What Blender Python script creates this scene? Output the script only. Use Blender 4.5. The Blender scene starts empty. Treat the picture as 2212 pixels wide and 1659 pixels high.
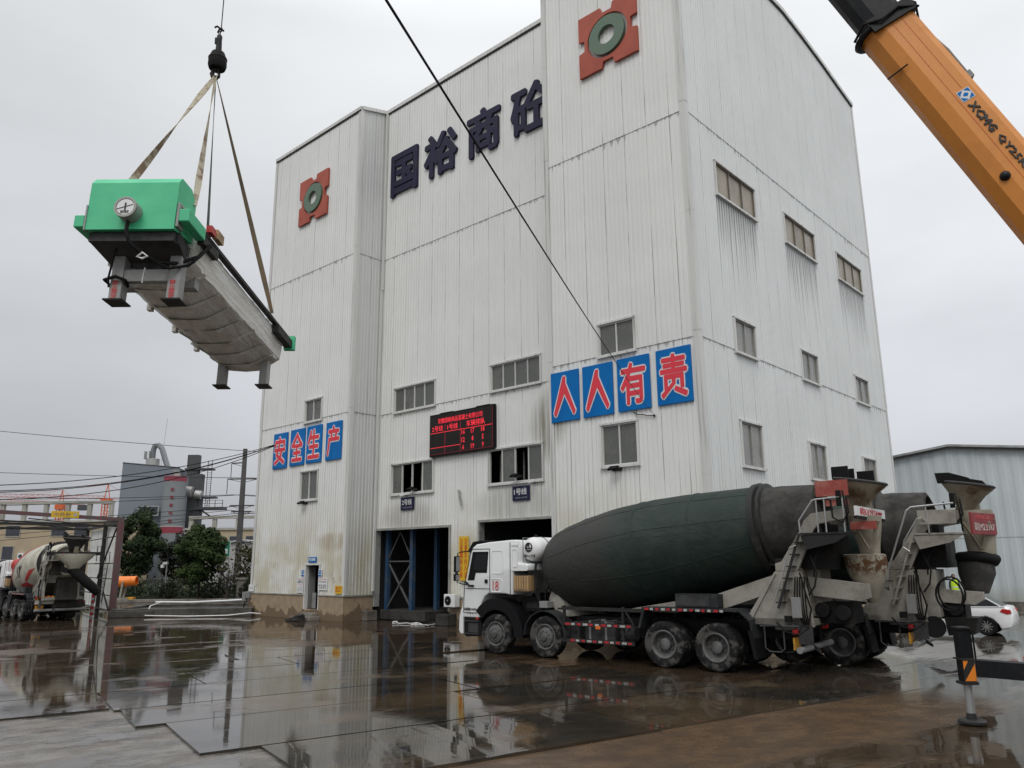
import bpy, math, random
from mathutils import Matrix, Vector
PI = math.pi
R_ = math.radians
scene = bpy.context.scene
COL = scene.collection
random.seed(7)

# ------------------------------------------------------------------ camera
CAMZ = 2.6
cam_d = bpy.data.cameras.new('camera')
cam = bpy.data.objects.new('camera', cam_d)
COL.objects.link(cam)
cam_d.sensor_width = 36.0
cam_d.lens = 1685.0 / 2212.0 * 36.0
cam_d.clip_start = 0.1
cam_d.clip_end = 6000.0
_pitch, _roll = math.atan(383.6 / 1685), math.atan(32 / 3473)
_fw = Vector((0, math.cos(_pitch), math.sin(_pitch)))
_up0 = Vector((0, -math.sin(_pitch), math.cos(_pitch)))
_r0 = Vector((1, 0, 0))
_r = math.cos(-_roll) * _r0 + math.sin(-_roll) * _up0
_u = -math.sin(-_roll) * _r0 + math.cos(-_roll) * _up0
cam.matrix_world = Matrix(((_r.x, _u.x, -_fw.x, 0), (_r.y, _u.y, -_fw.y, 0), (_r.z, _u.z, -_fw.z, CAMZ), (0, 0, 0, 1)))
scene.camera = cam

# ------------------------------------------------------------------ sky, sun, exposure
SUN_EL, SUN_AZ = R_(50), R_(192)          # azimuth clockwise from +Y
world = bpy.data.worlds.new('World')
scene.world = world
world.use_nodes = True
_nt = world.node_tree
_nt.nodes.clear()
_o = _nt.nodes.new('ShaderNodeOutputWorld')
_bg = _nt.nodes.new('ShaderNodeBackground'); _bg.inputs['Strength'].default_value = 0.10
_sky = _nt.nodes.new('ShaderNodeTexSky'); _sky.sky_type = 'NISHITA'; _sky.sun_disc = False
_sky.sun_elevation = SUN_EL; _sky.sun_rotation = SUN_AZ; _sky.dust_density = 4.0
_tc = _nt.nodes.new('ShaderNodeTexCoord')
_sep = _nt.nodes.new('ShaderNodeSeparateXYZ'); _nt.links.new(_tc.outputs['Generated'], _sep.inputs[0])
_rmp = _nt.nodes.new('ShaderNodeValToRGB')               # overcast cloud deck, brighter towards the zenith
_nt.links.new(_sep.outputs['Z'], _rmp.inputs[0])
_cr = _rmp.color_ramp
_cr.elements[0].position = 0.0; _cr.elements[0].color = (4.5, 4.65, 5.0, 1)
_cr.elements[1].position = 1.0; _cr.elements[1].color = (19.5, 19.9, 20.2, 1)
for _p, _c in ((0.12, (5.9, 6.05, 6.4, 1)), (0.30, (7.4, 7.6, 7.95, 1)), (0.6, (9.0, 9.2, 9.4, 1)), (0.75, (14.5, 14.8, 15.0, 1))):
    _e = _cr.elements.new(_p); _e.color = _c
_map = _nt.nodes.new('ShaderNodeMapping'); _map.inputs['Scale'].default_value = (1.2, 1.2, 3.2)
_nt.links.new(_tc.outputs['Generated'], _map.inputs[0])
_noi = _nt.nodes.new('ShaderNodeTexNoise'); _noi.inputs['Scale'].default_value = 1.6; _noi.inputs['Detail'].default_value = 5.0
_nt.links.new(_map.outputs[0], _noi.inputs[0])
_mr = _nt.nodes.new('ShaderNodeMapRange'); _mr.inputs['From Min'].default_value = 0.3; _mr.inputs['From Max'].default_value = 0.7
_mr.inputs['To Min'].default_value = 0.88; _mr.inputs['To Max'].default_value = 1.08
_nt.links.new(_noi.outputs['Fac'], _mr.inputs['Value'])
# clouds thin out a little to the right of the building
_mx = _nt.nodes.new('ShaderNodeMapRange'); _mx.inputs['From Min'].default_value = -0.8; _mx.inputs['From Max'].default_value = 0.8
_mx.inputs['To Min'].default_value = 0.80; _mx.inputs['To Max'].default_value = 1.18
_nt.links.new(_sep.outputs['X'], _mx.inputs['Value'])
_m1 = _nt.nodes.new('ShaderNodeMath'); _m1.operation = 'MULTIPLY'
_nt.links.new(_mr.outputs[0], _m1.inputs[0]); _nt.links.new(_mx.outputs[0], _m1.inputs[1])
_mul = _nt.nodes.new('ShaderNodeVectorMath'); _mul.operation = 'SCALE'
_nt.links.new(_rmp.outputs[0], _mul.inputs[0]); _nt.links.new(_m1.outputs[0], _mul.inputs['Scale'])
_mixs = _nt.nodes.new('ShaderNodeMix'); _mixs.data_type = 'RGBA'; _mixs.inputs['Factor'].default_value = 0.96
_nt.links.new(_sky.outputs[0], _mixs.inputs['A']); _nt.links.new(_mul.outputs[0], _mixs.inputs['B'])
_nt.links.new(_mixs.outputs['Result'], _bg.inputs['Color'])
_nt.links.new(_bg.outputs[0], _o.inputs[0])

sun_d = bpy.data.lights.new('sun', 'SUN'); sun_d.energy = 1.0; sun_d.angle = R_(25); sun_d.color = (1.0, 0.97, 0.93)
sun = bpy.data.objects.new('sun', sun_d); COL.objects.link(sun)
_sd = Vector((math.sin(SUN_AZ) * math.cos(SUN_EL), math.cos(SUN_AZ) * math.cos(SUN_EL), math.sin(SUN_EL)))
sun.rotation_euler = (-_sd).to_track_quat('-Z', 'Y').to_euler()
sun.location = (10, -10, 40)

scene.view_settings.view_transform = 'Standard'
scene.view_settings.look = 'None'
scene.view_settings.exposure = 0.0
scene.view_settings.gamma = 1.0
scene.cycles.max_bounces = 6
scene.cycles.use_denoising = True

# ------------------------------------------------------------------ node helpers
class G:
    """tiny builder for procedural materials"""
    def __init__(s, name):
        s.m = bpy.data.materials.new(name); s.m.use_nodes = True
        s.t = s.m.node_tree; s.b = s.t.nodes['Principled BSDF']
        s.tc = s.t.nodes.new('ShaderNodeTexCoord')
        s._sep = None
    def L(s, a, b):
        s.t.links.new(a, b)
    def put(s, sock, v):
        if hasattr(v, 'is_linked') or hasattr(v, 'links'): s.L(v, sock)
        elif v is not None: sock.default_value = v
    def obj(s): return s.tc.outputs['Object']
    def xyz(s):
        if s._sep is None:
            s._sep = s.t.nodes.new('ShaderNodeSeparateXYZ'); s.L(s.obj(), s._sep.inputs[0])
        return s._sep.outputs
    def m_(s, op, a, b=None, c=None, clamp=False):
        n = s.t.nodes.new('ShaderNodeMath'); n.operation = op; n.use_clamp = clamp
        for i, v in enumerate((a, b, c)):
            if v is not None: s.put(n.inputs[i], v)
        return n.outputs[0]
    def mr(s, v, a, b, c=0.0, d=1.0, smooth=True):
        n = s.t.nodes.new('ShaderNodeMapRange'); n.interpolation_type = 'SMOOTHSTEP' if smooth else 'LINEAR'
        s.put(n.inputs['Value'], v)
        for k, q in (('From Min', a), ('From Max', b), ('To Min', c), ('To Max', d)): s.put(n.inputs[k], q)
        return n.outputs[0]
    def noise(s, scale=1.0, sc=(1, 1, 1), detail=4, rough=0.55, vec=None, loc=(0, 0, 0), dist=0.0):
        mp = s.t.nodes.new('ShaderNodeMapping'); mp.inputs['Scale'].default_value = sc; mp.inputs['Location'].default_value = loc
        s.L(vec if vec is not None else s.obj(), mp.inputs[0])
        n = s.t.nodes.new('ShaderNodeTexNoise'); n.inputs['Scale'].default_value = scale
        n.inputs['Detail'].default_value = detail; n.inputs['Roughness'].default_value = rough; n.inputs['Distortion'].default_value = dist
        s.L(mp.outputs[0], n.inputs[0])
        return n.outputs['Fac']
    def mix(s, f, a, b):
        n = s.t.nodes.new('ShaderNodeMix'); n.data_type = 'RGBA'
        s.put(n.inputs['Factor'], f)
        for k, v in (('A', a), ('B', b)):
            if isinstance(v, tuple): v = (*v[:3], 1)
            s.put(n.inputs[k], v)
        return n.outputs['Result']
    def bump(s, h, dist=0.01, strength=1.0):
        n = s.t.nodes.new('ShaderNodeBump'); n.inputs['Distance'].default_value = dist; n.inputs['Strength'].default_value = strength
        s.L(h, n.inputs['Height']); s.L(n.outputs[0], s.b.inputs['Normal'])
    def done(s, col=None, rough=None, metal=None, spec=None):
        if col is not None: s.put(s.b.inputs['Base Color'], (*col[:3], 1) if isinstance(col, tuple) else col)
        if rough is not None: s.put(s.b.inputs['Roughness'], rough)
        if metal is not None: s.put(s.b.inputs['Metallic'], metal)
        if spec is not None: s.put(s.b.inputs['Specular IOR Level'], spec)
        return s.m

def dirty(name, c1, c2, rough=0.5, scale=1.5, lo=0.45, hi=0.7, metal=0.0, fine=True, sc=(1, 1, 1), bump=0.0, spec=0.5):
    """paint or rubber of colour c1 with dirt c2 lying in irregular patches"""
    g = G(name)
    a = g.noise(scale, sc, 6, 0.65)
    f = g.mr(a, lo, hi)
    col = g.mix(f, c1, c2)
    if fine:
        b = g.noise(scale * 9, sc, 4, 0.6)
        col = g.mix(g.mr(b, 0.3, 0.7, 0.0, 0.22), col, c2)
    if bump: g.bump(a, bump)
    r = g.mr(a, 0.3, 0.7, max(rough - 0.08, 0.05), min(rough + 0.15, 1))
    return g.done(col, r, metal, spec)

def plain(name, c, rough=0.5, metal=0.0, spec=0.5, var=0.12):
    return dirty(name, c, tuple(x * (1 - var) for x in c), rough, 2.0, 0.35, 0.65, metal, False, spec=spec)

def emis(name, c, s):
    g = G(name); g.b.inputs['Emission Color'].default_value = (*c, 1); g.b.inputs['Emission Strength'].default_value = s
    return g.done((c[0] * .3, c[1] * .3, c[2] * .3), 0.6)

# ------------------------------------------------------------------ mesh helpers
class MB:
    def __init__(s): s.v = []; s.f = []
    def add(s, vs, fs):
        o = len(s.v); s.v += [tuple(v) for v in vs]; s.f += [tuple(i + o for i in f) for f in fs]; return s
    def box(s, x0, x1, y0, y1, z0, z1):
        return s.add([(x0, y0, z0), (x1, y0, z0), (x1, y1, z0), (x0, y1, z0), (x0, y0, z1), (x1, y0, z1), (x1, y1, z1), (x0, y1, z1)],
                     [(3, 2, 1, 0), (4, 5, 6, 7), (0, 1, 5, 4), (1, 2, 6, 5), (2, 3, 7, 6), (3, 0, 4, 7)])
    def beam(s, p, q, w, h=None, up=(0, 0, 1)):
        p, q = Vector(p), Vector(q); h = h or w; d = (q - p).normalized(); u = Vector(up)
        if abs(d.dot(u)) > 0.97: u = Vector((1, 0, 0))
        a = d.cross(u).normalized(); b = a.cross(d).normalized(); vs = []
        for c in (p, q):
            for i, j in ((-1, -1), (1, -1), (1, 1), (-1, 1)): vs.append(c + a * (w / 2 * i) + b * (h / 2 * j))
        return s.add(vs, [(3, 2, 1, 0), (4, 5, 6, 7), (0, 1, 5, 4), (1, 2, 6, 5), (2, 3, 7, 6), (3, 0, 4, 7)])
    def tube(s, pts, r, n=8, closed=False):
        pts = [Vector(p) for p in pts]; N = len(pts); rings = []; prev = None
        for i, p in enumerate(pts):
            if closed: d = pts[(i + 1) % N] - pts[i - 1]
            else: d = pts[min(i + 1, N - 1)] - pts[max(i - 1, 0)]
            d.normalize()
            if prev is None:
                u = Vector((0, 0, 1)) if abs(d.z) < 0.9 else Vector((1, 0, 0)); a = d.cross(u).normalized()
            else:
                a = prev - d * prev.dot(d)
                a = a.normalized() if a.length > 1e-6 else d.cross(Vector((0, 0, 1))).normalized()
            prev = a; b = d.cross(a); rr = r[i] if isinstance(r, (list, tuple)) else r
            rings.append([p + (a * math.cos(2 * PI * k / n) + b * math.sin(2 * PI * k / n)) * rr for k in range(n)])
        vs = [v for ring in rings for v in ring]; fs = []
        for i in range(N if closed else N - 1):
            j = (i + 1) % N
            for k in range(n): k2 = (k + 1) % n; fs.append((i * n + k, i * n + k2, j * n + k2, j * n + k))
        if not closed: fs += [tuple(range(n))[::-1], tuple((N - 1) * n + k for k in range(n))]
        return s.add(vs, fs)
    def cyl(s, p, q, r0, r1=None, n=16): return s.tube([p, q], [r0, r0 if r1 is None else r1], n)
    def lathe(s, prof, p, axis, n=24, cap=True, tooth=0.0, sx=1.0):
        """prof = [(t along axis, radius)]"""
        p, d = Vector(p), Vector(axis).normalized(); u = Vector((0, 0, 1)) if abs(d.z) < 0.9 else Vector((1, 0, 0))
        a = d.cross(u).normalized(); b = a.cross(d).normalized(); vs = []; fs = []
        for t, r in prof:
            for k in range(n):
                th = 2 * PI * k / n; rr = abs(r)
                if tooth and r < 0: rr -= tooth * (k % 2)
                vs.append(p + d * t + a * (math.cos(th) * rr * sx) + b * (math.sin(th) * rr))
        for i in range(len(prof) - 1):
            for k in range(n): k2 = (k + 1) % n; fs.append((i * n + k, i * n + k2, (i + 1) * n + k2, (i + 1) * n + k))
        if cap: fs += [tuple(range(n))[::-1], tuple((len(prof) - 1) * n + k for k in range(n))]
        return s.add(vs, fs)
    def prism(s, poly, y0, y1):
        """poly in (x, z), extruded along y"""
        n = len(poly); vs = [(x, y0, z) for x, z in poly] + [(x, y1, z) for x, z in poly]
        return s.add(vs, [tuple(range(n)), tuple(range(2 * n - 1, n - 1, -1))] + [(i, i + n, (i + 1) % n + n, (i + 1) % n) for i in range(n)])
    def prismz(s, poly, z0, z1):
        n = len(poly); vs = [(x, y, z0) for x, y in poly] + [(x, y, z1) for x, y in poly]
        return s.add(vs, [tuple(range(n))[::-1], tuple(range(n, 2 * n))] + [(i, (i + 1) % n, (i + 1) % n + n, i + n) for i in range(n)])
    def ball(s, c, r, n=12, m=8, sc=(1, 1, 1)):
        vs = []; fs = []
        for i in range(m + 1):
            ph = PI * i / m
            for k in range(n):
                th = 2 * PI * k / n
                vs.append((c[0] + r * sc[0] * math.sin(ph) * math.cos(th), c[1] + r * sc[1] * math.sin(ph) * math.sin(th), c[2] + r * sc[2] * math.cos(ph)))
        for i in range(m):
            for k in range(n): k2 = (k + 1) % n; fs.append((i * n + k, (i + 1) * n + k, (i + 1) * n + k2, i * n + k2))
        return s.add(vs, fs)
    def loft(s, rings, caps=True):
        n = len(rings[0]); vs = [v for r in rings for v in r]; fs = []
        for i in range(len(rings) - 1):
            for k in range(n): k2 = (k + 1) % n; fs.append((i * n + k, i * n + k2, (i + 1) * n + k2, (i + 1) * n + k))
        if caps: fs += [tuple(range(n))[::-1], tuple((len(rings) - 1) * n + k for k in range(n))]
        return s.add(vs, fs)
    def build(s, name, mat, parent=None, smooth=False, bevel=0.0, seg=2):
        me = bpy.data.meshes.new(name); me.from_pydata([tuple(v) for v in s.v], [], s.f); me.validate(); me.update()
        import bmesh
        bm = bmesh.new(); bm.from_mesh(me); bmesh.ops.remove_doubles(bm, verts=bm.verts, dist=1e-5)
        bmesh.ops.recalc_face_normals(bm, faces=bm.faces)
        if bevel:
            es = [e for e in bm.edges if len(e.link_faces) == 2 and e.calc_face_angle(0) > 0.45]
            try: bmesh.ops.bevel(bm, geom=es, offset=bevel, segments=seg, affect='EDGES', clamp_overlap=True, profile=0.5)
            except Exception: pass
        bm.to_mesh(me); bm.free()
        if smooth:
            for p in me.polygons: p.use_smooth = True
            me.set_sharp_from_angle(angle=R_(38))
        me.materials.append(mat)
        o = bpy.data.objects.new(name, me); COL.objects.link(o)
        if parent: o.parent = parent
        return o

def tag(o, label, cat=None, group=None, kind=None):
    if label: o['label'] = label
    if cat: o['category'] = cat
    if group: o['group'] = group
    if kind: o['kind'] = kind
    return o

def thing(name, label, cat, loc=(0, 0, 0), rz=0.0, group=None, rot=None):
    o = bpy.data.objects.new(name, None); COL.objects.link(o); o.empty_display_size = 0.3
    o.location = loc; o.rotation_euler = rot or (0, 0, rz)
    return tag(o, label, cat, group)

def clone(root):
    c = root.copy(); COL.objects.link(c)
    for ch in list(root.children):
        d = clone(ch); d.parent = c
    return c

FRONT = Matrix(((1, 0, 0), (0, 0, -1), (0, 1, 0)))            # text x -> +x, y -> +z, faces -y
REAR = Matrix(((0, 0, 1), (1, 0, 0), (0, 1, 0)))              # text x -> +y, y -> +z, faces +x
def text(name, body, mat, parent, c, w, h, face=FRONT, bold=0.0, depth=0.006, keep=False):
    """lettering as a solid mesh; bold strokes are grown by shifted copies with slightly different depths"""
    cu = bpy.data.curves.new('t', 'FONT'); cu.body = body; cu.size = 1.0; cu.resolution_u = 1 if (bold or h < .2) else 2
    ob = bpy.data.objects.new('t', cu); COL.objects.link(ob)
    dg = bpy.context.evaluated_depsgraph_get()
    me = bpy.data.meshes.new_from_object(ob.evaluated_get(dg))
    bpy.data.objects.remove(ob); bpy.data.curves.remove(cu)
    V = [v.co.copy() for v in me.vertices]; F = [tuple(p.vertices) for p in me.polygons]
    ec = {}
    for f in F:
        for i in range(len(f)):
            e = (f[i], f[(i + 1) % len(f)]); k = tuple(sorted(e)); ec.setdefault(k, []).append(e)
    rim = [v[0] for v in ec.values() if len(v) == 1]
    bpy.data.meshes.remove(me)
    xs = [v.x for v in V]; ys = [v.y for v in V]
    x0, x1, y0, y1 = min(xs) - bold, max(xs) + bold, min(ys) - bold, max(ys) + bold
    sx, sy = w / (x1 - x0), h / (y1 - y0)
    if keep: sx = sy = min(sx, sy)
    sh = [(0, 0)] if not bold else [(0, 0)] + [(bold * math.cos(k * PI / 4 + .2), bold * math.sin(k * PI / 4 + .2)) for k in range(8)]
    mb = MB(); cc = Vector(c); n = len(V)
    for q, (dx, dy) in enumerate(sh):
        vs = []
        for z in (0.0, depth + q * .0004):
            for v in V: vs.append(cc + face @ Vector(((v.x + dx - (x0 + x1) / 2) * sx, (v.y + dy - (y0 + y1) / 2) * sy, z)))
        fs = [tuple(i + n for i in f) for f in F] + [(a, b, b + n, a + n) for a, b in rim]
        mb.add(vs, fs)
    me = bpy.data.meshes.new(name); me.from_pydata([tuple(v) for v in mb.v], [], mb.f); me.update()
    me.materials.append(mat)
    o = bpy.data.objects.new(name, me); COL.objects.link(o)
    if parent: o.parent = parent
    return o

# ------------------------------------------------------------------ materials
M = {}
M['white_trim'] = dirty('white_trim', (0.62, 0.62, 0.60), (0.28, 0.28, 0.26), 0.45, 1.0, 0.52, 0.74, fine=False, sc=(7, 7, .22))
M['grey_trim'] = dirty('grey_trim', (0.33, 0.33, 0.31), (0.17, 0.17, 0.16), 0.45, 1.5, 0.45, 0.75)
M['roof_metal'] = dirty('roof_metal', (0.40, 0.41, 0.41), (0.2, 0.2, 0.2), 0.5, 0.5)
M['glass'] = dirty('glass', (0.10, 0.107, 0.10), (0.155, 0.155, 0.14), 0.22, 0.9, 0.4, 0.75, spec=0.55)
M['glass_side'] = dirty('glass_side', (0.20, 0.20, 0.19), (0.30, 0.30, 0.28), 0.22, 1.2, 0.4, 0.7)
M['curtain'] = dirty('curtain_glass', (0.30, 0.26, 0.195), (0.22, 0.195, 0.15), 0.3, 0.8, 0.5, 0.75)
M['filter_frame'] = plain('brown_sash', (0.16, 0.145, 0.12), 0.5)
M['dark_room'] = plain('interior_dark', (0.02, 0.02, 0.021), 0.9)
M['sign_blue'] = dirty('sign_blue', (0.0, 0.15, 0.46), (0.0, 0.125, 0.40), 0.45, 0.8, 0.4, 0.7, fine=False, spec=.18)
M['sign_red'] = plain('sign_red', (0.74, 0.06, 0.085), 0.45, var=0.06, spec=.18)
M['sign_white'] = plain('sign_white', (0.72, 0.72, 0.72), 0.45, var=0.05, spec=.18)
M['navy'] = dirty('letter_navy', (0.022, 0.02, 0.055), (0.035, 0.035, 0.05), 0.5, 1.5, spec=.18)
M['navy_sign'] = plain('plaque_navy', (0.02, 0.022, 0.06), 0.4, spec=.18)
M['logo_red'] = dirty('emblem_red', (0.42, 0.075, 0.035), (0.33, 0.06, 0.032), 0.45, 0.7, 0.4, 0.7)
M['logo_green'] = dirty('emblem_green', (0.10, 0.165, 0.115), (0.14, 0.19, 0.13), 0.5, 1.0)
M['yellow_sign'] = plain('yellow_sign', (0.72, 0.46, 0.02), 0.5)
M['orange_txt'] = plain('orange_lettering', (0.60, 0.10, 0.02), 0.5)
M['black'] = plain('black_plastic', (0.007, 0.007, 0.008), 0.45, spec=.18)
M['rubber'] = plain('black_rubber', (0.008, 0.008, 0.008), 0.65, spec=.18)
M['screen'] = plain('led_panel_black', (0.022, 0.018, 0.017), 0.5, spec=.18)
M['led'] = emis('led_red', (1.0, 0.035, 0.06), .75)
M['led_dim'] = emis('led_red_dim', (0.8, 0.03, 0.08), 0.32)
M['steel'] = plain('galvanised_steel', (0.42, 0.43, 0.43), 0.35, 0.6)
M['dark_steel'] = dirty('dark_steel', (0.025, 0.025, 0.025), (0.06, 0.055, 0.05), 0.5, 3.0, 0.5, 0.75, spec=.18)
M['blue_steel'] = dirty('blue_steel_column', (0.012, 0.055, 0.125), (0.10, 0.10, 0.10), 0.5, 1.0, 0.5, 0.75)
M['grey_steel'] = dirty('grey_steel', (0.24, 0.245, 0.24), (0.15, 0.15, 0.145), 0.5, 1.2)
M['concrete'] = dirty('concrete', (0.22, 0.20, 0.175), (0.10, 0.09, 0.075), 0.75, 0.8, 0.45, 0.65, bump=0.01)
M['basin'] = dirty('basin_wet_concrete', (0.085, 0.08, 0.07), (0.035, 0.03, 0.025), 0.5, 1.2, 0.4, 0.65)
M['bay_brace'] = plain('bay_brace_grey', (0.11, 0.11, 0.11), 0.6, spec=.2)
M['tail_red'] = plain('tail_lamp_red', (0.45, 0.02, 0.02), 0.25)
M['amber'] = plain('amber_lens', (0.75, 0.16, 0.02), 0.3)
M['plate_yellow'] = dirty('plate_yellow', (0.70, 0.34, 0.02), (0.35, 0.2, 0.05), 0.5, 4)
M['paint_white'] = dirty('cab_white', (0.74, 0.75, 0.75), (0.60, 0.60, 0.58), 0.28, 0.9, 0.5, 0.85, fine=False)
M['mixer_white'] = dirty('mixer_frame_white', (0.33, 0.315, 0.275), (0.11, 0.095, 0.075), 0.5, 1.3, 0.42, 0.72)
def rust_mat():
    g = G('chute_paint_rust'); X = g.xyz(); n = g.noise(4.5, (1, 1, 1), 6, .7); n2 = g.noise(1.4, (1, 1, 1), 5, .65)
    band = g.m_('MULTIPLY', g.mr(X[2], 2.10, 2.40), g.mr(X[2], 2.74, 2.60))
    col = g.mix(g.mr(n2, .42, .72), (0.31, 0.285, 0.225), (0.13, 0.11, 0.075))
    col = g.mix(g.m_('MULTIPLY', band, g.mr(n, .42, .52)), col, (0.085, 0.038, 0.014))
    col = g.mix(g.mr(g.noise(5, (1, 1, .4), 4, .7), .62, .7, 0, .8), col, (0.05, 0.045, 0.04))
    return g.done(col, .65, 0, .3)
M['mixer_rust'] = rust_mat()
M['hopper'] = dirty('hopper_stained', (0.29, 0.26, 0.19), (0.10, 0.06, 0.028), 0.6, 1.6, 0.48, 0.68)
M['hopper_dark'] = dirty('hopper_rim_dark', (0.03, 0.03, 0.03), (0.07, 0.065, 0.06), 0.8, 4)
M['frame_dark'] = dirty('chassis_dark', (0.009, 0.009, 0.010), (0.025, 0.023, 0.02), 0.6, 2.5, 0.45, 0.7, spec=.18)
M['fender'] = dirty('fender_grey', (0.022, 0.025, 0.028), (0.05, 0.05, 0.048), 0.5, 1.8, 0.45, 0.7, spec=.18)
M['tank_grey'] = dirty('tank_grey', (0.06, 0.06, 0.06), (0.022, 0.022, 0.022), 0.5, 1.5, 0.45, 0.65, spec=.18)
M['tyre'] = dirty('tyre_muddy', (0.008, 0.008, 0.009), (0.075, 0.072, 0.066), 0.8, 1.9, 0.50, 0.56, spec=.18)
M['tyre_dark'] = dirty('tyre_wet', (0.016, 0.016, 0.017), (0.04, 0.04, 0.038), 0.7, 1.9, 0.5, 0.7, spec=.18)
M['rim'] = dirty('rim_dusty', (0.15, 0.15, 0.15), (0.065, 0.063, 0.058), 0.6, 3.0, 0.4, 0.7, spec=.18)
M['rim_dark'] = plain('rim_hollow', (0.03, 0.03, 0.03), 0.8, spec=.18)
M['cab_glass'] = plain('cab_glass', (0.008, 0.009, 0.010), 0.05, spec=0.35)
M['cement_grey'] = dirty('cement_crust_grey', (0.062, 0.060, 0.055), (0.028, 0.027, 0.025), 0.85, 2.0, 0.35, 0.7, bump=0.02, spec=.18)
M['board_red'] = dirty('board_red', (0.30, 0.05, 0.035), (0.40, 0.16, 0.13), 0.6, 3.0, 0.5, 0.68)
M['board_crimson'] = dirty('board_crimson', (0.24, 0.025, 0.03), (0.12, 0.04, 0.04), 0.6, 3.0, 0.5, 0.7)
M['strip_red'] = plain('reflector_red', (0.45, 0.02, 0.03), 0.35)
M['strip_white'] = plain('reflector_white', (0.42, 0.42, 0.40), 0.35)
M['letter_red'] = dirty('stencil_red', (0.55, 0.06, 0.06), (0.55, 0.3, 0.28), 0.6, 6, 0.5, 0.75)
M['letter_black'] = plain('lettering_black', (0.02, 0.02, 0.02), 0.5)
M['letter_pale'] = plain('lettering_pale', (0.48, 0.40, 0.38), 0.6)
M['cream'] = dirty('drum_cream', (0.50, 0.48, 0.40), (0.24, 0.225, 0.18), 0.5, 0.9, 0.42, 0.75)
M['drum_red'] = dirty('drum_graphic_red', (0.42, 0.03, 0.03), (0.22, 0.05, 0.04), 0.5, 2.0, 0.5, 0.8)
M['filter'] = dirty('filter_yellowed', (0.42, 0.27, 0.13), (0.20, 0.13, 0.08), 0.5, 3)
M['crane_orange'] = dirty('crane_orange', (0.66, 0.245, 0.035), (0.48, 0.17, 0.03), 0.42, 0.8, 0.45, 0.75)
M['crane_black'] = dirty('crane_black', (0.010, 0.011, 0.013), (0.03, 0.03, 0.03), 0.4, 1.4, 0.5, 0.75, spec=.18)
M['hazard'] = plain('hazard_orange', (0.80, 0.24, 0.02), 0.5)
M['green'] = dirty('machine_green', (0.065, 0.50, 0.25), (0.055, 0.44, 0.22), 0.45, 1.2, 0.4, 0.7, fine=False)
M['machine_grey'] = dirty('machine_grey', (0.28, 0.285, 0.275), (0.19, 0.19, 0.18), 0.45, 1.4)
M['webbing'] = dirty('webbing_worn', (0.40, 0.37, 0.28), (0.17, 0.11, 0.07), 0.8, 2.6, 0.45, 0.6, sc=(1, 1, 1))
M['webbing_brown'] = dirty('webbing_brown', (0.17, 0.125, 0.075), (0.10, 0.08, 0.055), 0.8, 3)
M['webbing_grey'] = dirty('webbing_grey', (0.12, 0.13, 0.13), (0.07, 0.07, 0.07), 0.8, 3)
M['fan_orange'] = plain('fan_orange', (0.85, 0.22, 0.02), 0.4)
M['car_white'] = plain('car_white', (0.85, 0.86, 0.87), 0.18, spec=0.6, var=0.03)
M['alloy'] = plain('alloy_wheel', (0.38, 0.38, 0.38), 0.3, 0.6)
M['hivis'] = plain('hi_vis_yellow', (0.55, 0.85, 0.02), 0.7)
M['skin'] = plain('skin', (0.35, 0.2, 0.14), 0.6)
M['cloth_dark'] = plain('dark_clothing', (0.03, 0.035, 0.05), 0.9)
M['red_primer'] = dirty('red_oxide_steel', (0.13, 0.05, 0.052), (0.085, 0.08, 0.08), 0.6, 2.2, 0.45, 0.65)
M['beige'] = dirty('beige_wall', (0.42, 0.34, 0.23), (0.35, 0.29, 0.20), 0.8, 0.15, 0.4, 0.7)
M['beige_trim'] = dirty('pale_concrete', (0.36, 0.35, 0.31), (0.26, 0.25, 0.22), 0.8, 0.3)
M['far_glass'] = plain('far_window_glass', (0.05, 0.055, 0.07), 0.25)
M['plant_blue'] = dirty('plant_cladding_bluegrey', (0.165, 0.19, 0.22), (0.145, 0.165, 0.19), 0.6, 0.1, 0.4, 0.7, fine=False)
M['plant_grey'] = dirty('silo_grey', (0.19, 0.205, 0.215), (0.13, 0.14, 0.15), 0.6, 0.1, fine=False)
M['plant_dark'] = plain('plant_steel_dark', (0.06, 0.065, 0.07), 0.6)
M['plant_red'] = plain('silo_band_red', (0.27, 0.035, 0.06), 0.5)
M['plant_pale'] = plain('duct_pale', (0.40, 0.40, 0.39), 0.4, 0.2)
M['tc_orange'] = plain('tower_crane_orange', (0.62, 0.13, 0.04), 0.6)
M['road_green'] = plain('road_sign_green', (0.0, 0.16, 0.09), 0.4)
M['pole_dark'] = dirty('utility_pole_grey', (0.085, 0.08, 0.078), (0.05, 0.05, 0.05), 0.7, 0.6)
M['bark'] = plain('bark', (0.035, 0.028, 0.022), 0.9)

def film_mat():
    g = G('film_wrap')
    a = g.noise(2.0, (1, 0.35, 6), 6, 0.7, dist=0.6); b = g.noise(9.0, (1.5, 0.5, 5), 5, 0.7)
    col = g.mix(g.mr(a, 0.35, 0.65), (0.60, 0.57, 0.49), (0.80, 0.80, 0.78))
    col = g.mix(g.mr(b, 0.45, 0.7, 0, .5), col, (0.36, 0.33, 0.28))
    g.bump(g.m_('ADD', a, g.m_('MULTIPLY', b, .4)), 0.03)
    return g.done(col, 0.28, 0, 0.6)
M['film'] = film_mat()

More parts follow.
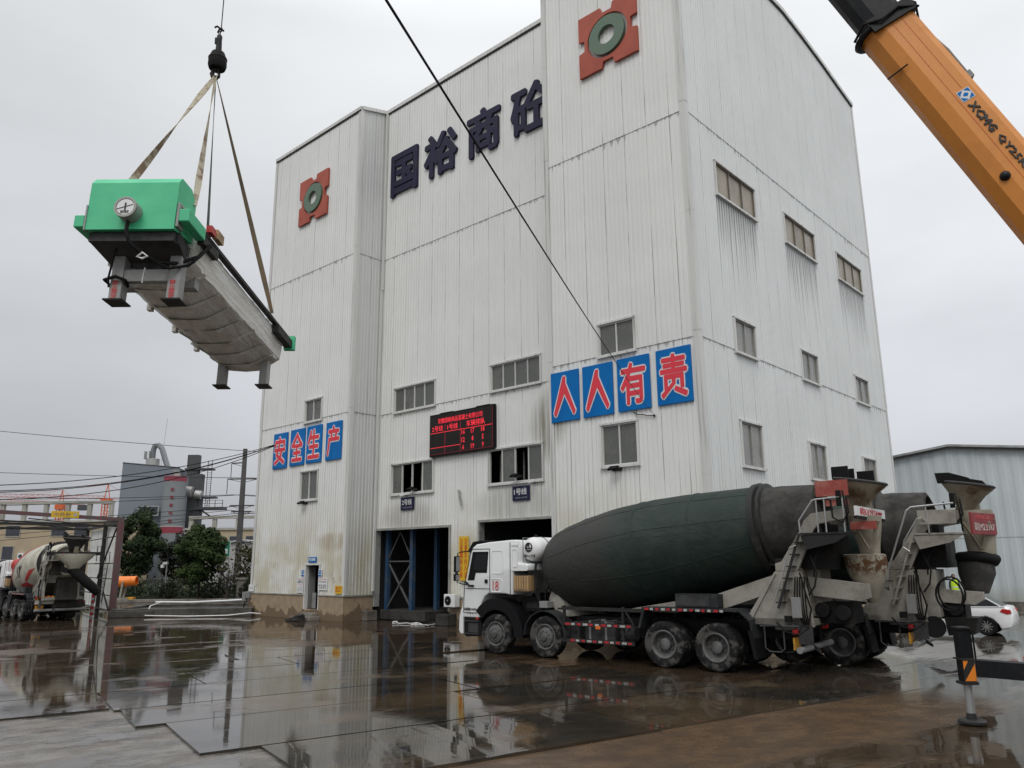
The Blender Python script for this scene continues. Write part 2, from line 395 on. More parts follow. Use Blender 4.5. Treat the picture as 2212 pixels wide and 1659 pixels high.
def tarp_mat():
    g = G('tarpaulin_green')
    a = g.noise(1.1, (1, 1, 1), 5, 0.6)
    x = g.xyz()
    # joints of the cloth: rings round the drum and a fold along it
    col = g.mix(g.mr(a, 0.35, 0.68), (0.012, 0.025, 0.020), (0.022, 0.035, 0.029))
    col = g.mix(g.mr(x[0], 3.3, 4.6, 1.0, 0.0), col, (0.034, 0.035, 0.032))
    b = g.noise(1.1, (1, 1, 1.5), 4, 0.6, dist=1.2)
    col = g.mix(g.mr(b, .45, .75, 0, .35), col, (0.045, 0.046, 0.042))
    g.bump(g.m_('ADD', b, g.m_('MULTIPLY', a, .6)), 0.03)
    return g.done(col, 0.62, 0, 0.3)
M['tarp'] = tarp_mat()

def wall_mat(name, ax, side=False, base=(0.77, 0.775, 0.755), stain=True):
    """white ribbed sheet cladding; ax = coordinate running along the wall"""
    g = G(name)
    X = g.xyz(); u = X[ax]; z = X[2]
    v = g.t.nodes.new('ShaderNodeCombineXYZ'); g.L(u, v.inputs[0]); g.L(z, v.inputs[2]); V = v.outputs[0]
    big = g.noise(0.35, (1, 1, 1), 4, 0.6, V)
    col = g.mix(g.mr(big, 0.3, 0.7), base, tuple(c * 0.93 for c in base))
    # streaks running down the sheets
    st = g.noise(1.0, (7.0, 1, 0.16), 5, 0.7, V)
    col = g.mix(g.mr(st, 0.58, 0.8, 0, 0.2), col, (0.30, 0.30, 0.275))
    # one sheet lap every 0.95 m, dirt lying in it unevenly
    lap = g.m_('ABSOLUTE', g.m_('SUBTRACT', g.m_('FRACT', g.m_('DIVIDE', u, 0.95)), 0.5))
    lapn = g.noise(1.0, (1.05, 1, 0.22), 4, 0.7, V, loc=(3, 0, 7))
    lm = g.m_('MULTIPLY', g.mr(lap, 0.478, 0.496), g.mr(lapn, 0.42, 0.62, 0.12, 1.0))
    col = g.mix(lm, col, (0.16, 0.16, 0.155))
    # rib lines: shadow painted into the colour, plus dirt low down
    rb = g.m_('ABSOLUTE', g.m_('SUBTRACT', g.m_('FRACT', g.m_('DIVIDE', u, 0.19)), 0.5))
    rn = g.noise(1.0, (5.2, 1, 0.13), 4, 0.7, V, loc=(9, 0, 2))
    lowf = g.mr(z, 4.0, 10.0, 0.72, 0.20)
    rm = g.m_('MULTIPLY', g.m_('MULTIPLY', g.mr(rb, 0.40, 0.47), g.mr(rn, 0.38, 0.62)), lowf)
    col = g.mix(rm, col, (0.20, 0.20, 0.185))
    # drips under the horizontal laps
    for zs in (9.7, 17.85):
        d = g.m_('SUBTRACT', zs, z)
        dn = g.noise(1.0, (5.3, 1, 0.01), 3, 0.8, V, loc=(zs, 0, 0))
        ln = g.mr(dn, 0.45, 0.75, 0.02, 0.30)
        k = g.m_('MULTIPLY', g.m_('GREATER_THAN', d, 0.0), g.m_('LESS_THAN', d, ln))
        col = g.mix(g.m_('MULTIPLY', k, 0.55), col, (0.15, 0.15, 0.15))
        k2 = g.m_('LESS_THAN', g.m_('ABSOLUTE', d), 0.018)
        col = g.mix(g.m_('MULTIPLY', k2, g.mr(dn, .35, .6, .1, .7)), col, (0.12, 0.12, 0.12))
    # yellow-green grime on the lowest sheets
    yn = g.noise(0.6, (1, 1, 0.7), 5, 0.65, V, loc=(1, 0, 4))
    ym = g.m_('MULTIPLY', g.mr(z, 6.2, 2.4), g.mr(yn, 0.34, 0.62))
    col = g.mix(g.m_('MULTIPLY', ym, 0.7), col, (0.46, 0.42, 0.27))
    on = g.noise(1.4, (1, 1, 0.8), 5, 0.7, V, loc=(5, 0, 1))
    om = g.m_('MULTIPLY', g.mr(z, 4.2, 1.6), g.mr(on, 0.56, 0.70))
    col = g.mix(g.m_('MULTIPLY', om, 0.6), col, (0.26, 0.19, 0.10))
    if side:
        for a0, a1 in ((1.9, 5.1), (7.8, 11.0), (13.7, 17.0)):
            inx = g.m_('MULTIPLY', g.m_('GREATER_THAN', u, a0), g.m_('LESS_THAN', u, a1))
            sn = g.noise(1.0, (5.2, 1, 0.07), 3, 0.8, V, loc=(a0, 0, 0))
            ln = g.mr(sn, 0.32, 0.66, 0.3, 4.6)
            d = g.m_('DIVIDE', g.m_('SUBTRACT', 15.35, z), ln)
            k = g.m_('MULTIPLY', g.m_('GREATER_THAN', d, 0.0), g.mr(d, 1.0, 0.0))
            rr = g.mr(rb, 0.15, 0.42, .35, 1)
            col = g.mix(g.m_('MULTIPLY', g.m_('MULTIPLY', k, inx), g.m_('MULTIPLY', rr, 0.95)), col, (0.11, 0.115, 0.115))
    elif stain:
        # soot beside the upper-right operator window, dirt over the truck bays
        for (cx, cz, rx, rz, colr, st_) in ((11.6, 7.9, 1.9, 1.9, (0.20, 0.185, 0.13), 1.0), (2.4, 4.7, 2.3, 0.9, (0.25, 0.245, 0.22), .6), (8.9, 4.9, 2.6, .9, (0.3, 0.3, 0.27), .5), (-1.0, 3.6, 1.6, .55, (0.33, 0.26, 0.15), .6)):
            dx = g.m_('DIVIDE', g.m_('SUBTRACT', u, cx), rx); dz = g.m_('DIVIDE', g.m_('SUBTRACT', z, cz), rz)
            r2 = g.m_('ADD', g.m_('MULTIPLY', dx, dx), g.m_('MULTIPLY', dz, dz))
            k = g.m_('MULTIPLY', g.mr(r2, 1.0, 0.1), g.mr(st, 0.35, 0.6, 0.25, 1.0))
            col = g.mix(g.m_('MULTIPLY', k, st_), col, colr)
    dents = g.noise(0.9, (1, 1, .6), 3, .5, V)
    g.bump(dents, 0.035, 0.5)
    return g.done(col, 0.42, 0, 0.45)
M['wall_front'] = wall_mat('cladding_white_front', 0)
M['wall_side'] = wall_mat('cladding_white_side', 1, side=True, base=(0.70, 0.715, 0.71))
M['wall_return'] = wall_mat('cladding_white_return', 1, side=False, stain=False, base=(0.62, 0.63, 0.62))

def plinth_mat():
    g = G('rendered_plinth'); X = g.xyz()
    n = g.noise(0.9, (1.3, 1, 0.5), 5, 0.6); hgt = g.mr(n, .25, .85, 0.1, 0.9)
    wet = g.m_('LESS_THAN', X[2], hgt)
    col = g.mix(g.mr(g.noise(3, (1, 1, 1), 5, .6), .3, .7), (0.36, 0.275, 0.18), (0.27, 0.205, 0.14))
    col = g.mix(g.m_('MULTIPLY', wet, 0.85), col, (0.13, 0.09, 0.055))
    return g.done(col, 0.6)
M['plinth'] = plinth_mat()

def ground_mat():
    g = G('wet_concrete_yard'); X = g.xyz()
    # world axes of the yard: p runs along the steel plates, q across them
    p = g.m_('ADD', g.m_('MULTIPLY', g.m_('ADD', X[0], 2.55), 0.835), g.m_('MULTIPLY', g.m_('SUBTRACT', X[1], 11.0), 0.55))
    q = g.m_('ADD', g.m_('MULTIPLY', g.m_('ADD', X[0], 2.55), -0.55), g.m_('MULTIPLY', g.m_('SUBTRACT', X[1], 11.0), 0.835))
    cv = g.t.nodes.new('ShaderNodeCombineXYZ'); g.L(p, cv.inputs[0]); g.L(q, cv.inputs[1]); V = cv.outputs[0]
    n1 = g.noise(0.30, (1, 1.6, 1), 6, 0.6, V); n2 = g.noise(1.5, (1, 1.5, 1), 6, 0.65, V, loc=(4, 1, 0)); n3 = g.noise(14, (1, 1, 1), 4, .6, V)
    grey = g.mix(g.mr(n2, 0.35, 0.65), (0.18, 0.168, 0.15), (0.095, 0.087, 0.076))
    mud = g.mix(g.mr(n2, 0.35, 0.65), (0.11, 0.07, 0.04), (0.055, 0.034, 0.02))
    # mud lies in a strip before the plates, round the trucks and along the building
    qn = g.m_('ADD', q, g.m_('MULTIPLY', g.m_('SUBTRACT', n2, .5), 1.1))
    strip = g.m_('MULTIPLY', g.m_('MULTIPLY', g.mr(qn, -3.35, -3.1), g.mr(q, -.3, -.8)), g.mr(g.m_('ADD', p, g.m_('MULTIPLY', n1, 4)), 15.0, 12.0))
    mm = g.mr(g.m_('ADD', p, g.m_('MULTIPLY', n1, 6.0)), 3.5, 7.0)
    mm = g.m_('MAXIMUM', mm, g.mr(g.m_('ADD', q, g.m_('MULTIPLY', n1, 8.0)), 8.5, 13.0, 0, .85))
    mm = g.m_('MAXIMUM', g.m_('MULTIPLY', mm, g.mr(g.m_('ADD', p, g.m_('MULTIPLY', n1, 5)), 17.0, 13.5)), strip)
    spl = g.mr(g.noise(0.7, (1, 1.5, 1), 5, .65, V, loc=(8, 3, 0)), .50, .62, 0, .6)
    col = g.mix(g.m_('MAXIMUM', mm, spl), grey, mud)
    col = g.mix(g.mr(n3, .45, .75, 0, .25), col, (0.07, 0.06, 0.05))
    # slab joints
    for c, step, off in ((p, 5.2, 0.3), (q, 4.6, 0.2)):
        j = g.m_('ABSOLUTE', g.m_('SUBTRACT', g.m_('FRACT', g.m_('ADD', g.m_('DIVIDE', c, step), off)), 0.5))
        j = g.m_('ADD', j, g.m_('MULTIPLY', g.m_('SUBTRACT', n2, .5), .006))
        col = g.mix(g.mr(j, 0.0045, 0.0, 0, .55), col, (0.06, 0.055, 0.05))
    # tyre tracks: pale curved bands of thinner water
    tr = g.noise(0.42, (0.35, 3.2, 1), 3, .5, V, loc=(2, 7, 0), dist=1.2)
    # water: standing film in most places, only damp at front left / front right
    w = g.noise(0.26, (1, 1.5, 1), 5, .55, V, loc=(1.5, 4.2, 0))
    dry = g.m_('MULTIPLY', g.mr(g.m_('ADD', q, g.m_('MULTIPLY', g.m_('SUBTRACT', w, .5), 9)), 9.6, 7.6), g.mr(p, 1.2, -.3))
    dry = g.m_('MULTIPLY', dry, g.m_('MULTIPLY', g.mr(w, 0.66, 0.56, .25, 1), g.mr(g.noise(.8, (1, 1.3, 1), 6, .62, V, loc=(6, 2, 0)), .42, .56, .08, 1)))
    patch = g.mr(g.m_('ADD', w, g.m_('MULTIPLY', n2, .25)), 0.50, 0.56, .25, 1)
    film = g.m_('MULTIPLY', patch, g.m_('SUBTRACT', 1.0, g.m_('MAXIMUM', dry, g.m_('MULTIPLY', strip, .93))), clamp=True)
    trk = g.mr(tr, .60, .66, 0, .55)
    film = g.m_('MULTIPLY', film, g.m_('SUBTRACT', 1.0, trk))
    col = g.mix(g.m_('MULTIPLY', film, 0.62), col, (0.022, 0.018, 0.013))
    rough = g.mr(film, 0, 1, 0.27, 0.03, smooth=False)
    rough = g.m_('ADD', rough, g.m_('MULTIPLY', g.mr(n2, .4, .7), g.m_('MULTIPLY', g.m_('SUBTRACT', 1.0, film), .14)))
    rip = g.noise(5.0, (1, 1.6, 1), 3, .5, V)
    rut = g.noise(1.0, (.5, 9, 1), 3, .6, V)
    hb = g.m_('ADD', g.m_('MULTIPLY', rip, .12), g.m_('MULTIPLY', g.m_('MULTIPLY', rut, .35), strip))
    hb = g.m_('ADD', hb, g.m_('MULTIPLY', g.m_('MULTIPLY', g.m_('ADD', n3, n2), .5), g.m_('SUBTRACT', 1.0, film)))
    g.bump(hb, 0.014, 0.6)
    g.b.inputs['IOR'].default_value = 1.38
    return g.done(col, rough, 0, 0.5)
M['ground'] = ground_mat()

def plate_mat():
    g = G('wet_steel_plate')
    n1 = g.noise(0.5, (1, 2, 1), 5, .6); n2 = g.noise(3.0, (.5, 2.5, 1), 5, .65); rip = g.noise(5.0, (1, 1.6, 1), 3, .5)
    n0 = g.noise(0.16, (1, 1, 1), 3, .5, loc=(3, 1, 0))
    col = g.mix(g.mr(n1, .4, .65), (0.022, 0.020, 0.017), (0.045, 0.034, 0.023))
    col = g.mix(g.mr(n0, .50, .64, 0, .75), col, (0.075, 0.052, 0.03))
    col = g.mix(g.mr(n2, .55, .7, 0, .4), col, (0.075, 0.06, 0.045))
    sl = g.mr(g.noise(0.42, (1, 1.3, 1), 6, .62, loc=(7, 4, 0)), .52, .66)
    col = g.mix(g.m_('MULTIPLY', sl, .8), col, (0.085, 0.062, 0.04))
    r = g.m_('ADD', g.m_('ADD', g.mr(n2, .5, .75, 0.03, .12), g.mr(n1, .6, .8, 0, .08)), g.m_('MULTIPLY', sl, .16))
    g.bump(g.m_('ADD', g.m_('MULTIPLY', rip, .12), g.m_('MULTIPLY', n2, .05)), 0.006, 0.6)
    g.b.inputs['IOR'].default_value = 1.42
    return g.done(col, r, 0, 0.5)
M['plate'] = plate_mat()

def leaf_mat(name, c1, c2):
    g = G(name)
    a = g.noise(0.9, (1, 1, 1), 3, .6); b = g.noise(9, (1, 1, 1), 2, .5)
    col = g.mix(g.mr(a, .35, .65), c1, c2); col = g.mix(g.mr(b, .3, .7, 0, .4), col, tuple(x * .5 for x in c1))
    return g.done(col, 0.7, 0, .12)
M['leaf_dark'] = leaf_mat('leaves_dark_green', (0.017, 0.030, 0.012), (0.036, 0.052, 0.02))
M['leaf_mid'] = leaf_mat('leaves_mid_green', (0.026, 0.045, 0.015), (0.050, 0.075, 0.024))
M['leaf_olive'] = leaf_mat('leaves_olive', (0.045, 0.045, 0.018), (0.075, 0.068, 0.028))
M['leaf_far'] = leaf_mat('leaves_blackish', (0.014, 0.019, 0.012), (0.024, 0.028, 0.015))

# ------------------------------------------------------------------ ground
def structure(o): o['kind'] = 'structure'; return o
gm = MB()
gx = [-3000, -400, -120, -40, 0, 40, 120, 400, 3000]; gy = [-300, -40, 0, 40, 90, 200, 600, 3500]
gm.v = [(x, y, 0) for y in gy for x in gx]
gm.f = [(j * 9 + i, j * 9 + i + 1, (j + 1) * 9 + i + 1, (j + 1) * 9 + i) for j in range(7) for i in range(8)]
structure(gm.build('ground', M['ground']))

# steel plates laid over the yard: rows along p, boundaries across q
PRZ = math.atan2(0.55, 0.835)
def plate(p0, p1, q0, q1, label, dz=0.0, lift=0.0):
    t = MB()
    n = 14
    top = []; x0, x1, y0, y1 = p0 + .01, p1 - .01, q0 + .025, q1 - .025
    for i in range(n + 1):
        x = x0 + (x1 - x0) * i / n
        wv = lift * math.sin(i * 2.1 + p0) * .012
        top.append((x, wv))
    th = 0.03
    vs = []
    for x, w in top: vs += [(x, y0, 0.003 + w * 0), (x, y0, th + dz + abs(w)), (x, y1, th + dz), (x, y1, 0.003)]
    fs = []
    for i in range(n):
        a, b = i * 4, i * 4 + 4
        fs += [(a, b, b + 1, a + 1), (a + 1, b + 1, b + 2, a + 2), (a + 2, b + 2, b + 3, a + 3), (a, a + 3, b + 3, b)]
    fs += [(0, 1, 2, 3), (4 * n + 3, 4 * n + 2, 4 * n + 1, 4 * n)]
    t.add(vs, fs)
    o = t.build('steel_plate', M['plate'])
    o.location = (-2.55, 11.0, 0); o.rotation_euler = (0, 0, PRZ)
    return tag(o, label, 'steel plate', 'steel plates laid over the yard')
plate(-.32, 5.2, -.95, 1.6, 'front row steel plate whose left end has the stepped corner', .004, 1)
plate(5.22, 11.1, -.90, 1.6, 'front row steel plate running under the long edge towards the outrigger', .0, 1)
plate(-1.15, 4.3, 1.6, 4.2, 'second row steel plate with a raised black edge on its left', .006)
plate(4.32, 9.2, 1.6, 4.1, 'second row steel plate in front of the large truck rear wheels', .002)
plate(-1.6, 4.9, 4.2, 6.0, 'third row steel plate with its left corner stepping out over mud', .003)
plate(4.92, 9.0, 4.15, 6.0, 'third row steel plate reflecting the front wheels of the large truck', .008)
plate(-1.7, 4.5, 6.0, 8.4, 'fourth row steel plate reflecting the tall pole', .004)
plate(-8.2, -1.72, 6.3, 8.45, 'left plate of the fourth row reflecting trees', .001)
plate(4.52, 8.0, 6.0, 8.3, 'fourth row steel plate directly before the white cab', .0)
plate(-5.6, 0.4, 8.4, 10.6, 'fifth row steel plate on the left, reflecting the grey plant', .006)
plate(.42, 7.3, 8.4, 10.6, 'fifth row steel plate on the right, reflecting the doorway', .002)
plate(-4.0, 3.2, 10.6, 12.4, 'sixth row steel plate on the left behind the others', .004)
plate(3.22, 9.6, 10.6, 12.4, 'sixth row steel plate on the right near the open bay', .001)
plate(2.2, 9.2, 12.4, 14.2, 'farthest steel plate row, close to the building steps', .002)

# ------------------------------------------------------------------ the white plant building
O = (-7.7647, 36.8163)
BRZ = math.atan2(-.6710, .7415)
S5, DEP = 18.65, 18.7
bld = thing('plant_building', 'tall white corrugated metal mixing plant with two truck bays and blue sign boards', 'building', (O[0], O[1], 0), BRZ)
PROF = [(0, 25.95), (1.7, 26.4), (4, 26.85), (6.5, 27.2), (8.6, 27.45), (9.9, 27.54), (12, 27.42), (14.6, 27.19), (16.4, 26.96), (18.7, 26.7)]
def zroof(y):
    for (a, za), (b, zb) in zip(PROF, PROF[1:]):
        if y <= b + 1e-6: return za + (zb - za) * (y - a) / (b - a)
    return PROF[-1][1]
def corr(f, a0, a1, z0, top, openings=(), pitch=0.19, rib=0.016, phase=0.0, seams=(9.7, 17.85)):
    """ribbed cladding in the plane a (along) x z, standing out from it by the rib depth"""
    bp = set([a0, a1])
    k0 = math.floor(a0 / pitch) - 1
    for k in range(k0, int(math.ceil(a1 / pitch)) + 2):
        c = k * pitch + phase
        for d in (-.5, -.40, -.34, .34, .40): bp.add(c + d * pitch)
    for a_, b_, _, _ in openings: bp.add(a_); bp.add(b_)
    for y, _ in PROF: bp.add(y)
    bp = sorted(x for x in bp if a0 <= x <= a1)
    def out(a):
        t = (a - phase) / pitch; t = abs(t - round(t))
        if t <= .34: return 0.0
        if t <= .40: return rib * (t - .34) / .06
        return rib
    mb = MB()
    for x, y in zip(bp, bp[1:]):
        if y - x < 1e-5: continue
        mid = (x + y) / 2; tx, ty = (top(x), top(y)) if callable(top) else (top, top)
        zs = [z0]
        cuts = sorted((oz0, oz1) for oa, ob, oz0, oz1 in openings if oa - 1e-6 < mid < ob + 1e-6)
        segs = []; cur = z0
        for c0, c1 in cuts:
            if c0 > cur: segs.append((cur, c0))
            cur = max(cur, c1)
        segs.append((cur, None))
        for s0, s1 in segs:
            lv = [s0] + [s for s in seams if s > s0 and (s1 is None or s < s1)] + [s1]
            for l0, l1 in zip(lv, lv[1:]):
                st = 0.012 * sum(1 for s in seams if l0 >= s - 1e-6)
                za, zb = (tx, ty) if l1 is None else (l1, l1)
                if za <= l0: continue
                mb.add([f(x, out(x) + st, l0), f(y, out(y) + st, l0), f(y, out(y) + st, zb), f(x, out(x) + st, za)], [(0, 1, 2, 3)])
                if l0 in seams: mb.add([f(x, out(x) + st, l0), f(y, out(y) + st, l0), f(y, out(y) - .03, l0), f(x, out(x) - .03, l0)], [(0, 1, 2, 3)])
    return mb
def fbox(mb, f, a0, a1, o0, o1, z0, z1):
    P = [f(a, o, z) for z in (z0, z1) for a, o in ((a0, o0), (a1, o0), (a1, o1), (a0, o1))]
    return mb.add(P, [(3, 2, 1, 0), (4, 5, 6, 7), (0, 1, 5, 4), (1, 2, 6, 5), (2, 3, 7, 6), (3, 0, 4, 7)])
fL = lambda a, o, z: (a, -o, z)
fC = lambda a, o, z: (a, 1.7 - o, z)
fS = lambda a, o, z: (S5 + o, a, z)
fRet = lambda a, o, z: (0 + o, a, z)
fRT = lambda a, o, z: (12.4 - o, a, z)
fLeft = lambda a, o, z: (-8.15 - o, a, z)

W_LT = [(-3.82, -2.40, 9.63, 10.72, 2), (-3.92, -2.47, 5.68, 7.08, 2)]
W_RT = [(14.73, 16.2, 9.69, 10.83, 2), (14.71, 16.15, 5.77, 7.19, 2)]
W_C = [(1.26, 4.14, 9.69, 10.84, 4), (7.76, 10.52, 9.75, 10.87, 4), (1.2, 4.08, 5.75, 7.14, 4), (7.63, 10.55, 5.77, 7.2, 4)]
W_S = [(1.95, 5.05, 15.38, 16.63, 3), (7.85, 11.0, 15.38, 16.63, 3), (13.7, 16.95, 15.38, 16.63, 3), (2.58, 4.12, 9.67, 10.86, 2), (8.32, 9.95, 9.65, 10.83, 2),
       (14.42, 16.1, 9.63, 10.79, 2), (2.48, 4.02, 5.68, 7.18, 2), (8.3, 9.9, 5.66, 7.05, 2), (14.36, 15.98, 5.66, 7.0, 2)]
DOOR = (-3.08, -1.97, 0.0, 2.52)
BAY2, BAY1 = (0.12, 5.18, 0.0, 4.09), (7.06, 12.28, 0.0, 4.22)
op = lambda L: [w[:4] for w in L]
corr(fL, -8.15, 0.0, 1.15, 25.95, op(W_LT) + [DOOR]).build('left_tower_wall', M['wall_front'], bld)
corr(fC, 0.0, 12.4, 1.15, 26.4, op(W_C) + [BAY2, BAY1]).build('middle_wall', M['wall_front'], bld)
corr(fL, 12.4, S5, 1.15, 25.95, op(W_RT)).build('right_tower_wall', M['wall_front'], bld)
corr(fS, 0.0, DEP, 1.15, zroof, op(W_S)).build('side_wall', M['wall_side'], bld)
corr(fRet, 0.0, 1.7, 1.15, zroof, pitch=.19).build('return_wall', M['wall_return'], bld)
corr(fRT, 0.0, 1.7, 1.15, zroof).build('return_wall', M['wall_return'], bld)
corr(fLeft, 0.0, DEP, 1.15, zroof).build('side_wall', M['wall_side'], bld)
mb = MB(); mb.add([(-8.15, DEP, 0), (S5, DEP, 0), (S5, DEP, 26.7), (-8.15, DEP, 26.7)], [(0, 1, 2, 3)]); mb.build('rear_wall', M['roof_metal'], bld)
# roof sheets, a little overhang, and the dark verge line
mb = MB()
for x0, x1, y0 in ((-8.2, .06, -.05), (12.34, S5 + .06, -.05), (.06, 12.34, 1.65)):
    pr = [(max(y, y0), zroof(max(y, 0)) + .06) for y, _ in PROF if y >= y0 - .2 or y == 0]
    if y0 > 0: pr = [(y0, zroof(1.7) + .06)] + [(y, zroof(y) + .06) for y, _ in PROF if y > 1.8]
    else: pr[0] = (y0, zroof(0) + .06)
    pr.append((DEP + .05, 26.76)) if pr[-1][0] < DEP else None
    n = len(pr); mb.v_ = None
    vs = [(x0, y, z) for y, z in pr] + [(x1, y, z) for y, z in pr] + [(x0, y, z - .05) for y, z in pr] + [(x1, y, z - .05) for y, z in pr]
    fs = []
    for i in range(n - 1):
        fs += [(i, i + 1, n + i + 1, n + i), (2 * n + i, 3 * n + i, 3 * n + i + 1, 2 * n + i + 1), (i, 2 * n + i, 2 * n + i + 1, i + 1), (n + i, n + i + 1, 3 * n + i + 1, 3 * n + i)]
    fs += [(0, n, 3 * n, 2 * n), (n - 1, 3 * n - 1, 4 * n - 1, 2 * n - 1)]
    mb.add(vs, fs)
mb.build('roof', M['roof_metal'], bld)
mb = MB()
mb.box(-8.2, 0.06, -.10, -.04, 25.85, 26.03); mb.box(.10, 12.34, 1.60, 1.66, 26.30, 26.50); mb.box(12.3, S5 + .1, -.10, -.04, 25.85, 26.03)
for (a, za), (b, zb) in zip(PROF, PROF[1:]):
    for X in (S5 + .07, .08): mb.add([(X, a, za - .1), (X + .05, a, za - .1), (X + .05, a, za + .09), (X, a, za + .09), (X, b, zb - .1), (X + .05, b, zb - .1), (X + .05, b, zb + .09), (X, b, zb + .09)],
           [(3, 2, 1, 0), (4, 5, 6, 7), (0, 1, 5, 4), (1, 2, 6, 5), (2, 3, 7, 6), (3, 0, 4, 7)]) if not (X < 1 and a >= 1.7) else None
mb.build('verge_trim', M['white_trim'], bld)
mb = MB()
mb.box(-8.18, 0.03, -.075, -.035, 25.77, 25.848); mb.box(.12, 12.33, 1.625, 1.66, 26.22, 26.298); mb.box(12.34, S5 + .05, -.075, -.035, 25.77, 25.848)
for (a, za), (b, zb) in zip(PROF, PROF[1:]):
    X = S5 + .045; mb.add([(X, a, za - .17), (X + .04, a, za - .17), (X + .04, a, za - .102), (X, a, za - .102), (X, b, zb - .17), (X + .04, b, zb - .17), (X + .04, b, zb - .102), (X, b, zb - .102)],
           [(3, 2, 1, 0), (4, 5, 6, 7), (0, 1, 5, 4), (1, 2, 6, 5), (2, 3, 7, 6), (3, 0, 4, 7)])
mb.build('verge_shadow_strip', M['dark_steel'], bld)  # solid dark strip standing in for the shadow line under the trim
# corner flashings made of overlapping lengths
def corner(x, y, sx, sy, ztop, mat='white_trim'):
    mb = MB(); cuts = [1.16, 5.2, 9.9, 14.1, 18.2, 22.4, ztop]
    for i, (a, b) in enumerate(zip(cuts, cuts[1:])):
        o = .034 + .004 * (i % 2) + .012 * sum(1 for s in (9.7, 17.85) if a >= s)
        # arm along x
        xa, xb = sorted((x + sx * o, x - sx * .17)); ya, yb = sorted((y + sy * o, y + sy * (o - .012)))
        mb.box(xa, xb, ya, yb, a, b + .03)
        xa, xb = sorted((x + sx * o, x + sx * (o - .012))); ya, yb = sorted((y + sy * (o - .012), y - sy * .17))
        mb.box(xa, xb, ya, yb, a, b + .03)
    return mb.build('corner_trim', M[mat], bld)
corner(0, 0, 1, -1, 25.9); corner(12.4, 0, -1, -1, 25.9); corner(S5, 0, 1, -1, 25.9); corner(-8.15, 0, -1, -1, 25.9); corner(S5, DEP, 1, 1, 26.6)
# downpipes in the recess corners
mb = MB(); mb.box(.09, .20, 1.53, 1.64, 16.2, 26.25); mb.box(.06, .17, 1.50, 1.61, 1.3, 16.15); mb.build('downpipe', M['white_trim'], bld)
# plinths
mb = MB()
mb.box(-8.24, -3.16, -.06, .2, 0, 1.11); mb.box(-1.9, .05, -.06, .2, 0, 1.11); mb.box(-3.16, -1.9, -.06, .3, 0, .47)
mb.box(-.2, .05, .2, 1.62, 0, 1.10)
mb.box(5.26, 6.98, 1.62, 1.9, 0, 1.1); mb.box(12.36, S5 + .08, -.06, .2, 0, 1.11); mb.box(S5 - .2, S5 + .08, .2, DEP, 0, 1.11); mb.box(-8.24, -8.0, .2, DEP, 0, 1.11)
mb.build('plinth', M['plinth'], bld, bevel=.008)
mb = MB()
mb.box(-8.26, -3.14, -.10, -.03, 1.11, 1.15); mb.box(-1.93, .09, -.10, -.03, 1.11, 1.15); mb.box(.05, .10, -.03, 1.62, 1.10, 1.14); mb.box(5.24, 7.0, 1.58, 1.66, 1.1, 1.14)
mb.box(12.3, S5 + .12, -.10, -.03, 1.11, 1.15); mb.box(S5 + .04, S5 + .12, -.03, DEP, 1.11, 1.15)
mb.build('drip_flashing', M['grey_trim'], bld)
# doorway in the left tower
mb = MB(); fbox(mb, fL, -3.16, -3.08, -.14, .055, .47, 2.6); fbox(mb, fL, -1.97, -1.89, -.14, .055, .47, 2.6); fbox(mb, fL, -3.08, -1.97, -.14, .055, 2.52, 2.6)
dr = mb.build('doorway', M['white_trim'], bld)
MB().box(-3.07, -3.04, .16, .5, .5, 2.45).build('door_leaf', M['grey_steel'], dr)
MB().box(-2.98, -2.66, .3, .34, .5, 1.22).build('inner_cupboard', M['grey_steel'], dr)
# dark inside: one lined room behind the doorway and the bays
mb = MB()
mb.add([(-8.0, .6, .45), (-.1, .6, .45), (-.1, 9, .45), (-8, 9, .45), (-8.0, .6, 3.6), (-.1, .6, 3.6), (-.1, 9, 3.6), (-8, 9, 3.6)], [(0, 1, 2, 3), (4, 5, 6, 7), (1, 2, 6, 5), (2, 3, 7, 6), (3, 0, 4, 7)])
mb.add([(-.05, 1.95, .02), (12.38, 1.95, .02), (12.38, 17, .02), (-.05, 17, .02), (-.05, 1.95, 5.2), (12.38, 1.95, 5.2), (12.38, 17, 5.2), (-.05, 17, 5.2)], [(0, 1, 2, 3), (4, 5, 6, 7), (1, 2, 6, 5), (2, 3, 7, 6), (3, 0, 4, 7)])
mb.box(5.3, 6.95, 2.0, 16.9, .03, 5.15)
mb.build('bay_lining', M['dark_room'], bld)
# bay surrounds
for b, nm in ((BAY2, 0), (BAY1, 1)):
    mb = MB(); fbox(mb, fC, b[0] - .10, b[0], -.25, .06, .6, b[3] + .1); fbox(mb, fC, b[1], b[1] + .10, -.25, .06, .6 if nm else .55, b[3] + .1); fbox(mb, fC, b[0], b[1], -.25, .06, b[3], b[3] + .1)
    mb.build('bay_frame', M['grey_trim'], bld)
# blue columns, braces and their concrete kerb inside the left bay
for x, y, z in ((.34, 2.25, .46), (2.12, 2.25, .46), (2.75, 3.2, .46), (4.4, 7.5, .03), (10.0, 3.5, .03), (8.1, 5.5, .03)): MB().box(x - .1, x + .1, y - .1, y + .1, z, 5.1).build('column', M['blue_steel'], bld)
mb = MB()
mb.beam((.36, 2.22, .5), (2.1, 2.22, 2.6), .07); mb.beam((.36, 2.27, 2.6), (2.1, 2.27, .5), .07); mb.beam((.36, 2.25, 2.66), (2.1, 2.25, 2.66), .06); mb.beam((.36, 2.22, 2.7), (1.25, 2.22, 4.0), .05); mb.beam((2.1, 2.24, 2.7), (1.25, 2.24, 4.0), .05)
mb.build('cross_brace', M['bay_brace'], bld)
MB().box(.14, 3.3, 2.0, 6.0, .03, .46).build('inner_kerb', M['cement_grey'], bld, bevel=.02)
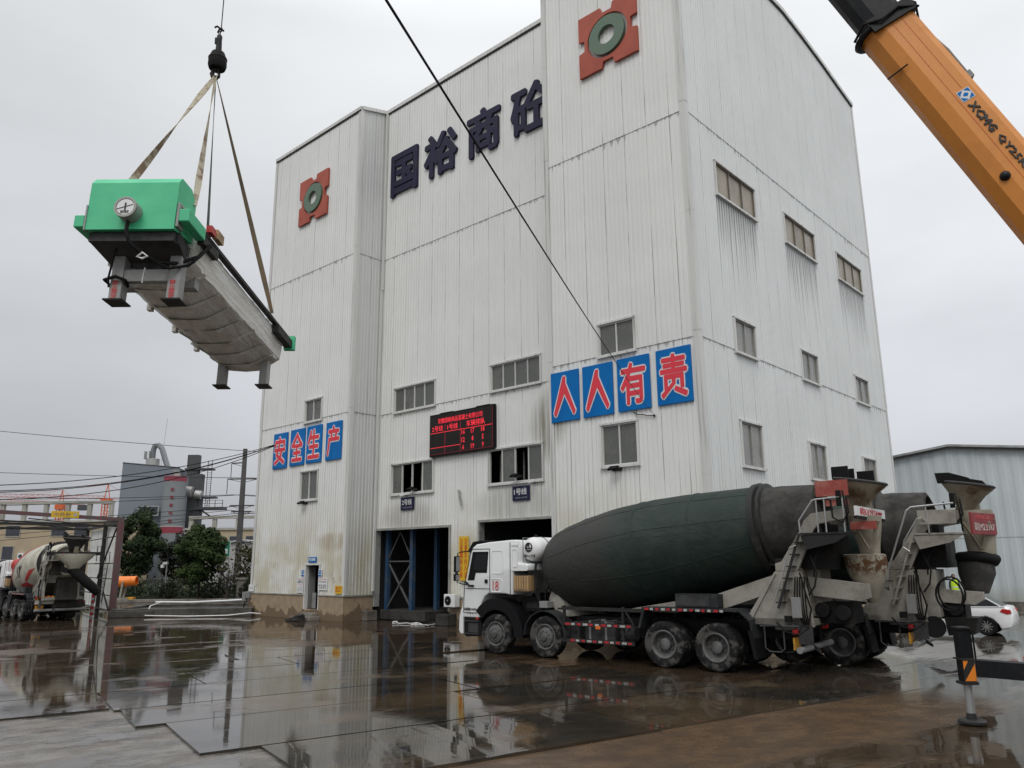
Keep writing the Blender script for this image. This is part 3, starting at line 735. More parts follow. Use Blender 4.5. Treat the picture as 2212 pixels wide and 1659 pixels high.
MB().box(5.0, 5.75, 1.1, 1.6, 0, .46).build('bay_kerb', M['cement_grey'], bld, bevel=.03); MB().box(.06, .45, 1.0, 1.6, 0, .45).build('bay_kerb', M['concrete'], bld, bevel=.03)
# steps to the doorway
mb = MB(); mb.box(-3.3, -1.7, -.62, -.07, 0, .18); mb.box(-3.1, -1.9, -.36, -.065, .18, .33)
mb.build('door_step', M['concrete'], bld, bevel=.015)

def window(f, a0, a1, z0, z1, n, glass, open_i=(), sash='white_trim'):
    mb = MB(); t = .055
    # outer flashing and projecting sill
    fbox(mb, f, a0 - .07, a0, -.04, .075, z0 - .06, z1 + .07); fbox(mb, f, a1, a1 + .07, -.04, .075, z0 - .06, z1 + .07)
    fbox(mb, f, a0 - .07, a1 + .07, -.04, .095, z1 + .002, z1 + .075); fbox(mb, f, a0 - .09, a1 + .09, -.04, .12, z0 - .085, z0 - .004)
    fr = mb.build('window', M['white_trim'], bld)
    mb = MB()
    fbox(mb, f, a0 + .002, a0 + .04, -.05, .03, z0, z1); fbox(mb, f, a1 - .04, a1 - .002, -.05, .03, z0, z1)
    fbox(mb, f, a0 + .04, a1 - .04, -.05, .03, z0, z0 + .045); fbox(mb, f, a0 + .04, a1 - .04, -.05, .03, z1 - .045, z1 - .002)
    w = (a1 - a0) / n
    for i in range(1, n): fbox(mb, f, a0 + w * i - .022, a0 + w * i + .022, -.05, .032, z0 + .045, z1 - .045)
    mb.build('sash', M[sash], fr)
    mb = MB()
    for i in range(n):
        if i in open_i: continue
        j = random.uniform(-.006, .006)
        fbox(mb, f, a0 + w * i + .015, a0 + w * (i + 1) - .015, -.03 + j, -.02 + j, z0 + .03, z1 - .03)
        if open_i: mb.build('pane', glass, fr); mb = MB()
    if mb.v: mb.build('pane', glass, fr)
    return fr
for i, w in enumerate(W_LT + W_RT): window(fL, *w, M['glass'])
for i, w in enumerate(W_C): window(fC, *w, M['glass'], ((), (), (1, 2), (0, 2))[i])
for i, w in enumerate(W_S): window(fS, *w, M['curtain'] if i < 3 else M['glass_side'], (), 'filter_frame' if i < 3 else 'grey_trim')
# inner partition seen through the open sashes
mb = MB()
for x0, x1 in ((1.9, 3.4), (7.7, 10.4)):
    mb.box(x0, x0 + .06, 2.25, 2.3, 5.8, 7.1); mb.box(x1 - .06, x1, 2.25, 2.3, 5.8, 7.1); mb.box(x0, x1, 2.24, 2.3, 5.72, 5.86); mb.box((x0 + x1) / 2 - .03, (x0 + x1) / 2 + .03, 2.25, 2.3, 5.86, 7.1)
mb.build('inner_window_frame', M['grey_trim'], bld)
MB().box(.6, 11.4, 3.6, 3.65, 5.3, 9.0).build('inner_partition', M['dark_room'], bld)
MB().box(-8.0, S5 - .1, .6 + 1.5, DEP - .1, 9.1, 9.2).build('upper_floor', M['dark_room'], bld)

# ------------------------------------------------------------------ things fixed to the building
def onb(name, label, cat, s, y, z, group=None):
    """a thing whose base point lies on the building's face"""
    c, sn = math.cos(BRZ), math.sin(BRZ)
    return thing(name, label, cat, (O[0] + c * s - sn * y, O[1] + sn * s + c * y, z), BRZ, group)
def board(ch, s0, s1, z0, z1, label, grp):
    t = onb('sign_board', label, 'sign board', (s0 + s1) / 2, -.03, (z0 + z1) / 2, grp)
    w, h = s1 - s0, z1 - z0
    MB().box(-w / 2, w / 2, -.06, 0, -h / 2, h / 2).build('board', M['sign_blue'], t, bevel=.006, seg=1)
    k = .80 if ch != '人' else .76
    text('character_outline', ch, M['sign_white'], t, (0, -.062, 0), w * .84, h * .84, bold=.066, depth=.006)
    text('character', ch, M['sign_red'], t, (0, -.070, 0), w * .84 - .085, h * .84 - .085, bold=.026, depth=.006)
    return t
Gl, Gr = 'blue boards of the left slogan', 'blue boards of the right slogan'
board('安', -6.6, -5.29, 7.45, 9.32, 'blue board with red character 安, leftmost of the left tower slogan', Gl)
board('全', -4.98, -3.68, 7.48, 9.35, 'blue board with red character 全 on the left tower', Gl)
board('生', -3.49, -2.2, 7.49, 9.36, 'blue board with red character 生 on the left tower', Gl)
board('产', -1.82, -.56, 7.48, 9.35, 'blue board with red character 产, beside the left tower corner', Gl)
board('人', 12.5, 13.79, 7.56, 9.42, 'blue board with red character 人 beside the middle wall recess', Gr)
board('人', 13.97, 15.27, 7.56, 9.42, 'blue board with red character 人 that the cable passes, right next to 有', Gr)
board('有', 15.47, 16.78, 7.57, 9.43, 'blue board with red character 有 between two windows on the right tower', Gr)
board('责', 17.05, 18.36, 7.57, 9.44, 'blue board with red character 责 at the right tower corner', Gr)

def emblem(sc, zc, w, h, label):
    t = onb('emblem', label, 'emblem', sc, -.06, zc, 'red square emblems with green rings')
    hw, hh = w / 2, h / 2; n = .085
    # red square with notched edges and a round hole
    def edge(p, q, nx, nz, notch=True):
        (x0, z0), (x1, z1) = p, q; mx, mz = (x0 + x1) / 2, (z0 + z1) / 2; dx, dz = (x1 - x0) * n, (z1 - z0) * n
        d = .10 * w
        if not notch: return [p]
        return [p, (mx - dx, mz - dz), (mx - dx - nx * d, mz - dz - nz * d), (mx + dx - nx * d, mz + dz - nz * d), (mx + dx, mz + dz)]
    out = edge((-hw, -hh), (hw, -hh), 0, -1) + edge((hw, -hh), (hw, hh), 1, 0) + edge((hw, hh), (-hw, hh), 0, 1) + edge((-hw, hh), (-hw, -hh), -1, 0)
    # resample both loops to the same count by angle
    N = 96; R = .345 * w
    def ray_hit(th):
        dx, dz = math.cos(th), math.sin(th); best = 9
        for i in range(len(out)):
            (ax, az), (bx, bz) = out[i], out[(i + 1) % len(out)]
            ex, ez = bx - ax, bz - az; den = dx * ez - dz * ex
            if abs(den) < 1e-9: continue
            tt = (ax * ez - az * ex) / den; uu = (ax * dz - az * dx) / den
            if tt > 0 and -1e-6 <= uu <= 1 + 1e-6 and tt < best: best = tt
        return best
    ths = sorted(set([2 * PI * k / N for k in range(N)] + [math.atan2(z, x) % (2 * PI) for x, z in out] + [(math.atan2(z, x) + e) % (2 * PI) for x, z in out for e in (-.004, .004)]))
    mb = MB(); P = []
    for th in ths:
        b = ray_hit(th); P.append((R * math.cos(th), R * math.sin(th) * h / w, b * math.cos(th), b * math.sin(th)))
    m = len(P); vs = []
    for a in P: vs += [(a[0], -.10, a[1]), (a[2], -.10, a[3]), (a[2], 0, a[3]), (a[0], 0, a[1])]
    fs = []
    for i in range(m):
        a, b = i * 4, ((i + 1) % m) * 4
        fs += [(a, a + 1, b + 1, b), (a + 1, a + 2, b + 2, b + 1), (a + 2, a + 3, b + 3, b + 2), (a + 3, a, b, b + 3)]
    mb.add(vs, fs); mb.build('notched_square', M['logo_red'], t)
    mb = MB(); N = 48; vs = []; fs = []
    for k in range(N):
        th = 2 * PI * k / N
        for r, y in ((.305, -.15), (.145, -.15), (.145, -.03), (.305, -.03)): vs.append((r * w * math.cos(th), y, r * h * math.sin(th)))
    for k in range(N):
        a, b = k * 4, ((k + 1) % N) * 4
        fs += [(a, b, b + 1, a + 1), (a + 1, b + 1, b + 2, a + 2), (a + 2, b + 2, b + 3, a + 3), (a + 3, b + 3, b, a)]
    mb.add(vs, fs); mb.build('ring', M['logo_green'], t)
emblem(-3.95, 22.12, 2.68, 2.64, 'red notched square emblem with a green ring on the left tower')
emblem(15.68, 22.26, 2.68, 2.64, 'red notched square emblem with a green ring on the right tower, near its top')

for ch, s0, s1, z0, z1, lb in (('国', .62, 2.71, 21.12, 23.50, 'dark navy wall character 国, leftmost of four'), ('裕', 3.22, 5.62, 21.15, 23.5, 'dark navy wall character 裕, second of four'),
                               ('商', 6.3, 8.47, 21.15, 23.52, 'dark navy wall character 商, third of four'), ('砼', 9.12, 11.4, 21.15, 23.5, 'dark navy wall character 砼, half hidden by the right tower')):
    t = text('wall_character', ch, M['navy'], None, (0, 0, 0), s1 - s0, z1 - z0, bold=.030, depth=.12)
    c, sn = math.cos(BRZ), math.sin(BRZ); s, y = (s0 + s1) / 2, 1.66
    t.location = (O[0] + c * s - sn * y, O[1] + sn * s + c * y, (z0 + z1) / 2); t.rotation_euler = (0, 0, BRZ)
    tag(t, lb, 'wall character', 'navy characters on the middle wall')

# LED queue board
t = onb('led_screen', 'black electronic queue board with red glowing characters on the middle wall', 'screen', 6.04, 1.66, 8.2)
mb = MB(); mb.box(-2.02, 2.02, -.16, 0, -.97, .96); mb.box(-1.35, -.5, -.17, .02, .96, .99); mb.box(.95, 1.75, -.17, .02, .96, .99); mb.build('casing', M['black'], t, bevel=.01)
MB().box(-1.96, 1.96, -.168, -.162, -.88, .90).build('display', M['screen'], t)
y = -.171
def ltx(b, x0, x1, z0, z1, mat='led', bold=.01): text('characters', b, M[mat], t, ((x0 + x1) / 2, y, (z0 + z1) / 2), x1 - x0, z1 - z0, bold=bold, depth=.003)
ltx('安徽国裕商品混凝土有限公司', -1.45, 1.35, .50, .74)
ltx('2号线', -1.84, -1.13, .16, .42); ltx('1号线', -.83, -.17, .16, .42); ltx('车辆排队', .38, 1.5, .16, .44)
for r, row in enumerate((('16', '17', '18'), ('12', '8', '5'), ('6', '19', '9'))):
    for c_, v_ in enumerate(row):
        xx = (.18, .76, 1.38)[c_]; zz = (-.16, -.50, -.83)[r]; ww = .20 if len(v_) == 2 else .11
        ltx(v_, xx - ww / 2, xx + ww / 2, zz + .07 - .06, zz + .07 + .16, 'led', .012)
mb = MB(); mb.box(-1.95, 1.93, y, y + .004, .085, .11); mb.box(-1.95, 0.0, y, y + .004, -.585, -.562); mb.build('ruled_line', M['led'], t)
mb = MB(); mb.box(-1.0, -.985, y, y + .004, -.86, .44); mb.box(-.01, .005, y, y + .004, -.86, .44); mb.box(1.94, 1.948, y, y + .004, -.86, .88); mb.box(-1.95, 1.93, y, y + .004, -.875, -.868); mb.build('ruled_line', M['led_dim'], t)

def plaque(s, z, big, small, label):
    t = onb('bay_plaque', label, 'sign', s, 1.66, z, 'navy bay number plaques')
    MB().box(-.46, .46, -.03, 0, -.30, .29).build('plate', M['navy_sign'], t)
    text('lettering', big, M['sign_white'], t, (-.02, -.032, .06), .68, .27, bold=.014)
    text('small_lettering', small, M['strip_white'], t, (.03, -.032, -.185), .62, .07, bold=.0, depth=.003)
plaque(2.38, 5.27, '2号线', 'HZS180-1Q3000型', 'navy plaque reading 2号线 over the left truck bay')
plaque(9.42, 5.30, '1号线', 'HZS120-1Q3000型', 'navy plaque reading 1号线 over the right truck bay')

t = onb('passage_sign', 'small blue sign 安全通道 above the narrow doorway', 'sign', -2.56, -.03, 2.77)
MB().box(-.33, .33, -.025, 0, -.13, .13).build('plate', M['sign_blue'], t)
text('lettering', '安全通道', M['sign_white'], t, (-.01, -.027, .02), .55, .15, bold=.02, depth=.003)
for s, lb in ((-3.31, 'small blue-and-white mandatory sign left of the doorway'), (-1.86, 'small blue-and-white mandatory sign right of the doorway')):
    t = onb('safety_sign', lb, 'sign', s, -.04, 2.15, 'blue-and-white mandatory signs')
    MB().box(-.13, .13, -.02, 0, -.18, .18).build('plate', M['sign_white'], t)
    MB().lathe([(0, .105), (.006, .105)], (0, -.026, .05), (0, 1, 0), 20).build('disc', plain('signal_blue', (0, .17, .42), .4) if 'sb' not in M else M['sb'], t)
    MB().ball((0, -.028, .06), .035, 8, 6, (1, .2, 1.1)).build('head_symbol', M['sign_white'], t)
    MB().box(-.11, .11, -.025, -.02, -.16, -.08).build('band', M['sign_blue'], t)
def notice(s, z, w, h, label, seed, heads):
    t = onb('notice_board', label, 'notice', s, -.04, z)
    MB().box(-w / 2, w / 2, -.02, 0, -h / 2, h / 2).build('sheet', M['sign_white'], t)
    for n_, (b, zz, hh, mt) in enumerate(heads): text('printing', b, M[mt], t, (0, -.022, zz * h), w * .82, hh * h, bold=.0, depth=.002)
notice(-3.49, 1.58, .54, .72, 'tall white notice sheet left of the doorway', 3, (('安全告知', .40, .07, 'letter_red'), ('注意安全\n佩戴口罩', .22, .2, 'letter_black'), ('工艺流程', .02, .06, 'letter_red'), ('一二三四\n五六七八\n九十工作', -.26, .3, 'grey_steel')))
notice(-1.61, 1.65, .74, .56, 'wide white notice sheet right of the doorway', 5, (('安全生产制度', .38, .09, 'letter_red'), ('岗位职责', .18, .09, 'navy'), ('操作规程\n注意事项', -.2, .36, 'grey_steel')))
notice(-8.02, 1.38, .5, .34, 'small white notice at the far left corner of the building', 6, (('公示', .0, .3, 'grey_steel'),))
t = onb('yellow_notice', 'small yellow notice at the corner of the left tower', 'notice', -.33, -.05, 1.41)
MB().box(-.27, .27, -.02, 0, -.18, .18).build('sheet', M['yellow_sign'], t)
text('lettering', '卸料下方\n禁人通入', M['orange_txt'], t, (0, -.022, .02), .44, .24, bold=.01, depth=.002)
t = onb('yellow_banner', 'tall yellow banner with orange vertical characters between the two bays', 'banner', 6.14, 1.64, 2.82)
MB().box(-.29, .29, -.02, 0, -.98, .85).build('sheet', M['yellow_sign'], t)
text('lettering', '注\n意\n罐\n体\n反\n转', M['orange_txt'], t, (-.135, -.022, -.06), .19, 1.66, bold=.012, depth=.003)
text('lettering', '注\n意\n车\n内\n人\n员', M['orange_txt'], t, (.135, -.022, -.06), .19, 1.66, bold=.012, depth=.003)
t = text('wall_number', '1', M['letter_black'], None, (0, 0, 0), .12, .33, bold=.0, depth=.01)
c, sn = math.cos(BRZ), math.sin(BRZ)
t.location = (O[0] + c * 5.66 - sn * 1.66, O[1] + sn * 5.66 + c * 1.66, 2.16); t.rotation_euler = (0, 0, BRZ)
tag(t, 'small black numeral painted on the wall left of the yellow banner', 'numeral')

t = onb('air_conditioner', 'white outdoor air conditioner unit with round dark fan on the pillar between the bays', 'air conditioner', 5.64, 1.62, .76)
mb = MB(); mb.box(-.33, .33, -.34, -.04, 0, .52); mb.build('casing', M['paint_white'], t, bevel=.015)
MB().lathe([(0, .19), (.012, .19), (.012, .17)], (-.08, -.355, .26), (0, 1, 0), 24).build('fan_grille', M['black'], t)
MB().ball((-.08, -.36, .26), .035, 8, 6).build('fan_hub', M['grey_steel'], t)
mb = MB(); mb.beam((-.35, -.02, -.03), (-.35, -.42, -.03), .04); mb.beam((.35, -.02, -.03), (.35, -.42, -.03), .04); mb.beam((-.4, -.36, -.02), (.4, -.36, -.02), .03); mb.beam((-.35, -.4, -.03), (-.35, -.02, -.25), .03)
mb.build('bracket', M['dark_steel'], t)

def floodlight(s, y, z, label, white=False, tilt=.5):
    t = onb('floodlight', label, 'floodlight', s, y, z, 'floodlights on the building front')
    m = MB(); c, sn = math.cos(tilt), math.sin(tilt)
    def P(x, a, b): return (x, -.24 - (a * c), b * 1.0 - a * sn * 0 + a * sn)
    # tilted housing
    pts = []
    for dz in (0, 1):
        for x, a in ((-.17, -.12), (.17, -.12), (.17, .12), (-.17, .12)):
            pts.append((x, -.24 - a * c - dz * .07 * sn, a * -sn + dz * .07 * c))
    m.add(pts, [(3, 2, 1, 0), (4, 5, 6, 7), (0, 1, 5, 4), (1, 2, 6, 5), (2, 3, 7, 6), (3, 0, 4, 7)])
    m.build('housing', M['black'], t, bevel=.006)
    m = MB(); pts = []
    for dz in (-.006, 0):
        for x, a in ((-.14, -.09), (.14, -.09), (.14, .09), (-.14, .09)):
            pts.append((x, -.24 - a * c - dz * sn, a * -sn + dz * c))
    m.add(pts, [(3, 2, 1, 0), (4, 5, 6, 7), (0, 1, 5, 4), (1, 2, 6, 5), (2, 3, 7, 6), (3, 0, 4, 7)])
    m.build('lens', M['sign_white'] if white else M['grey_steel'], t)
    m = MB(); m.beam((-.18, 0, 0), (-.18, -.24, 0), .025); m.beam((.18, 0, 0), (.18, -.24, 0), .025); m.box(-.2, .2, -.015, 0, -.05, .05); m.build('bracket', M['dark_steel'], t)
floodlight(-3.45, -.03, 5.52, 'small floodlight under the lowest window of the left tower')
floodlight(15.3, -.03, 5.62, 'floodlight under the lowest window of the right tower')
floodlight(2.88, 1.64, 5.88, 'floodlight on the sill above the 2号线 plaque', True)
floodlight(9.3, 1.64, 5.98, 'floodlight on the sill above the 1号线 plaque', True)
for s, z, lb in ((2.3, 5.66, 'small white camera left of the left sill floodlight'), (10.15, 5.70, 'small white camera at the right end of the right operator window')):
    t = onb('security_camera', lb, 'camera', s, 1.64, z, 'white security cameras')
    m = MB(); m.cyl((-.02, -.36, -.06), (.03, -.12, .0), .045, .045, 10); m.build('body', M['sign_white'], t, smooth=True)
    m = MB(); m.beam((0, 0, -.03), (0, -.16, -.03), .03); m.box(-.05, .05, -.02, 0, -.08, .03); m.build('bracket', M['grey_steel'], t)
t = onb('tube_lamp', 'slanting grey strip lamp fixed between the two bays', 'lamp', 5.95, 1.64, 5.33)
m = MB(); m.beam((-.10, -.05, .33), (.12, -.09, -.35), .11, .05); m.build('lamp_body', M['grey_trim'], t, bevel=.01)
m = MB(); m.beam((0, 0, -.2), (.08, -.06, -.25), .03); m.beam((0, 0, .2), (-.06, -.05, .2), .03); m.build('bracket', M['dark_steel'], t)
t = onb('meter_box', 'grey electrical boxes with cables at the left corner plinth', 'meter box', -8.4, -.12, .55)
m = MB(); m.box(-.18, .12, -.12, .05, .15, .62); m.box(.15, .45, -.1, .05, .32, .66); m.build('box', M['grey_steel'], t, bevel=.01)
m = MB(); m.tube([(-.05, -.02, .15), (-.08, -.05, -.2), (-.05, -.15, -.5)], .03); m.tube([(.25, 0, .32), (.2, -.1, .0), (-.1, -.2, -.3), (-.5, -.3, -.42), (-1.2, -.3, -.5)], .018); m.build('conduit', M['rubber'], t)
t = onb('hose', 'tangled white hose lying on the ground before the left bay', 'hose', 3.6, .9, .03)
m = MB(); pts = []
for i in range(60):
    a = i / 59; pts.append((-1.6 + 3.0 * a + .22 * math.sin(i * .5), .35 * math.sin(i * .21 + 1) + .12 * math.cos(i * .63), .0 + .012 * (i % 3)))
m.tube(pts, .018, 6); m.build('hose', M['sign_white'], t)
# the steel tread block before the steps
t = onb('rusty_step', 'small rusty steel step frame lying before the doorway', 'step', -2.4, -.95, 0)
m = MB(); m.box(-.5, .5, -.2, .2, 0.02, .08); m.beam((-.45, -.18, .03), (.4, .18, .3), .05); m.box(.2, .5, -.15, .2, .08, .27); m.build('frame', M['dark_steel'], t)

# ------------------------------------------------------------------ concrete mixer trucks
# local frame of a truck: x runs rearward from the first axle, y runs away from the driver's side, z up
def make_wheel(kind):
    """front = single tyre with a bulging disc, rear = a pair of tyres with a hollow disc; built at y = 0 facing -y"""
    m = MB(); R = .56
    def tyre(y):
        return [(y + .0, .34), (y - .015, .40), (y - .02, .47), (y + .0, .53), (y + .03, -.555), (y + .08, -R), (y + .14, -R + .012), (y + .16, -R + .012), (y + .22, -R), (y + .27, -.555), (y + .30, .53), (y + .32, .47), (y + .315, .40), (y + .30, .34)]
    m.lathe(tyre(0), (0, 0, 0), (0, 1, 0), 72, cap=False, tooth=.018)
    if kind == 'rear': m.lathe(tyre(.34), (0, 0, 0), (0, 1, 0), 72, cap=False, tooth=.018)
    w = m.build('wheel', M['tyre'] if kind != 'dark' else M['tyre_dark'], None, smooth=True)
    r = MB()
    if kind == 'rear':
        r.lathe([(.30, .34), (.0, .345), (-.015, .33), (.0, .30), (.04, .285), (.14, .27), (.17, .20), (.17, .15), (.05, .14), (.03, .11), (.03, .0001)], (0, 0, 0), (0, 1, 0), 40, cap=False)
        for k in range(10): a = 2 * PI * k / 10; r.cyl((.19 * math.cos(a), .12, .19 * math.sin(a)), (.19 * math.cos(a), .17, .19 * math.sin(a)), .016, n=6)
    else:
        r.lathe([(.30, .34), (.0, .345), (-.018, .33), (.0, .30), (.03, .285), (.035, .25), (-.03, .235), (-.045, .15), (-.05, .11), (-.10, .10), (-.11, .06), (-.11, .0001)], (0, 0, 0), (0, 1, 0), 40, cap=False)
        for k in range(10): a = 2 * PI * k / 10; r.cyl((.165 * math.cos(a), -.085, .165 * math.sin(a)), (.165 * math.cos(a), -.04, .165 * math.sin(a)), .02, n=6)
    rim = r.build('rim', M['rim'], w, smooth=True)
    if kind != 'rear':
        h = MB()
        for k in range(10): a = 2 * PI * (k + .5) / 10; h.lathe([(0, .022), (.004, .022)], (.262 * math.cos(a), .012, .262 * math.sin(a)), (0, 1, 0), 8)
        h.build('hand_hole', M['rim_dark'], w)
    return w
WHEEL_F, WHEEL_R = make_wheel('front'), make_wheel('rear')
_used = set()
def put_wheel(proto, parent, x, y, flip=False, steer=0.0):
    if proto.name in _used: w = clone(proto)
    else: w = proto; _used.add(proto.name)
    w.parent = parent; w.location = (x, y, .56); w.rotation_euler = (0, random.uniform(0, 2), PI if flip else steer)
    return w

def loc(name, mb, mat, par, **k): return mb.build(name, M[mat], par, **k)

def mixer(label, pos, rz, ax, drum='tarp', style='a', group='concrete mixer trucks', tail=0.0):
    """ax = x of the four axles"""
    t = thing('mixer_truck', label, 'mixer truck', pos, rz, group)
    s = ax[3] - 6.79 + tail                # shift of everything behind the cab
    # ---- wheels
    for i in (0, 1):
        put_wheel(WHEEL_F, t, ax[i], .02); put_wheel(WHEEL_F, t, ax[i], 2.48, True)
    for i in (2, 3):
        put_wheel(WHEEL_R, t, ax[i], .02); put_wheel(WHEEL_R, t, ax[i], 2.48, True)
    # ---- chassis
    m = MB()
    m.box(-1.1, 8.75 + s, .80, .90, .78, 1.10); m.box(-1.1, 8.75 + s, 1.60, 1.70, .78, 1.10)
    for x in (-.9, 2.3, 3.4, 4.5 + s, 6.1 + s, 7.6 + s, 8.6 + s): m.box(x - .08, x + .08, .9, 1.6, .82, 1.06)
    m.box(.45, 4.6 + s, .62, 1.9, .62, .78)
    for i in range(4): m.cyl((ax[i], .35, .56), (ax[i], 2.15, .56), .075, n=10); m.ball((ax[i], 1.25, .56), .2, 10, 8)
    loc('chassis', m, 'frame_dark', t)
    # ---- cab
    P = [(-1.33, .98), (-1.37, 1.25), (-1.30, 1.62), (-1.22, 2.02), (-1.0, 2.88), (-.93, 3.02), (-.78, 3.12), (-.3, 3.17), (.55, 3.22), (.76, 3.22), (.78, 3.15), (.78, 2.64), (.82, 2.55), (1.12, 2.54), (1.16, 2.48), (1.16, 2.34), (.62, 2.32), (.60, 1.66), (.52, 1.66),
         (.34, 1.69), (-.30, 1.69), (-.46, 1.60), (-.58, 1.42), (-.64, 1.2), (-.66, .98)]
    cab = loc('cab', MB().prism(P, .06, 2.44), 'paint_white', t, bevel=.045, seg=3, smooth=True)
    g = MB()
    g.prism([(-1.12, 2.06), (-.92, 2.90), (-.30, 2.90), (-.36, 2.28), (-.80, 2.28), (-.86, 2.06)], .052, .062)
    g.prism([(-1.12, 2.06), (-.92, 2.90), (-.30, 2.90), (-.36, 2.28), (-.80, 2.28), (-.86, 2.06)], 2.438, 2.448)
    g.add([(-1.225, .2, 2.06), (-1.225, 2.3, 2.06), (-1.02, 2.3, 2.86), (-1.02, .2, 2.86), (-1.19, .2, 2.06), (-1.19, 2.3, 2.06), (-.98, 2.3, 2.86), (-.98, .2, 2.86)], [(0, 1, 2, 3), (4, 7, 6, 5), (0, 4, 5, 1), (1, 5, 6, 2), (2, 6, 7, 3), (3, 7, 4, 0)])
    win = loc('window', g, 'black', cab)
    loc('pane', MB().prism([(-.90, 2.40), (-.80, 2.82), (-.34, 2.82), (-.40, 2.34), (-.74, 2.34)], .046, .054), 'cab_glass', win)
    # door cut lines
    m = MB(); z = .055
    for a, b in (((-.25, 2.98), (-.25, 1.70)), ((-1.0, 2.98), (-.25, 2.98)), ((-1.22, 1.82), (-.25, 1.82)), ((.53, 3.16), (.53, 1.68)), ((-1.30, 1.12), (-.70, 1.12)), ((-.98, 2.99), (-1.25, 1.95)), ((-1.25, 1.95), (-1.29, 1.15))):
        m.beam((a[0], z, a[1]), (b[0], z, b[1]), .014, .014)
    loc('door_gap', m, 'frame_dark', cab)
    m = MB(); m.box(-.44, -.33, .03, .06, 1.98, 2.09); loc('door_handle', m, 'black', cab, bevel=.01)
    m = MB(); m.tube([(-1.22, .04, 2.0), (-1.1, .0, 1.98), (-1.02, .0, 1.9), (-.86, .02, 1.9)], .03, 8); loc('grab_handle', m, 'black', cab)
    def frame_panel(x0, x1, z0, z1, y=.056, nm='pressed_panel'):
        m = MB(); r = .06
        pts = []
        for cx, cz, a0 in ((x1 - r, z1 - r, 0), (x0 + r, z1 - r, 90), (x0 + r, z0 + r, 180), (x1 - r, z0 + r, 270)):
            for k in range(4): a = R_(a0 + k * 30); pts.append((cx + r * math.cos(a), y, cz + r * math.sin(a)))
        m.tube(pts, .011, 6, closed=True); loc(nm, m, 'paint_white', cab, smooth=True)
    frame_panel(-.16, .26, 2.26, 2.92); frame_panel(-.19, .22, 1.73, 2.10); frame_panel(.62, .80, 2.45, 2.95)
    m = MB(); m.box(.56, 1.15, .05, .07, 2.34, 2.37); m.box(.58, .82, .045, .07, 3.05, 3.09); loc('body_rib', m, 'paint_white', cab)
    # roof visor
    m = MB(); m.prism([(-1.06, 2.86), (-1.18, 2.93), (-.98, 3.20), (-.62, 3.24), (-.62, 3.20), (-.90, 3.12), (-1.0, 2.95)], .12, 2.38); loc('sun_visor', m, 'black', cab, bevel=.01)
    # bumper, steps, arch
    m = MB(); m.prism([(-1.40, .50), (-1.46, .60), (-1.44, 1.0), (-1.37, 1.22), (-1.30, 1.22), (-1.30, .50)], .04, 2.46); loc('bumper', m, 'paint_white', t, bevel=.02)
    m = MB(); m.prism([(-1.36, 1.22), (-1.40, 1.30), (-1.34, 2.0), (-1.28, 2.0), (-1.33, 1.3), (-1.3, 1.22)], .25, 2.25); loc('grille', m, 'black', t)
    m = MB(); m.prism([(-1.29, .50), (-1.29, .97), (-.68, .97), (-.62, .75), (-.60, .46), (-1.2, .42)], .09, 2.41); loc('step_well', m, 'frame_dark', t)
    m = MB(); m.box(-1.26, -.70, .05, .16, .50, .53); m.box(-1.26, -.70, .05, .16, .86, .90); m.box(-1.10, -.72, .07, .095, .55, .82); loc('step', m, 'tank_grey', t)
    m = MB(); m.box(-.78, -.70, .04, .09, .93, .99); loc('marker_lamp', m, 'tail_red', t)
    def arch(x, r0, r1, a0, a1, y0, y1, sq=1.0):
        m = MB(); n = 14; vs = []; fs = []
        for i in range(n + 1):
            a = R_(a0 + (a1 - a0) * i / n)
            for r in (r0, r1):
                for y in (y0, y1): vs.append((x + r * math.cos(a), y, .56 + r * sq * math.sin(a)))
        for i in range(n):
            a, b = i * 4, i * 4 + 4
            fs += [(a, a + 1, b + 1, b), (a + 2, b + 2, b + 3, a + 3), (a, b, b + 2, a + 2), (a + 1, a + 3, b + 3, b + 1)]
        fs += [(0, 2, 3, 1), (4 * n, 4 * n + 1, 4 * n + 3, 4 * n + 2)]
        return m.add(vs, fs)
    for y0, y1 in ((.0, .55), (1.95, 2.5)):
        loc('wheel_arch', arch(ax[0], .66, .98, -5, 142, y0 + .03, y1 - .03, 1.02), 'black', t, smooth=True)
        loc('fender', arch(ax[1] - .02, .68, .71, 2, 178, y0 - .02, y1), 'fender', t, smooth=True)
    # mirrors
    for y, sg in ((-.0, -1), (2.5, 1)):
        m = MB(); yy = y + sg * .16
        m.tube([(-1.0, y + .06 * -sg, 2.92), (-1.22, yy, 2.90), (-1.34, yy, 2.86), (-1.36, yy, 2.0), (-1.30, y, 1.95), (-1.18, y + .06 * -sg, 1.93)], .018, 8); loc('mirror_arm', m, 'black', t)
        m = MB(); m.box(-1.43, -1.33, yy - .1, yy + .1, 2.30, 2.78); m.box(-1.44, -1.34, yy - .1, yy + .1, 2.04, 2.25); mi = loc('mirror', m, 'black', t, bevel=.03, seg=3)
        m = MB(); m.box(-1.328, -1.322, yy - .08, yy + .08, 2.33, 2.75); m.box(-1.338, -1.332, yy - .08, yy + .08, 2.06, 2.22); loc('mirror_glass', m, 'steel', mi)
    # air intake, engine bay bits, hoses behind the cab
    m = MB()
    for i in range(6): m.box(.64 + i * .09, .71 + i * .09, .08, .5, 1.80, 2.20)
    m.box(.60, 1.16, .10, .52, 1.76, 1.82); loc('intake_box', m, 'filter', t, bevel=.015)
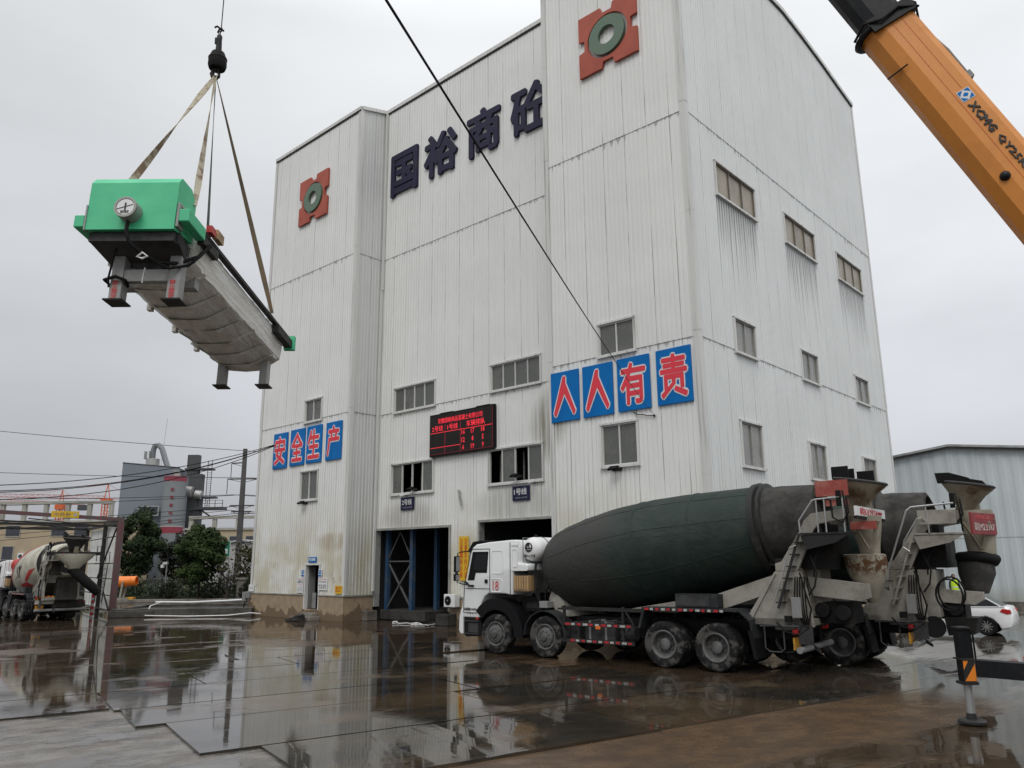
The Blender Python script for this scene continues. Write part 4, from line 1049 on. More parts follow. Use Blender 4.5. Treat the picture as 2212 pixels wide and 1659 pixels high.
    m = MB(); m.box(.66, .98, .10, .3, 2.26, 2.36); m.box(.6, 1.1, .5, 2.2, .8, 1.6); m.box(1.16, 1.6, 1.3, 2.3, .9, 2.5); m.cyl((.9, .5, 1.3), (1.5, .5, 1.3), .18, n=12); m.tube([(1.3, .3, 2.6), (1.28, .25, 2.2), (1.34, .22, 1.7), (1.5, .3, 1.2)], .035)
    m.tube([(1.42, .3, 2.1), (1.36, .3, 1.8), (1.40, .3, 1.4), (1.6, .4, 1.1)], .04); m.tube([(1.7, .4, 2.0), (1.58, .35, 1.8), (1.55, .35, 1.4)], .02); m.box(1.0, 2.2, .55, 2.0, 1.0, 1.15)
    loc('engine_parts', m, 'frame_dark', t)
    m = MB(); m.box(1.5, 1.78, .14, .42, 1.32, 1.5); loc('valve_box', m, 'grey_steel', t, bevel=.01)
    # water tank
    m = MB(); m.lathe([(0, .02), (.015, .14), (.05, .23), (.11, .30), (.18, .335), (.26, .345), (1.9, .345), (1.98, .32), (2.06, .22), (2.1, .02)], (1.10, .20, 2.95), (0, 1, 0), 32); tk = loc('water_tank', m, 'sign_white' if drum == 'tarp' else 'drum_red', t, smooth=True)
    m = MB(); m.lathe([(0, .36), (.05, .36)], (1.10, .75, 2.95), (0, 1, 0), 32); m.lathe([(0, .36), (.05, .36)], (1.10, 1.7, 2.95), (0, 1, 0), 32); loc('tank_band', m, 'grey_steel', tk)
    m = MB(); m.beam((.95, .14, 3.28), (.95, .14, 2.58), .018); m.beam((.95, .14, 3.27), (1.05, .3, 3.27), .018); m.beam((.95, .14, 2.6), (1.05, .3, 2.6), .018); loc('sight_gauge', m, 'grey_steel', tk)
    m = MB(); m.cyl((1.0, .7, 3.25), (1.0, .7, 3.38), .04, n=8); m.tube([(1.0, .7, 3.36), (1.15, .6, 3.3), (1.25, .5, 3.1), (1.28, .4, 2.8)], .015, 6); loc('tank_pipe', m, 'frame_dark', tk)
    # ---- front pedestal of the drum
    m = MB(); m.prism([(1.95 , 1.1), (2.35, 1.1), (2.1, 1.5), (1.75, 1.85), (1.62, 1.55)], .45, 2.05); loc('drum_pedestal', m, 'mixer_white', t)
    # ---- fuel tank, air bottles, side guards
    m = MB(); m.box(2.95, 3.9 , .22, .78, .52, 1.02); m.box(2.45, 2.75, .25, .7, .50, .98); m.cyl((4.0, .5, .72), (4.42 , .5, .72), .2, n=14); loc('fuel_tank', m, 'tank_grey', t, bevel=.05, seg=3)
    m = MB(); m.box(3.1, 3.16, .21, .79, .51, 1.035); m.box(3.6, 3.66, .21, .79, .51, 1.035); m.cyl((3.45, .4, 1.0), (3.45, .4, 1.07), .07, n=10); loc('tank_strap', m, 'grey_steel', t)
    e = 4.56 + s
    for y, tr in ((.02, 1), (2.44, 0)):
        m = MB()
        m.box(2.32, e, y, y + .04, .89, .99); m.box(2.30, e + .03, y, y + .04, .47, .57)
        for x in (2.36, e - .35): m.box(x, x + .06, y + .042, y + .1, .42, 1.42)
        m.beam((e - .3, y + .06, 1.4), (e + .02, y + .06, .95), .04); m.beam((e - .4, y + .06, .6), (e - .05, y + .06, .95), .03)
        m.box(2.2, e + .3, y + .02, y + .08, 1.30, 1.35); m.box(2.2, e + .2, y + .2, y + .24, 1.34, 1.38)
        loc('side_guard', m, 'dark_steel', t)
    def strips(x0, x1, z, n, y=.014, h=.055):
        a, b = MB(), MB(); w = (x1 - x0) / n
        for i in range(n):
            (a if (i % 2 == 0) else b).box(x0 + w * i + .02, x0 + w * (i + 1) - .02 - (.03 if i % 3 else 0), y, y + .008, z - h / 2, z + h / 2)
        loc('reflector_strip', a, 'strip_red', t); loc('reflector_strip', b, 'strip_white', t)
    strips(2.44, e - .02, .94, 11); strips(2.6, e, .52, 11, .014, .05)
    m = MB(); m.box(3.44, 3.58, .008, .03, .84, .92); loc('side_marker', m, 'amber', t)
    # ---- rear mudguard and top rail
    x0, x1 = 4.86 + s, 7.44 + s
    for y0, y1 in ((.0, .62), (1.88, 2.5)):
        m = MB(); m.prism([(x0 - .02, 1.34), (x0 - .02, 1.44), (x1, 1.46), (x1 + .26, 1.22), (x1 + .24, 1.18), (x1 - .02, 1.40), (x0 + .06, 1.37), (x0 - .08, .93), (x0 - .14, .93)], y0, y1)
        m.prism([(x1 + .25, 1.22), (x1 + .34, .40), (x1 + .32, .40), (x1 + .22, 1.20)], y0 + .02, y1 - .02)
        loc('mudguard', m, 'fender', t)
        m = MB(); m.prism([(x1 + .17, .98), (x1 + .27, .98), (x1 + .36, .36), (x1 + .28, .36)], y0 + .015, y1 - .015); loc('mud_flap', m, 'rubber', t)
    strips(x0 + .05, x1 - .35, 1.40, 14, -.008, .055)
    m = MB(); m.box(5.75 + s, 6.88 + s, .10, .55, 1.465, 1.78); tb = loc('tool_box', m, 'fender', t, bevel=.008)
    m = MB(); m.box(5.78 + s, 6.66 + s, .09, .10, 1.50, 1.75); loc('lid', m, 'tank_grey', tb)
    # ---- drum
    d0, dz, sl = 1.36, 2.32, .155
    k = (9.35 + s - d0) / 8.0; rs = 1.0
    ang = math.atan(sl); axis = Vector((math.cos(ang), 0, math.sin(ang))); p0 = Vector((d0, 1.25, dz))
    front = [(0, .03), (.0, .45), (.02, .68), (.08, .83), (.2, .96), (.42, 1.08), (.8, 1.18), (1.5, 1.285), (2.35, 1.36), (2.6, 1.37), (3.7, 1.36), (4.6, 1.295), (5.5, 1.20), (6.4, 1.105), (6.6, 1.09)]
    back = [(6.6, 1.05), (6.8, 1.0), (7.15, .97), (8.0, .82), (8.03, .72), (7.8, .62)]
    mat = 'tarp' if drum == 'tarp' else 'cream'
    dr = loc('drum', MB().lathe([(a * k, b) for a, b in front], p0, axis, 64, cap=True), mat, t, smooth=True)
    loc('drum_cone', MB().lathe([(a * k, b) for a, b in back], p0, axis, 64, cap=True), 'cement_grey' if drum == 'tarp' else 'cream', dr, smooth=True)
    m = MB(); m.lathe([(6.5 * k, 1.09), (6.51 * k, 1.16), (6.65 * k, 1.16), (6.66 * k, 1.09)], p0, axis, 64, cap=False); m.lathe([(6.72 * k, 1.0), (6.73 * k, 1.12), (6.79 * k, 1.12), (6.80 * k, 1.0)], p0, axis, 64, cap=False); loc('roller_ring', m, 'dark_steel', dr, smooth=True)
    if drum == 'tarp':
        m = MB()
        for tt in (1.45, 3.3, 4.9):
            rr = 1.283 if tt < 2 else 1.372 if tt < 4 else 1.268
            m.lathe([(tt * k, rr - .012), (tt * k + .015, rr + .008), (tt * k + .06, rr + .004), (tt * k + .07, rr - .015)], p0, axis, 64, cap=False)
        loc('cloth_seam', m, 'tarp', dr, smooth=True)
        u = Vector((0, 0, 1)); aa = axis.cross(u).normalized(); bb = aa.cross(axis).normalized()
        for th0, t0, t1, sw in ((16, .3, 6.5, 5), (-22, 1.5, 6.4, -4), (52, .6, 6.5, 3)):
            pts = []
            for i in range(40):
                tt = t0 + (t1 - t0) * i / 39; th = R_(th0 + sw * math.sin(i * .09) + .25 * math.sin(i * .5 + th0))
                for (qa, ra), (qb, rb_) in zip(front, front[1:]):
                    if tt <= qb: rr = ra + (rb_ - ra) * (tt - qa) / max(qb - qa, 1e-6); break
                pts.append(p0 + axis * tt * k + aa * (math.cos(th) * rr) + bb * (math.sin(th) * rr))
            loc('cloth_fold', MB().tube(pts, .008, 6), 'tarp', dr, smooth=True)
    else:
        # red swooshes and the maker's lettering wrapped on the drum
        def wrap(a_lo, a_hi, tfun, mt, nm, n=18, off=.012):
            u = Vector((0, 0, 1)); aa = axis.cross(u).normalized(); bb = aa.cross(axis).normalized(); m = MB(); vs = []; fs = []
            def rad(tt):
                for (a, ra), (b, rb) in zip(front, front[1:]):
                    if tt <= b: return ra + (rb - ra) * (tt - a) / (b - a)
                return front[-1][1]
            for i in range(n + 1):
                th = R_(a_lo + (a_hi - a_lo) * i / n); ta, tb_ = tfun(i / n)
                for j in range(6):
                    tt = ta + (tb_ - ta) * j / 5; r = rad(tt) + off
                    vs.append(p0 + axis * tt * k + aa * (math.cos(th) * r) + bb * (math.sin(th) * r))
            for i in range(n):
                for j in range(5): a = i * 6 + j; fs.append((a, a + 1, a + 7, a + 6))
            m.add([tuple(v) for v in vs], fs); loc(nm, m, mt, dr, smooth=True)
        sgn = 1
        wrap(-30, 66, lambda f: (.35 + 2.6 * f, .85 + 3.6 * f), 'drum_red', 'red_stripe')
        wrap(-66, -34, lambda f: (2.2 + 1.0 * f, 4.2 + .9 * f - 1.6 * abs(f - .5)), 'drum_red', 'red_swoosh')
        wrap(-32, -10, lambda f: (4.0 + 1.2 * f, 4.5 + 1.6 * f), 'drum_red', 'red_tail')
        o = text('lettering', 'SANY', M['letter_black'], dr, (0, 0, 0), 1.9, .62, bold=.03, depth=.004)
        u = Vector((0, 0, 1)); aa = axis.cross(u).normalized(); bb = aa.cross(axis).normalized()
        me = o.data
        for v in me.vertices:
            tt = 3.0 + v.co.x + v.co.z * .5; th = (v.co.z - .12) / 1.34
            r = 1.375 + (-v.co.y) * 1.0 - (.02 if tt < 2.4 else 0) - max(0, 2.9 - tt) * .1
            q = p0 + axis * tt * k + aa * (math.cos(th) * r) + bb * (math.sin(th) * r); v.co = q
        me.update()
    # ---- sill beams, rear pylons
    for y0, y1 in ((.42, .50), (2.0, 2.08)):
        m = MB(); m.prism([(3.9 + s, 1.30), (6.67 + s, 1.76), (8.15 + s, 2.23), (8.0 + s, 1.80), (6.9 + s, 1.44), (5.5 + s, 1.30)], y0, y1); loc('sill_beam', m, 'mixer_white', t)
        m = MB(); m.prism([(7.50 + s, 1.26), (8.25 + s, 2.32), (8.85 + s, 2.32), (8.95 + s, 1.9), (9.05 + s, 1.10), (7.6 + s, 1.12)], y0 - .12, y1 - .1)
        m.prism([(8.27 + s, 2.33), (8.27 + s, 2.50), (8.42 + s, 2.54), (8.92 + s, 3.26), (9.02 + s, 3.46), (9.2 + s, 3.62), (9.95 + s, 3.70), (9.95 + s, 3.48), (9.35 + s, 3.38), (9.22 + s, 3.24), (8.78 + s, 2.33)], y0 - .1, y1 - .08)
        loc('pylon', m, 'mixer_white', t, bevel=.006)
    m = MB(); m.box(7.6 + s, 9.0 + s, .3, 2.2, 1.12, 1.26); m.box(8.5 + s, 8.8 + s, .5, 2.0, 2.0, 2.4); loc('rear_crossmember', m, 'mixer_white', t)
    m = MB(); m.box(8.70 + s, 9.02 + s, .26, .30, .72, 1.12)
    m.prism([(8.62 + s, .8), (8.95 + s, .55), (8.95 + s, .48), (8.55 + s, .72)], .9, .98); m.box(8.2 + s, 8.76 + s, .2, 2.3, 1.02, 1.1); loc('rear_bracket', m, 'tank_grey', t)
    m = MB(); m.box(8.05 + s, 8.45 + s, .55, 1.95, 2.45 + .0, 2.62); m.cyl((8.3 + s, .75, 2.35), (8.6 + s, .75, 2.42), .16, n=14); m.cyl((8.3 + s, 1.75, 2.35), (8.6 + s, 1.75, 2.42), .16, n=14); loc('drum_roller', m, 'dark_steel', t)
    m = MB(); m.tube([(8.75 + s, .1, .60), (8.75 + s, 2.4, .60)], .072, 12); loc('underrun_bar', m, 'grey_steel', t, smooth=True)
    m = MB(); m.box(8.62 + s, 8.72 + s, .1, .5, .93, 1.06); lp = loc('tail_lamp', m, 'tail_red', t, bevel=.01)
    m = MB(); m.box(8.62 + s, 8.72 + s, 2.0, 2.4, .93, 1.06); loc('tail_lamp', m, 'tail_red', t, bevel=.01)
    m = MB(); m.box(8.6 + s, 8.64 + s, .16, .52, .60, .86); loc('number_plate', m, 'plate_yellow', t)
    m = MB(); m.box(8.62 + s, 8.70 + s, .05, .55, 1.07, 1.15); m.tube([(8.0 + s, .05, 1.12), (8.0 + s, .05, .62), (8.1 + s, .04, .55), (8.36 + s, .04, .55), (8.44 + s, .05, .62), (8.44 + s, .05, 1.1)], .018, 6); m.tube([(7.9 + s, .06, 1.1), (8.8 + s, .06, 1.12)], .022, 6); loc('rear_step', m, 'tank_grey', t)
    # ---- feed hopper, collecting funnel, chute
    hm = 'hopper' if drum == 'tarp' else 'cement_grey'
    hx = 10.1 + s
    def ring(cx, cz, rx, ry, tilt=0.0, n=28):
        return [(cx + rx * math.cos(2 * PI * k / n), 1.25 + ry * math.sin(2 * PI * k / n), cz - tilt * rx * math.cos(2 * PI * k / n)) for k in range(n)]
    m = MB(); m.loft([ring(hx, 4.35, .56, .62, .18), ring(hx, 4.31, .555, .61, .18), ring(hx - .02, 4.1, .38, .45, .1), ring(hx - .06, 3.85, .24, .3), ring(hx - .2, 3.6, .18, .22)], caps=False); hp = loc('hopper', m, hm, t, smooth=True)
    m = MB(); m.tube(ring(hx, 4.36, .565, .625, .18), .035, 6, closed=True); loc('hopper_rim', m, 'hopper_dark', hp)
    # rubber splash flaps standing on the rim
    m = MB()
    if style == 'a':
        m.box(hx - .53, hx - .16, .95, 1.0, 4.44, 4.72); m.box(hx - .55, hx - .5, 1.0, 1.6, 4.44, 4.70); m.box(hx - .1, hx + .28, 1.45, 1.5, 4.38, 4.62); m.box(hx - .53, hx - .16, 1.45, 1.5, 4.44, 4.7)
    else:
        m.prism([(hx - .58, 4.40), (hx - .62, 4.66), (hx - .3, 4.65), (hx + .1, 4.5), (hx + .25, 4.36)], .8, .85); m.prism([(hx - .2, 4.38), (hx - .1, 4.56), (hx + .3, 4.46), (hx + .42, 4.3)], 1.5, 1.55)
    loc('splash_flap', m, 'rubber', hp)
    m = MB(); m.loft([ring(hx + .02, 3.55, .36, .50), ring(hx + .03, 3.3, .33, .42), ring(hx + .06, 2.85, .23, .26), ring(hx + .07, 2.68, .21, .24)], caps=False); 
    if style == 'b': m = MB(); m.loft([ring(hx + .12, 3.72, .34, .45), ring(hx + .12, 3.5, .38, .45), ring(hx + .12, 3.0, .33, .4), ring(hx + .12, 2.68, .30, .36)], caps=False)
    cf = loc('collecting_funnel', m, 'mixer_rust' if drum == 'tarp' else 'cement_grey', t, smooth=True)
    if style != 'c': m = MB(); m.box(8.45 + s, 9.55 + s, .62, 1.9, 2.36, 3.12); loc('rear_shade_block', m, 'frame_dark', t)  # dark block added to stand in for the shaded void behind the pylons
    # V-shaped struts over the funnel
    m = MB(); m.beam((hx - .12, .72, 3.42), (hx + .16, .86, 2.80), .10, .03); m.beam((hx + .42, .76, 3.42), (hx + .2, .86, 2.80), .10, .03); m.box(hx + .05, hx + .20, 1.15, 1.35, 3.45, 4.0); loc('funnel_strut', m, 'hopper', t)
    # swivel chute
    if style == 'a':
        n = 20; rings = []
        for x, z, r1, r2 in ((hx - .08, 2.70, .40, .42), (hx - .08, 2.68, .46, .45), (hx - .06, 2.5, .47, .45), (hx - .04, 2.2, .40, .40), (hx - .02, 1.95, .27, .30), (hx + .0, 1.78, .17, .2), (hx, 1.62, .10, .12)):
            rings.append([(x + r1 * math.cos(2 * PI * q / n), 1.28 + r2 * math.sin(2 * PI * q / n), z + .0 * math.cos(q)) for q in range(n)])
        m = MB().loft(rings); ch = loc('chute', m, 'mixer_rust', t, smooth=True)
        m = MB(); m.tube([(hx + .38, 1.15, 2.1), (hx + .44, 1.15, 2.1), (hx + .44, 1.4, 2.1), (hx + .38, 1.4, 2.1)], .014, 6); m.tube([(hx + .33, 1.14, 1.96), (hx + .37, 1.27, 1.9), (hx + .33, 1.42, 1.96)], .014, 6); loc('chute_handle', m, 'frame_dark', ch)
    elif style == 'b':
        m = MB(); m.tube([(hx - .35, 1.0, 2.60), (hx - .1, .85, 2.62), (hx + .2, .9, 2.60), (hx + .38, 1.2, 2.55), (hx + .3, 1.55, 2.5), (hx + .1, 1.7, 2.48)], .13, 12); ch = loc('chute', m, 'rubber', t, smooth=True)
        m = MB(); m.loft([ring(hx - .05, 2.58, .40, .45), ring(hx - .05, 2.2, .40, .44), ring(hx - .1, 1.75, .25, .25)]); loc('chute_body', m, 'hopper_dark', ch, smooth=True)
    else:
        m = MB(); m.tube([(hx - .05, 1.2, 2.72), (hx + .25, 1.5, 2.35), (hx + .4, 2.1, 1.75), (hx + .4, 2.4, 1.45)], [.24, .25, .24, .2], 14); ch = loc('chute', m, 'rubber', t, smooth=True)
        m = MB(); m.loft([ring(hx + .12, 3.5, .42, .95), ring(hx + .12, 3.3, .4, .8), ring(hx + .1, 2.95, .3, .42), ring(hx + .05, 2.72, .22, .25)], caps=False); loc('chute_mouth', m, 'cream', ch, smooth=True)
    # lower support arm carrying the chute
    m = MB()
    if style == 'b': m.prism([(9.25 + s, 1.86), (10.2 + s, 1.80), (10.2 + s, 1.62), (10.0 + s, 1.5), (9.25 + s, 1.55)], .75, .9)
    if style == 'a': m.prism([(8.85 + s, 2.20), (10.2 + s, 2.04), (10.2 + s, 1.74), (10.0 + s, 1.66), (8.95 + s, 1.76)], .75, .9); m.prism([(8.9 + s, 1.9), (10.1 + s, 1.84), (10.1 + s, 1.74), (8.9 + s, 1.7)], 1.7, 1.8)
    m.box(8.8 + s, 9.1 + s, .9, 1.7, 1.3, 2.6); loc('chute_arm', m, 'mixer_white' if style != 'c' else 'cement_grey', t, bevel=.01)
    # ---- platform, ladder, rails
    lm = 'dark_steel' if style == 'a' else 'mixer_white'
    px0, px1 = 8.98 + s, 10.05 + s
    m = MB(); m.box(px0, px1, .10, .75, 3.14, 3.18); m.prism([(px0, 3.13), (px1, 3.13), (px1 - .3, 2.95), (px0 + .1, 2.80)], .12, .16); loc('platform', m, lm, t)
    m = MB()
    if style == 'b':
        m.tube([(px0 - .68, .0, 2.05), (px0 - .64, .0, 2.3), (px0 - .08, .02, 3.72), (px0 + .02, .04, 3.80), (px0 + .12, .05, 3.81), (px0 + .95, .06, 3.86)], .024, 8)
        m.tube([(px0 + .34, .06, 3.82), (px0 + .36, .08, 3.18)], .018, 6); m.tube([(px0 - .1, .0, 2.75), (px0 - .24, .0, 2.86), (px0 - .2, .0, 3.0), (px0 + .14, .0, 3.52), (px0 + .24, .0, 3.54), (px0 + .3, .06, 3.46)], .018, 6)
    else:
        m.tube([(px0 + .01, .12, 3.2), (px0 + .0, .12, 3.45), (px0 + .34, .12, 3.90), (px0 + .42, .12, 3.92), (px0 + .95, .12, 3.95)], .022, 8)
        for x in (px0 + .42, px0 + .6, px0 + 1.0): m.tube([(x, .12, 3.92), (x, .12, 3.16)], .018, 6)
    loc('hand_rail', m, 'steel', t)
    m = MB()
    la, lb = ((px0 - .0, 3.16), (px0 - .62, 1.50)) if style != 'c' else ((px0 + .2, 3.1), (px0 - .35, 1.2))
    for dy in (.06, .46): m.beam((la[0], dy, la[1]), (lb[0], dy, lb[1]), .035, .05)
    for i in range(6):
        f = (i + .7) / 6.2; x, z = la[0] + (lb[0] - la[0]) * f, la[1] + (lb[1] - la[1]) * f; m.box(x - .1, x + .06, .06, .46, z - .012, z + .012)
    loc('ladder', m, lm, t)
    if style == 'a': m = MB(); m.tube([(px0 - .08, .02, 2.9), (px0 - .22, .0, 2.86), (px0 - .5, .0, 2.1), (px0 - .75, .02, 1.5)], .014, 6); loc('ladder_rail', m, 'steel', t)
    # hoses and controls
    for i in range(5): loc('hydraulic_hose', MB().tube([(8.75 + s + i * .05, .22, 2.2), (8.72 + s + i * .06, .16, 1.8), (8.76 + s + i * .05, .16, 1.4), (8.85 + s + i * .03, .22, 1.15)], .016, 6), 'rubber', t)
    loc('hydraulic_hose', MB().tube([(px1 - .35, .2, 3.9), (px1 - .3, .1, 3.5), (px1 - .1, .08, 3.38), (px1 + .04, .12, 3.6), (px1, .2, 3.95)], .022, 8), 'rubber', t)
    loc('hydraulic_hose', MB().tube([(px1 - .1, .3, 4.1), (px1 - .02, .15, 3.7), (px1 - .02, .2, 3.2)], .02, 6), 'rubber', t)
    if style != 'c':
        for pts in (((8.9, .1, 2.3), (9.0, .05, 1.9), (9.1, .06, 1.5), (9.0, .1, 1.15)), ((9.1, .3, 2.7), (9.25, .2, 2.3), (9.2, .15, 2.0), (9.05, .15, 1.8)), ((9.6, .5, 3.1), (9.4, .4, 2.9), (9.2, .3, 2.6), (9.15, .3, 2.2)), ((8.3, .05, 1.2), (8.5, .0, 1.0), (8.8, .02, .95), (9.0, .1, 1.1))):
            loc('hydraulic_hose', MB().tube([(x + s, y, z) for x, y, z in pts], .02, 6), 'rubber', t)
        m = MB(); m.prism([(7.62 + s, 1.27), (7.66 + s, 1.27), (8.28 + s, 2.26), (8.24 + s, 2.27)], .26, .298); m.box(8.36 + s, 8.44 + s, .27, .30, 1.55, 2.1); loc('pylon_rib', m, 'mixer_white', t)
        m = MB(); m.box(9.0 + s, 9.75 + s, .95, 1.7, 1.15, 1.62); m.cyl((9.1 + s, .8, 1.45), (9.1 + s, 1.9, 1.45), .17, n=12); m.cyl((9.55 + s, .8, 1.4), (9.55 + s, 1.9, 1.4), .17, n=12); loc('hydraulic_pump', m, 'frame_dark', t, bevel=.01)
    loc('control_box', MB().box(px1 - .2, px1 - .1, .1, .2, 3.75, 4.1), 'rubber', t, bevel=.01); loc('work_lamp', MB().box(8.46 + s, 8.62 + s, .1, .2, 1.2, 1.34), 'rubber', t, bevel=.01); loc('hopper_neck', MB().box(8.9 + s, 9.4 + s, .9, 1.6, 2.9, 3.4), 'rubber', t)
    m = MB(); m.box(8.64 + s, 8.86 + s, .12, .2, 1.3, 1.75); loc('valve_block', m, 'grey_steel', t, bevel=.01)
    if style == 'b':
        m = MB(); pts = [(9.6 + s + .28 * math.cos(a), .05, 1.75 + .36 * math.sin(a)) for a in [2 * PI * q / 18 for q in range(18)]]
        m.tube(pts, .024, 6, closed=True); m.tube([(x + .05, y + .03, z + .05) for x, y, z in pts], .024, 6, closed=True); loc('coiled_hose', m, 'rubber', t)
        m = MB(); m.box(8.88 + s, 9.28 + s, .5, 1.6, 1.2, 2.32); loc('hydraulic_cabinet', m, 'mixer_white', t, bevel=.02)
        m = MB(); m.lathe([(0, .25), (.06, .25)], (9.15 + s, .3, 1.0), (0, 1, 0), 20); m.prism([(9.35 + s, 1.2), (10.05 + s, 1.22), (9.95 + s, .85), (9.4 + s, .8)], .5, 1.3); loc('spare_chute', m, 'frame_dark', t)
    return t, s

TRZ = math.atan2(-.61964, .78488)
T1, s1 = mixer('large white-cab mixer truck with dark green tarpaulin drum, number 18 on its cab', (-.5529, 23.6849, 0), TRZ, (0, 1.78, 5.42, 6.79))
text('lettering', '18', M['letter_red'], T1, (-.02, .05, 1.91), .22, .28, bold=.0, depth=.006)
text('lettering', '总质量31000Kg', M['letter_black'], T1, (-1.0, .052, 1.215), .52, .10, bold=.01, depth=.005)
text('small_lettering', '9 8 7 1', M['fender'], T1, (-.98, .052, 1.10), .34, .045, depth=.005)
text('lettering', 'LUNYU', M['letter_black'], T1, (1.10, .285, 2.765), .36, .07, bold=.02, depth=.05)
m = MB(); m.tube([(1.10 + .12 * math.cos(a), .205, 3.0 + .125 * math.sin(a)) for a in [2 * PI * q / 24 for q in range(24)]], .016, 6, closed=True)
for a, b in (((1.0, 2.95), (1.10, 3.11)), ((1.10, 3.11), (1.13, 2.96)), ((1.0, 2.96), (1.2, 2.98)), ((1.05, 2.91), (1.16, 2.92))): m.beam((a[0], .20, a[1]), (b[0], .20, b[1]), .026, .03)
m.build('tank_logo', M['letter_black'], T1)
# number board across the back of the big truck, red side board, V stencil
m = MB(); m.box(10.24, 10.30, .0, 2.42, 3.52, 3.73); nb = m.build('number_board', M['sign_white'], T1, bevel=.004)
text('lettering', '皖K07974', M['letter_red'], nb, (10.302, .98, 3.625), 1.45, .18, face=REAR, bold=.01, depth=.004)
m = MB(); m.box(10.302, 10.308, 1.75, 2.1, 3.6, 3.66); m.build('reflector', M['strip_red'], nb)
m = MB(); m.box(10.22, 10.28, .0, 2.42, 3.46, 3.515); m.build('board_channel', M['frame_dark'], nb)
m = MB(); m.box(9.32, 10.04, .42, .46, 4.0, 4.36); m.box(9.5, 10.0, .5, .53, 3.78, 3.92); m.build('red_board', M['board_red'], T1)
m = MB(); m.box(9.95, 10.5, .68, .72, 3.24, 3.42); m.build('old_red_stencil', M['board_red'], T1)
m = MB(); m.tube([(8.50, .27, 1.62), (8.60, .27, 1.62), (8.55, .27, 1.72)], .008, 5, closed=True); m.build('warning_mark', M['letter_black'], T1)

_t2 = (-.5529 + .78488 * 2.62 + .61964 * 2.78, 23.6849 - .61964 * 2.62 + .78488 * 2.78, 0)
T2, s2 = mixer('second mixer truck standing behind the large one, with white ladder and crimson number board', _t2, TRZ, (0, 1.8, 4.9, 6.25), style='b', tail=-.28)
s = s2
e_ = Vector((.45, 1.9, 0)).normalized(); nn_ = e_.cross(Vector((0, 0, 1))); c_ = Vector((10.42 + s, .55, 3.37))
BB = Matrix(((e_.x, 0, nn_.x), (e_.y, 0, nn_.y), (0, 1, 0)))
m = MB(); m.beam(c_ - e_ * .68, c_ + e_ * .68, .05, .50); nb = m.build('number_board', M['board_crimson'], T2, bevel=.004)
text('lettering', '皖M23387', M['letter_pale'], nb, c_ + nn_ * .027 - Vector((0, 0, .07)), 1.12, .2, face=BB, bold=.015, depth=.004)
text('small_lettering', '安徽国裕混凝土', M['letter_red'], nb, c_ + nn_ * .027 + Vector((0, 0, .15)), .95, .09, face=BB, bold=.0, depth=.004)
m = MB(); m.box(9.12 + s, 9.95 + s, .06, .12, 3.38, 3.72); m.build('side_panel', M['mixer_white'], T2, bevel=.01)

LRZ = math.atan2(-.688, .725)
T3, s3 = mixer('cream mixer truck with red swooshes, seen from behind at the wash frame', (-27.05, 42.25, 0), LRZ, (0, 1.75, 3.2, 4.55), drum='cream', style='c')
T3.scale = (.92, .96, .9)
s = s3
m = MB(); m.box(8.74 + s, 8.80 + s, .1, .95, 1.16, 1.34); nb = m.build('rear_marker_board', M['strip_red'], T3)
m = MB()
for i in range(4): m.add([(8.803 + s, .14 + i * .2, 1.17), (8.803 + s, .23 + i * .2, 1.17), (8.803 + s, .31 + i * .2, 1.33), (8.803 + s, .22 + i * .2, 1.33)], [(0, 1, 2, 3)])
m.build('chevron', M['yellow_sign'], nb)
m = MB(); m.box(8.72 + s, 8.78 + s, .1, .95, .92, 1.13); m.build('bumper_panel', M['cream'], T3)
m = MB(); m.box(9.95 + s, 10.05 + s, .0, 2.5, 3.42, 3.60); m.build('rear_cross_beam', M['dark_steel'], T3)
m = MB(); m.box(8.7 + s, 8.8 + s, .9, 2.4, .7, 1.0); m.box(8.6 + s, 9.2 + s, .9, 1.8, 1.1, 2.2); m.box(8.9 + s, 9.4 + s, .5, 2.0, 2.4, 3.2); m.build('rear_machinery', M['cement_grey'], T3, bevel=.04)
m = MB()
for x in range(4): m.box(10.052 + s, 10.058 + s, .7 + x * .3, .85 + x * .3, 3.46, 3.54)
m.build('reflector', M['strip_red'], T3)
m = MB(); m.tube([(px, 2.45, pz) for px, pz in ((9.6 + s, 3.1), (9.6 + s, 3.9), (10.1 + s, 3.9), (10.1 + s, 3.1))], .02, 6); m.tube([(9.6 + s, 2.9, 3.1), (9.6 + s, 2.9, 3.6), (10.1 + s, 2.9, 3.6), (10.1 + s, 2.9, 3.0), (9.6 + s, 2.9, 3.0)], .02, 6); m.box(9.5 + s, 10.1 + s, 2.4, 2.95, 2.98, 3.02)
for y in (2.55, 2.9): m.beam((10.0 + s, y, 3.0), (9.6 + s, y, .9), .035)
for i in range(6): m.beam((9.94 + s - i * .06, 2.55, 2.7 - i * .33), (9.94 + s - i * .06, 2.9, 2.7 - i * .33), .025)
m.build('side_ladder', M['dark_steel'], T3)

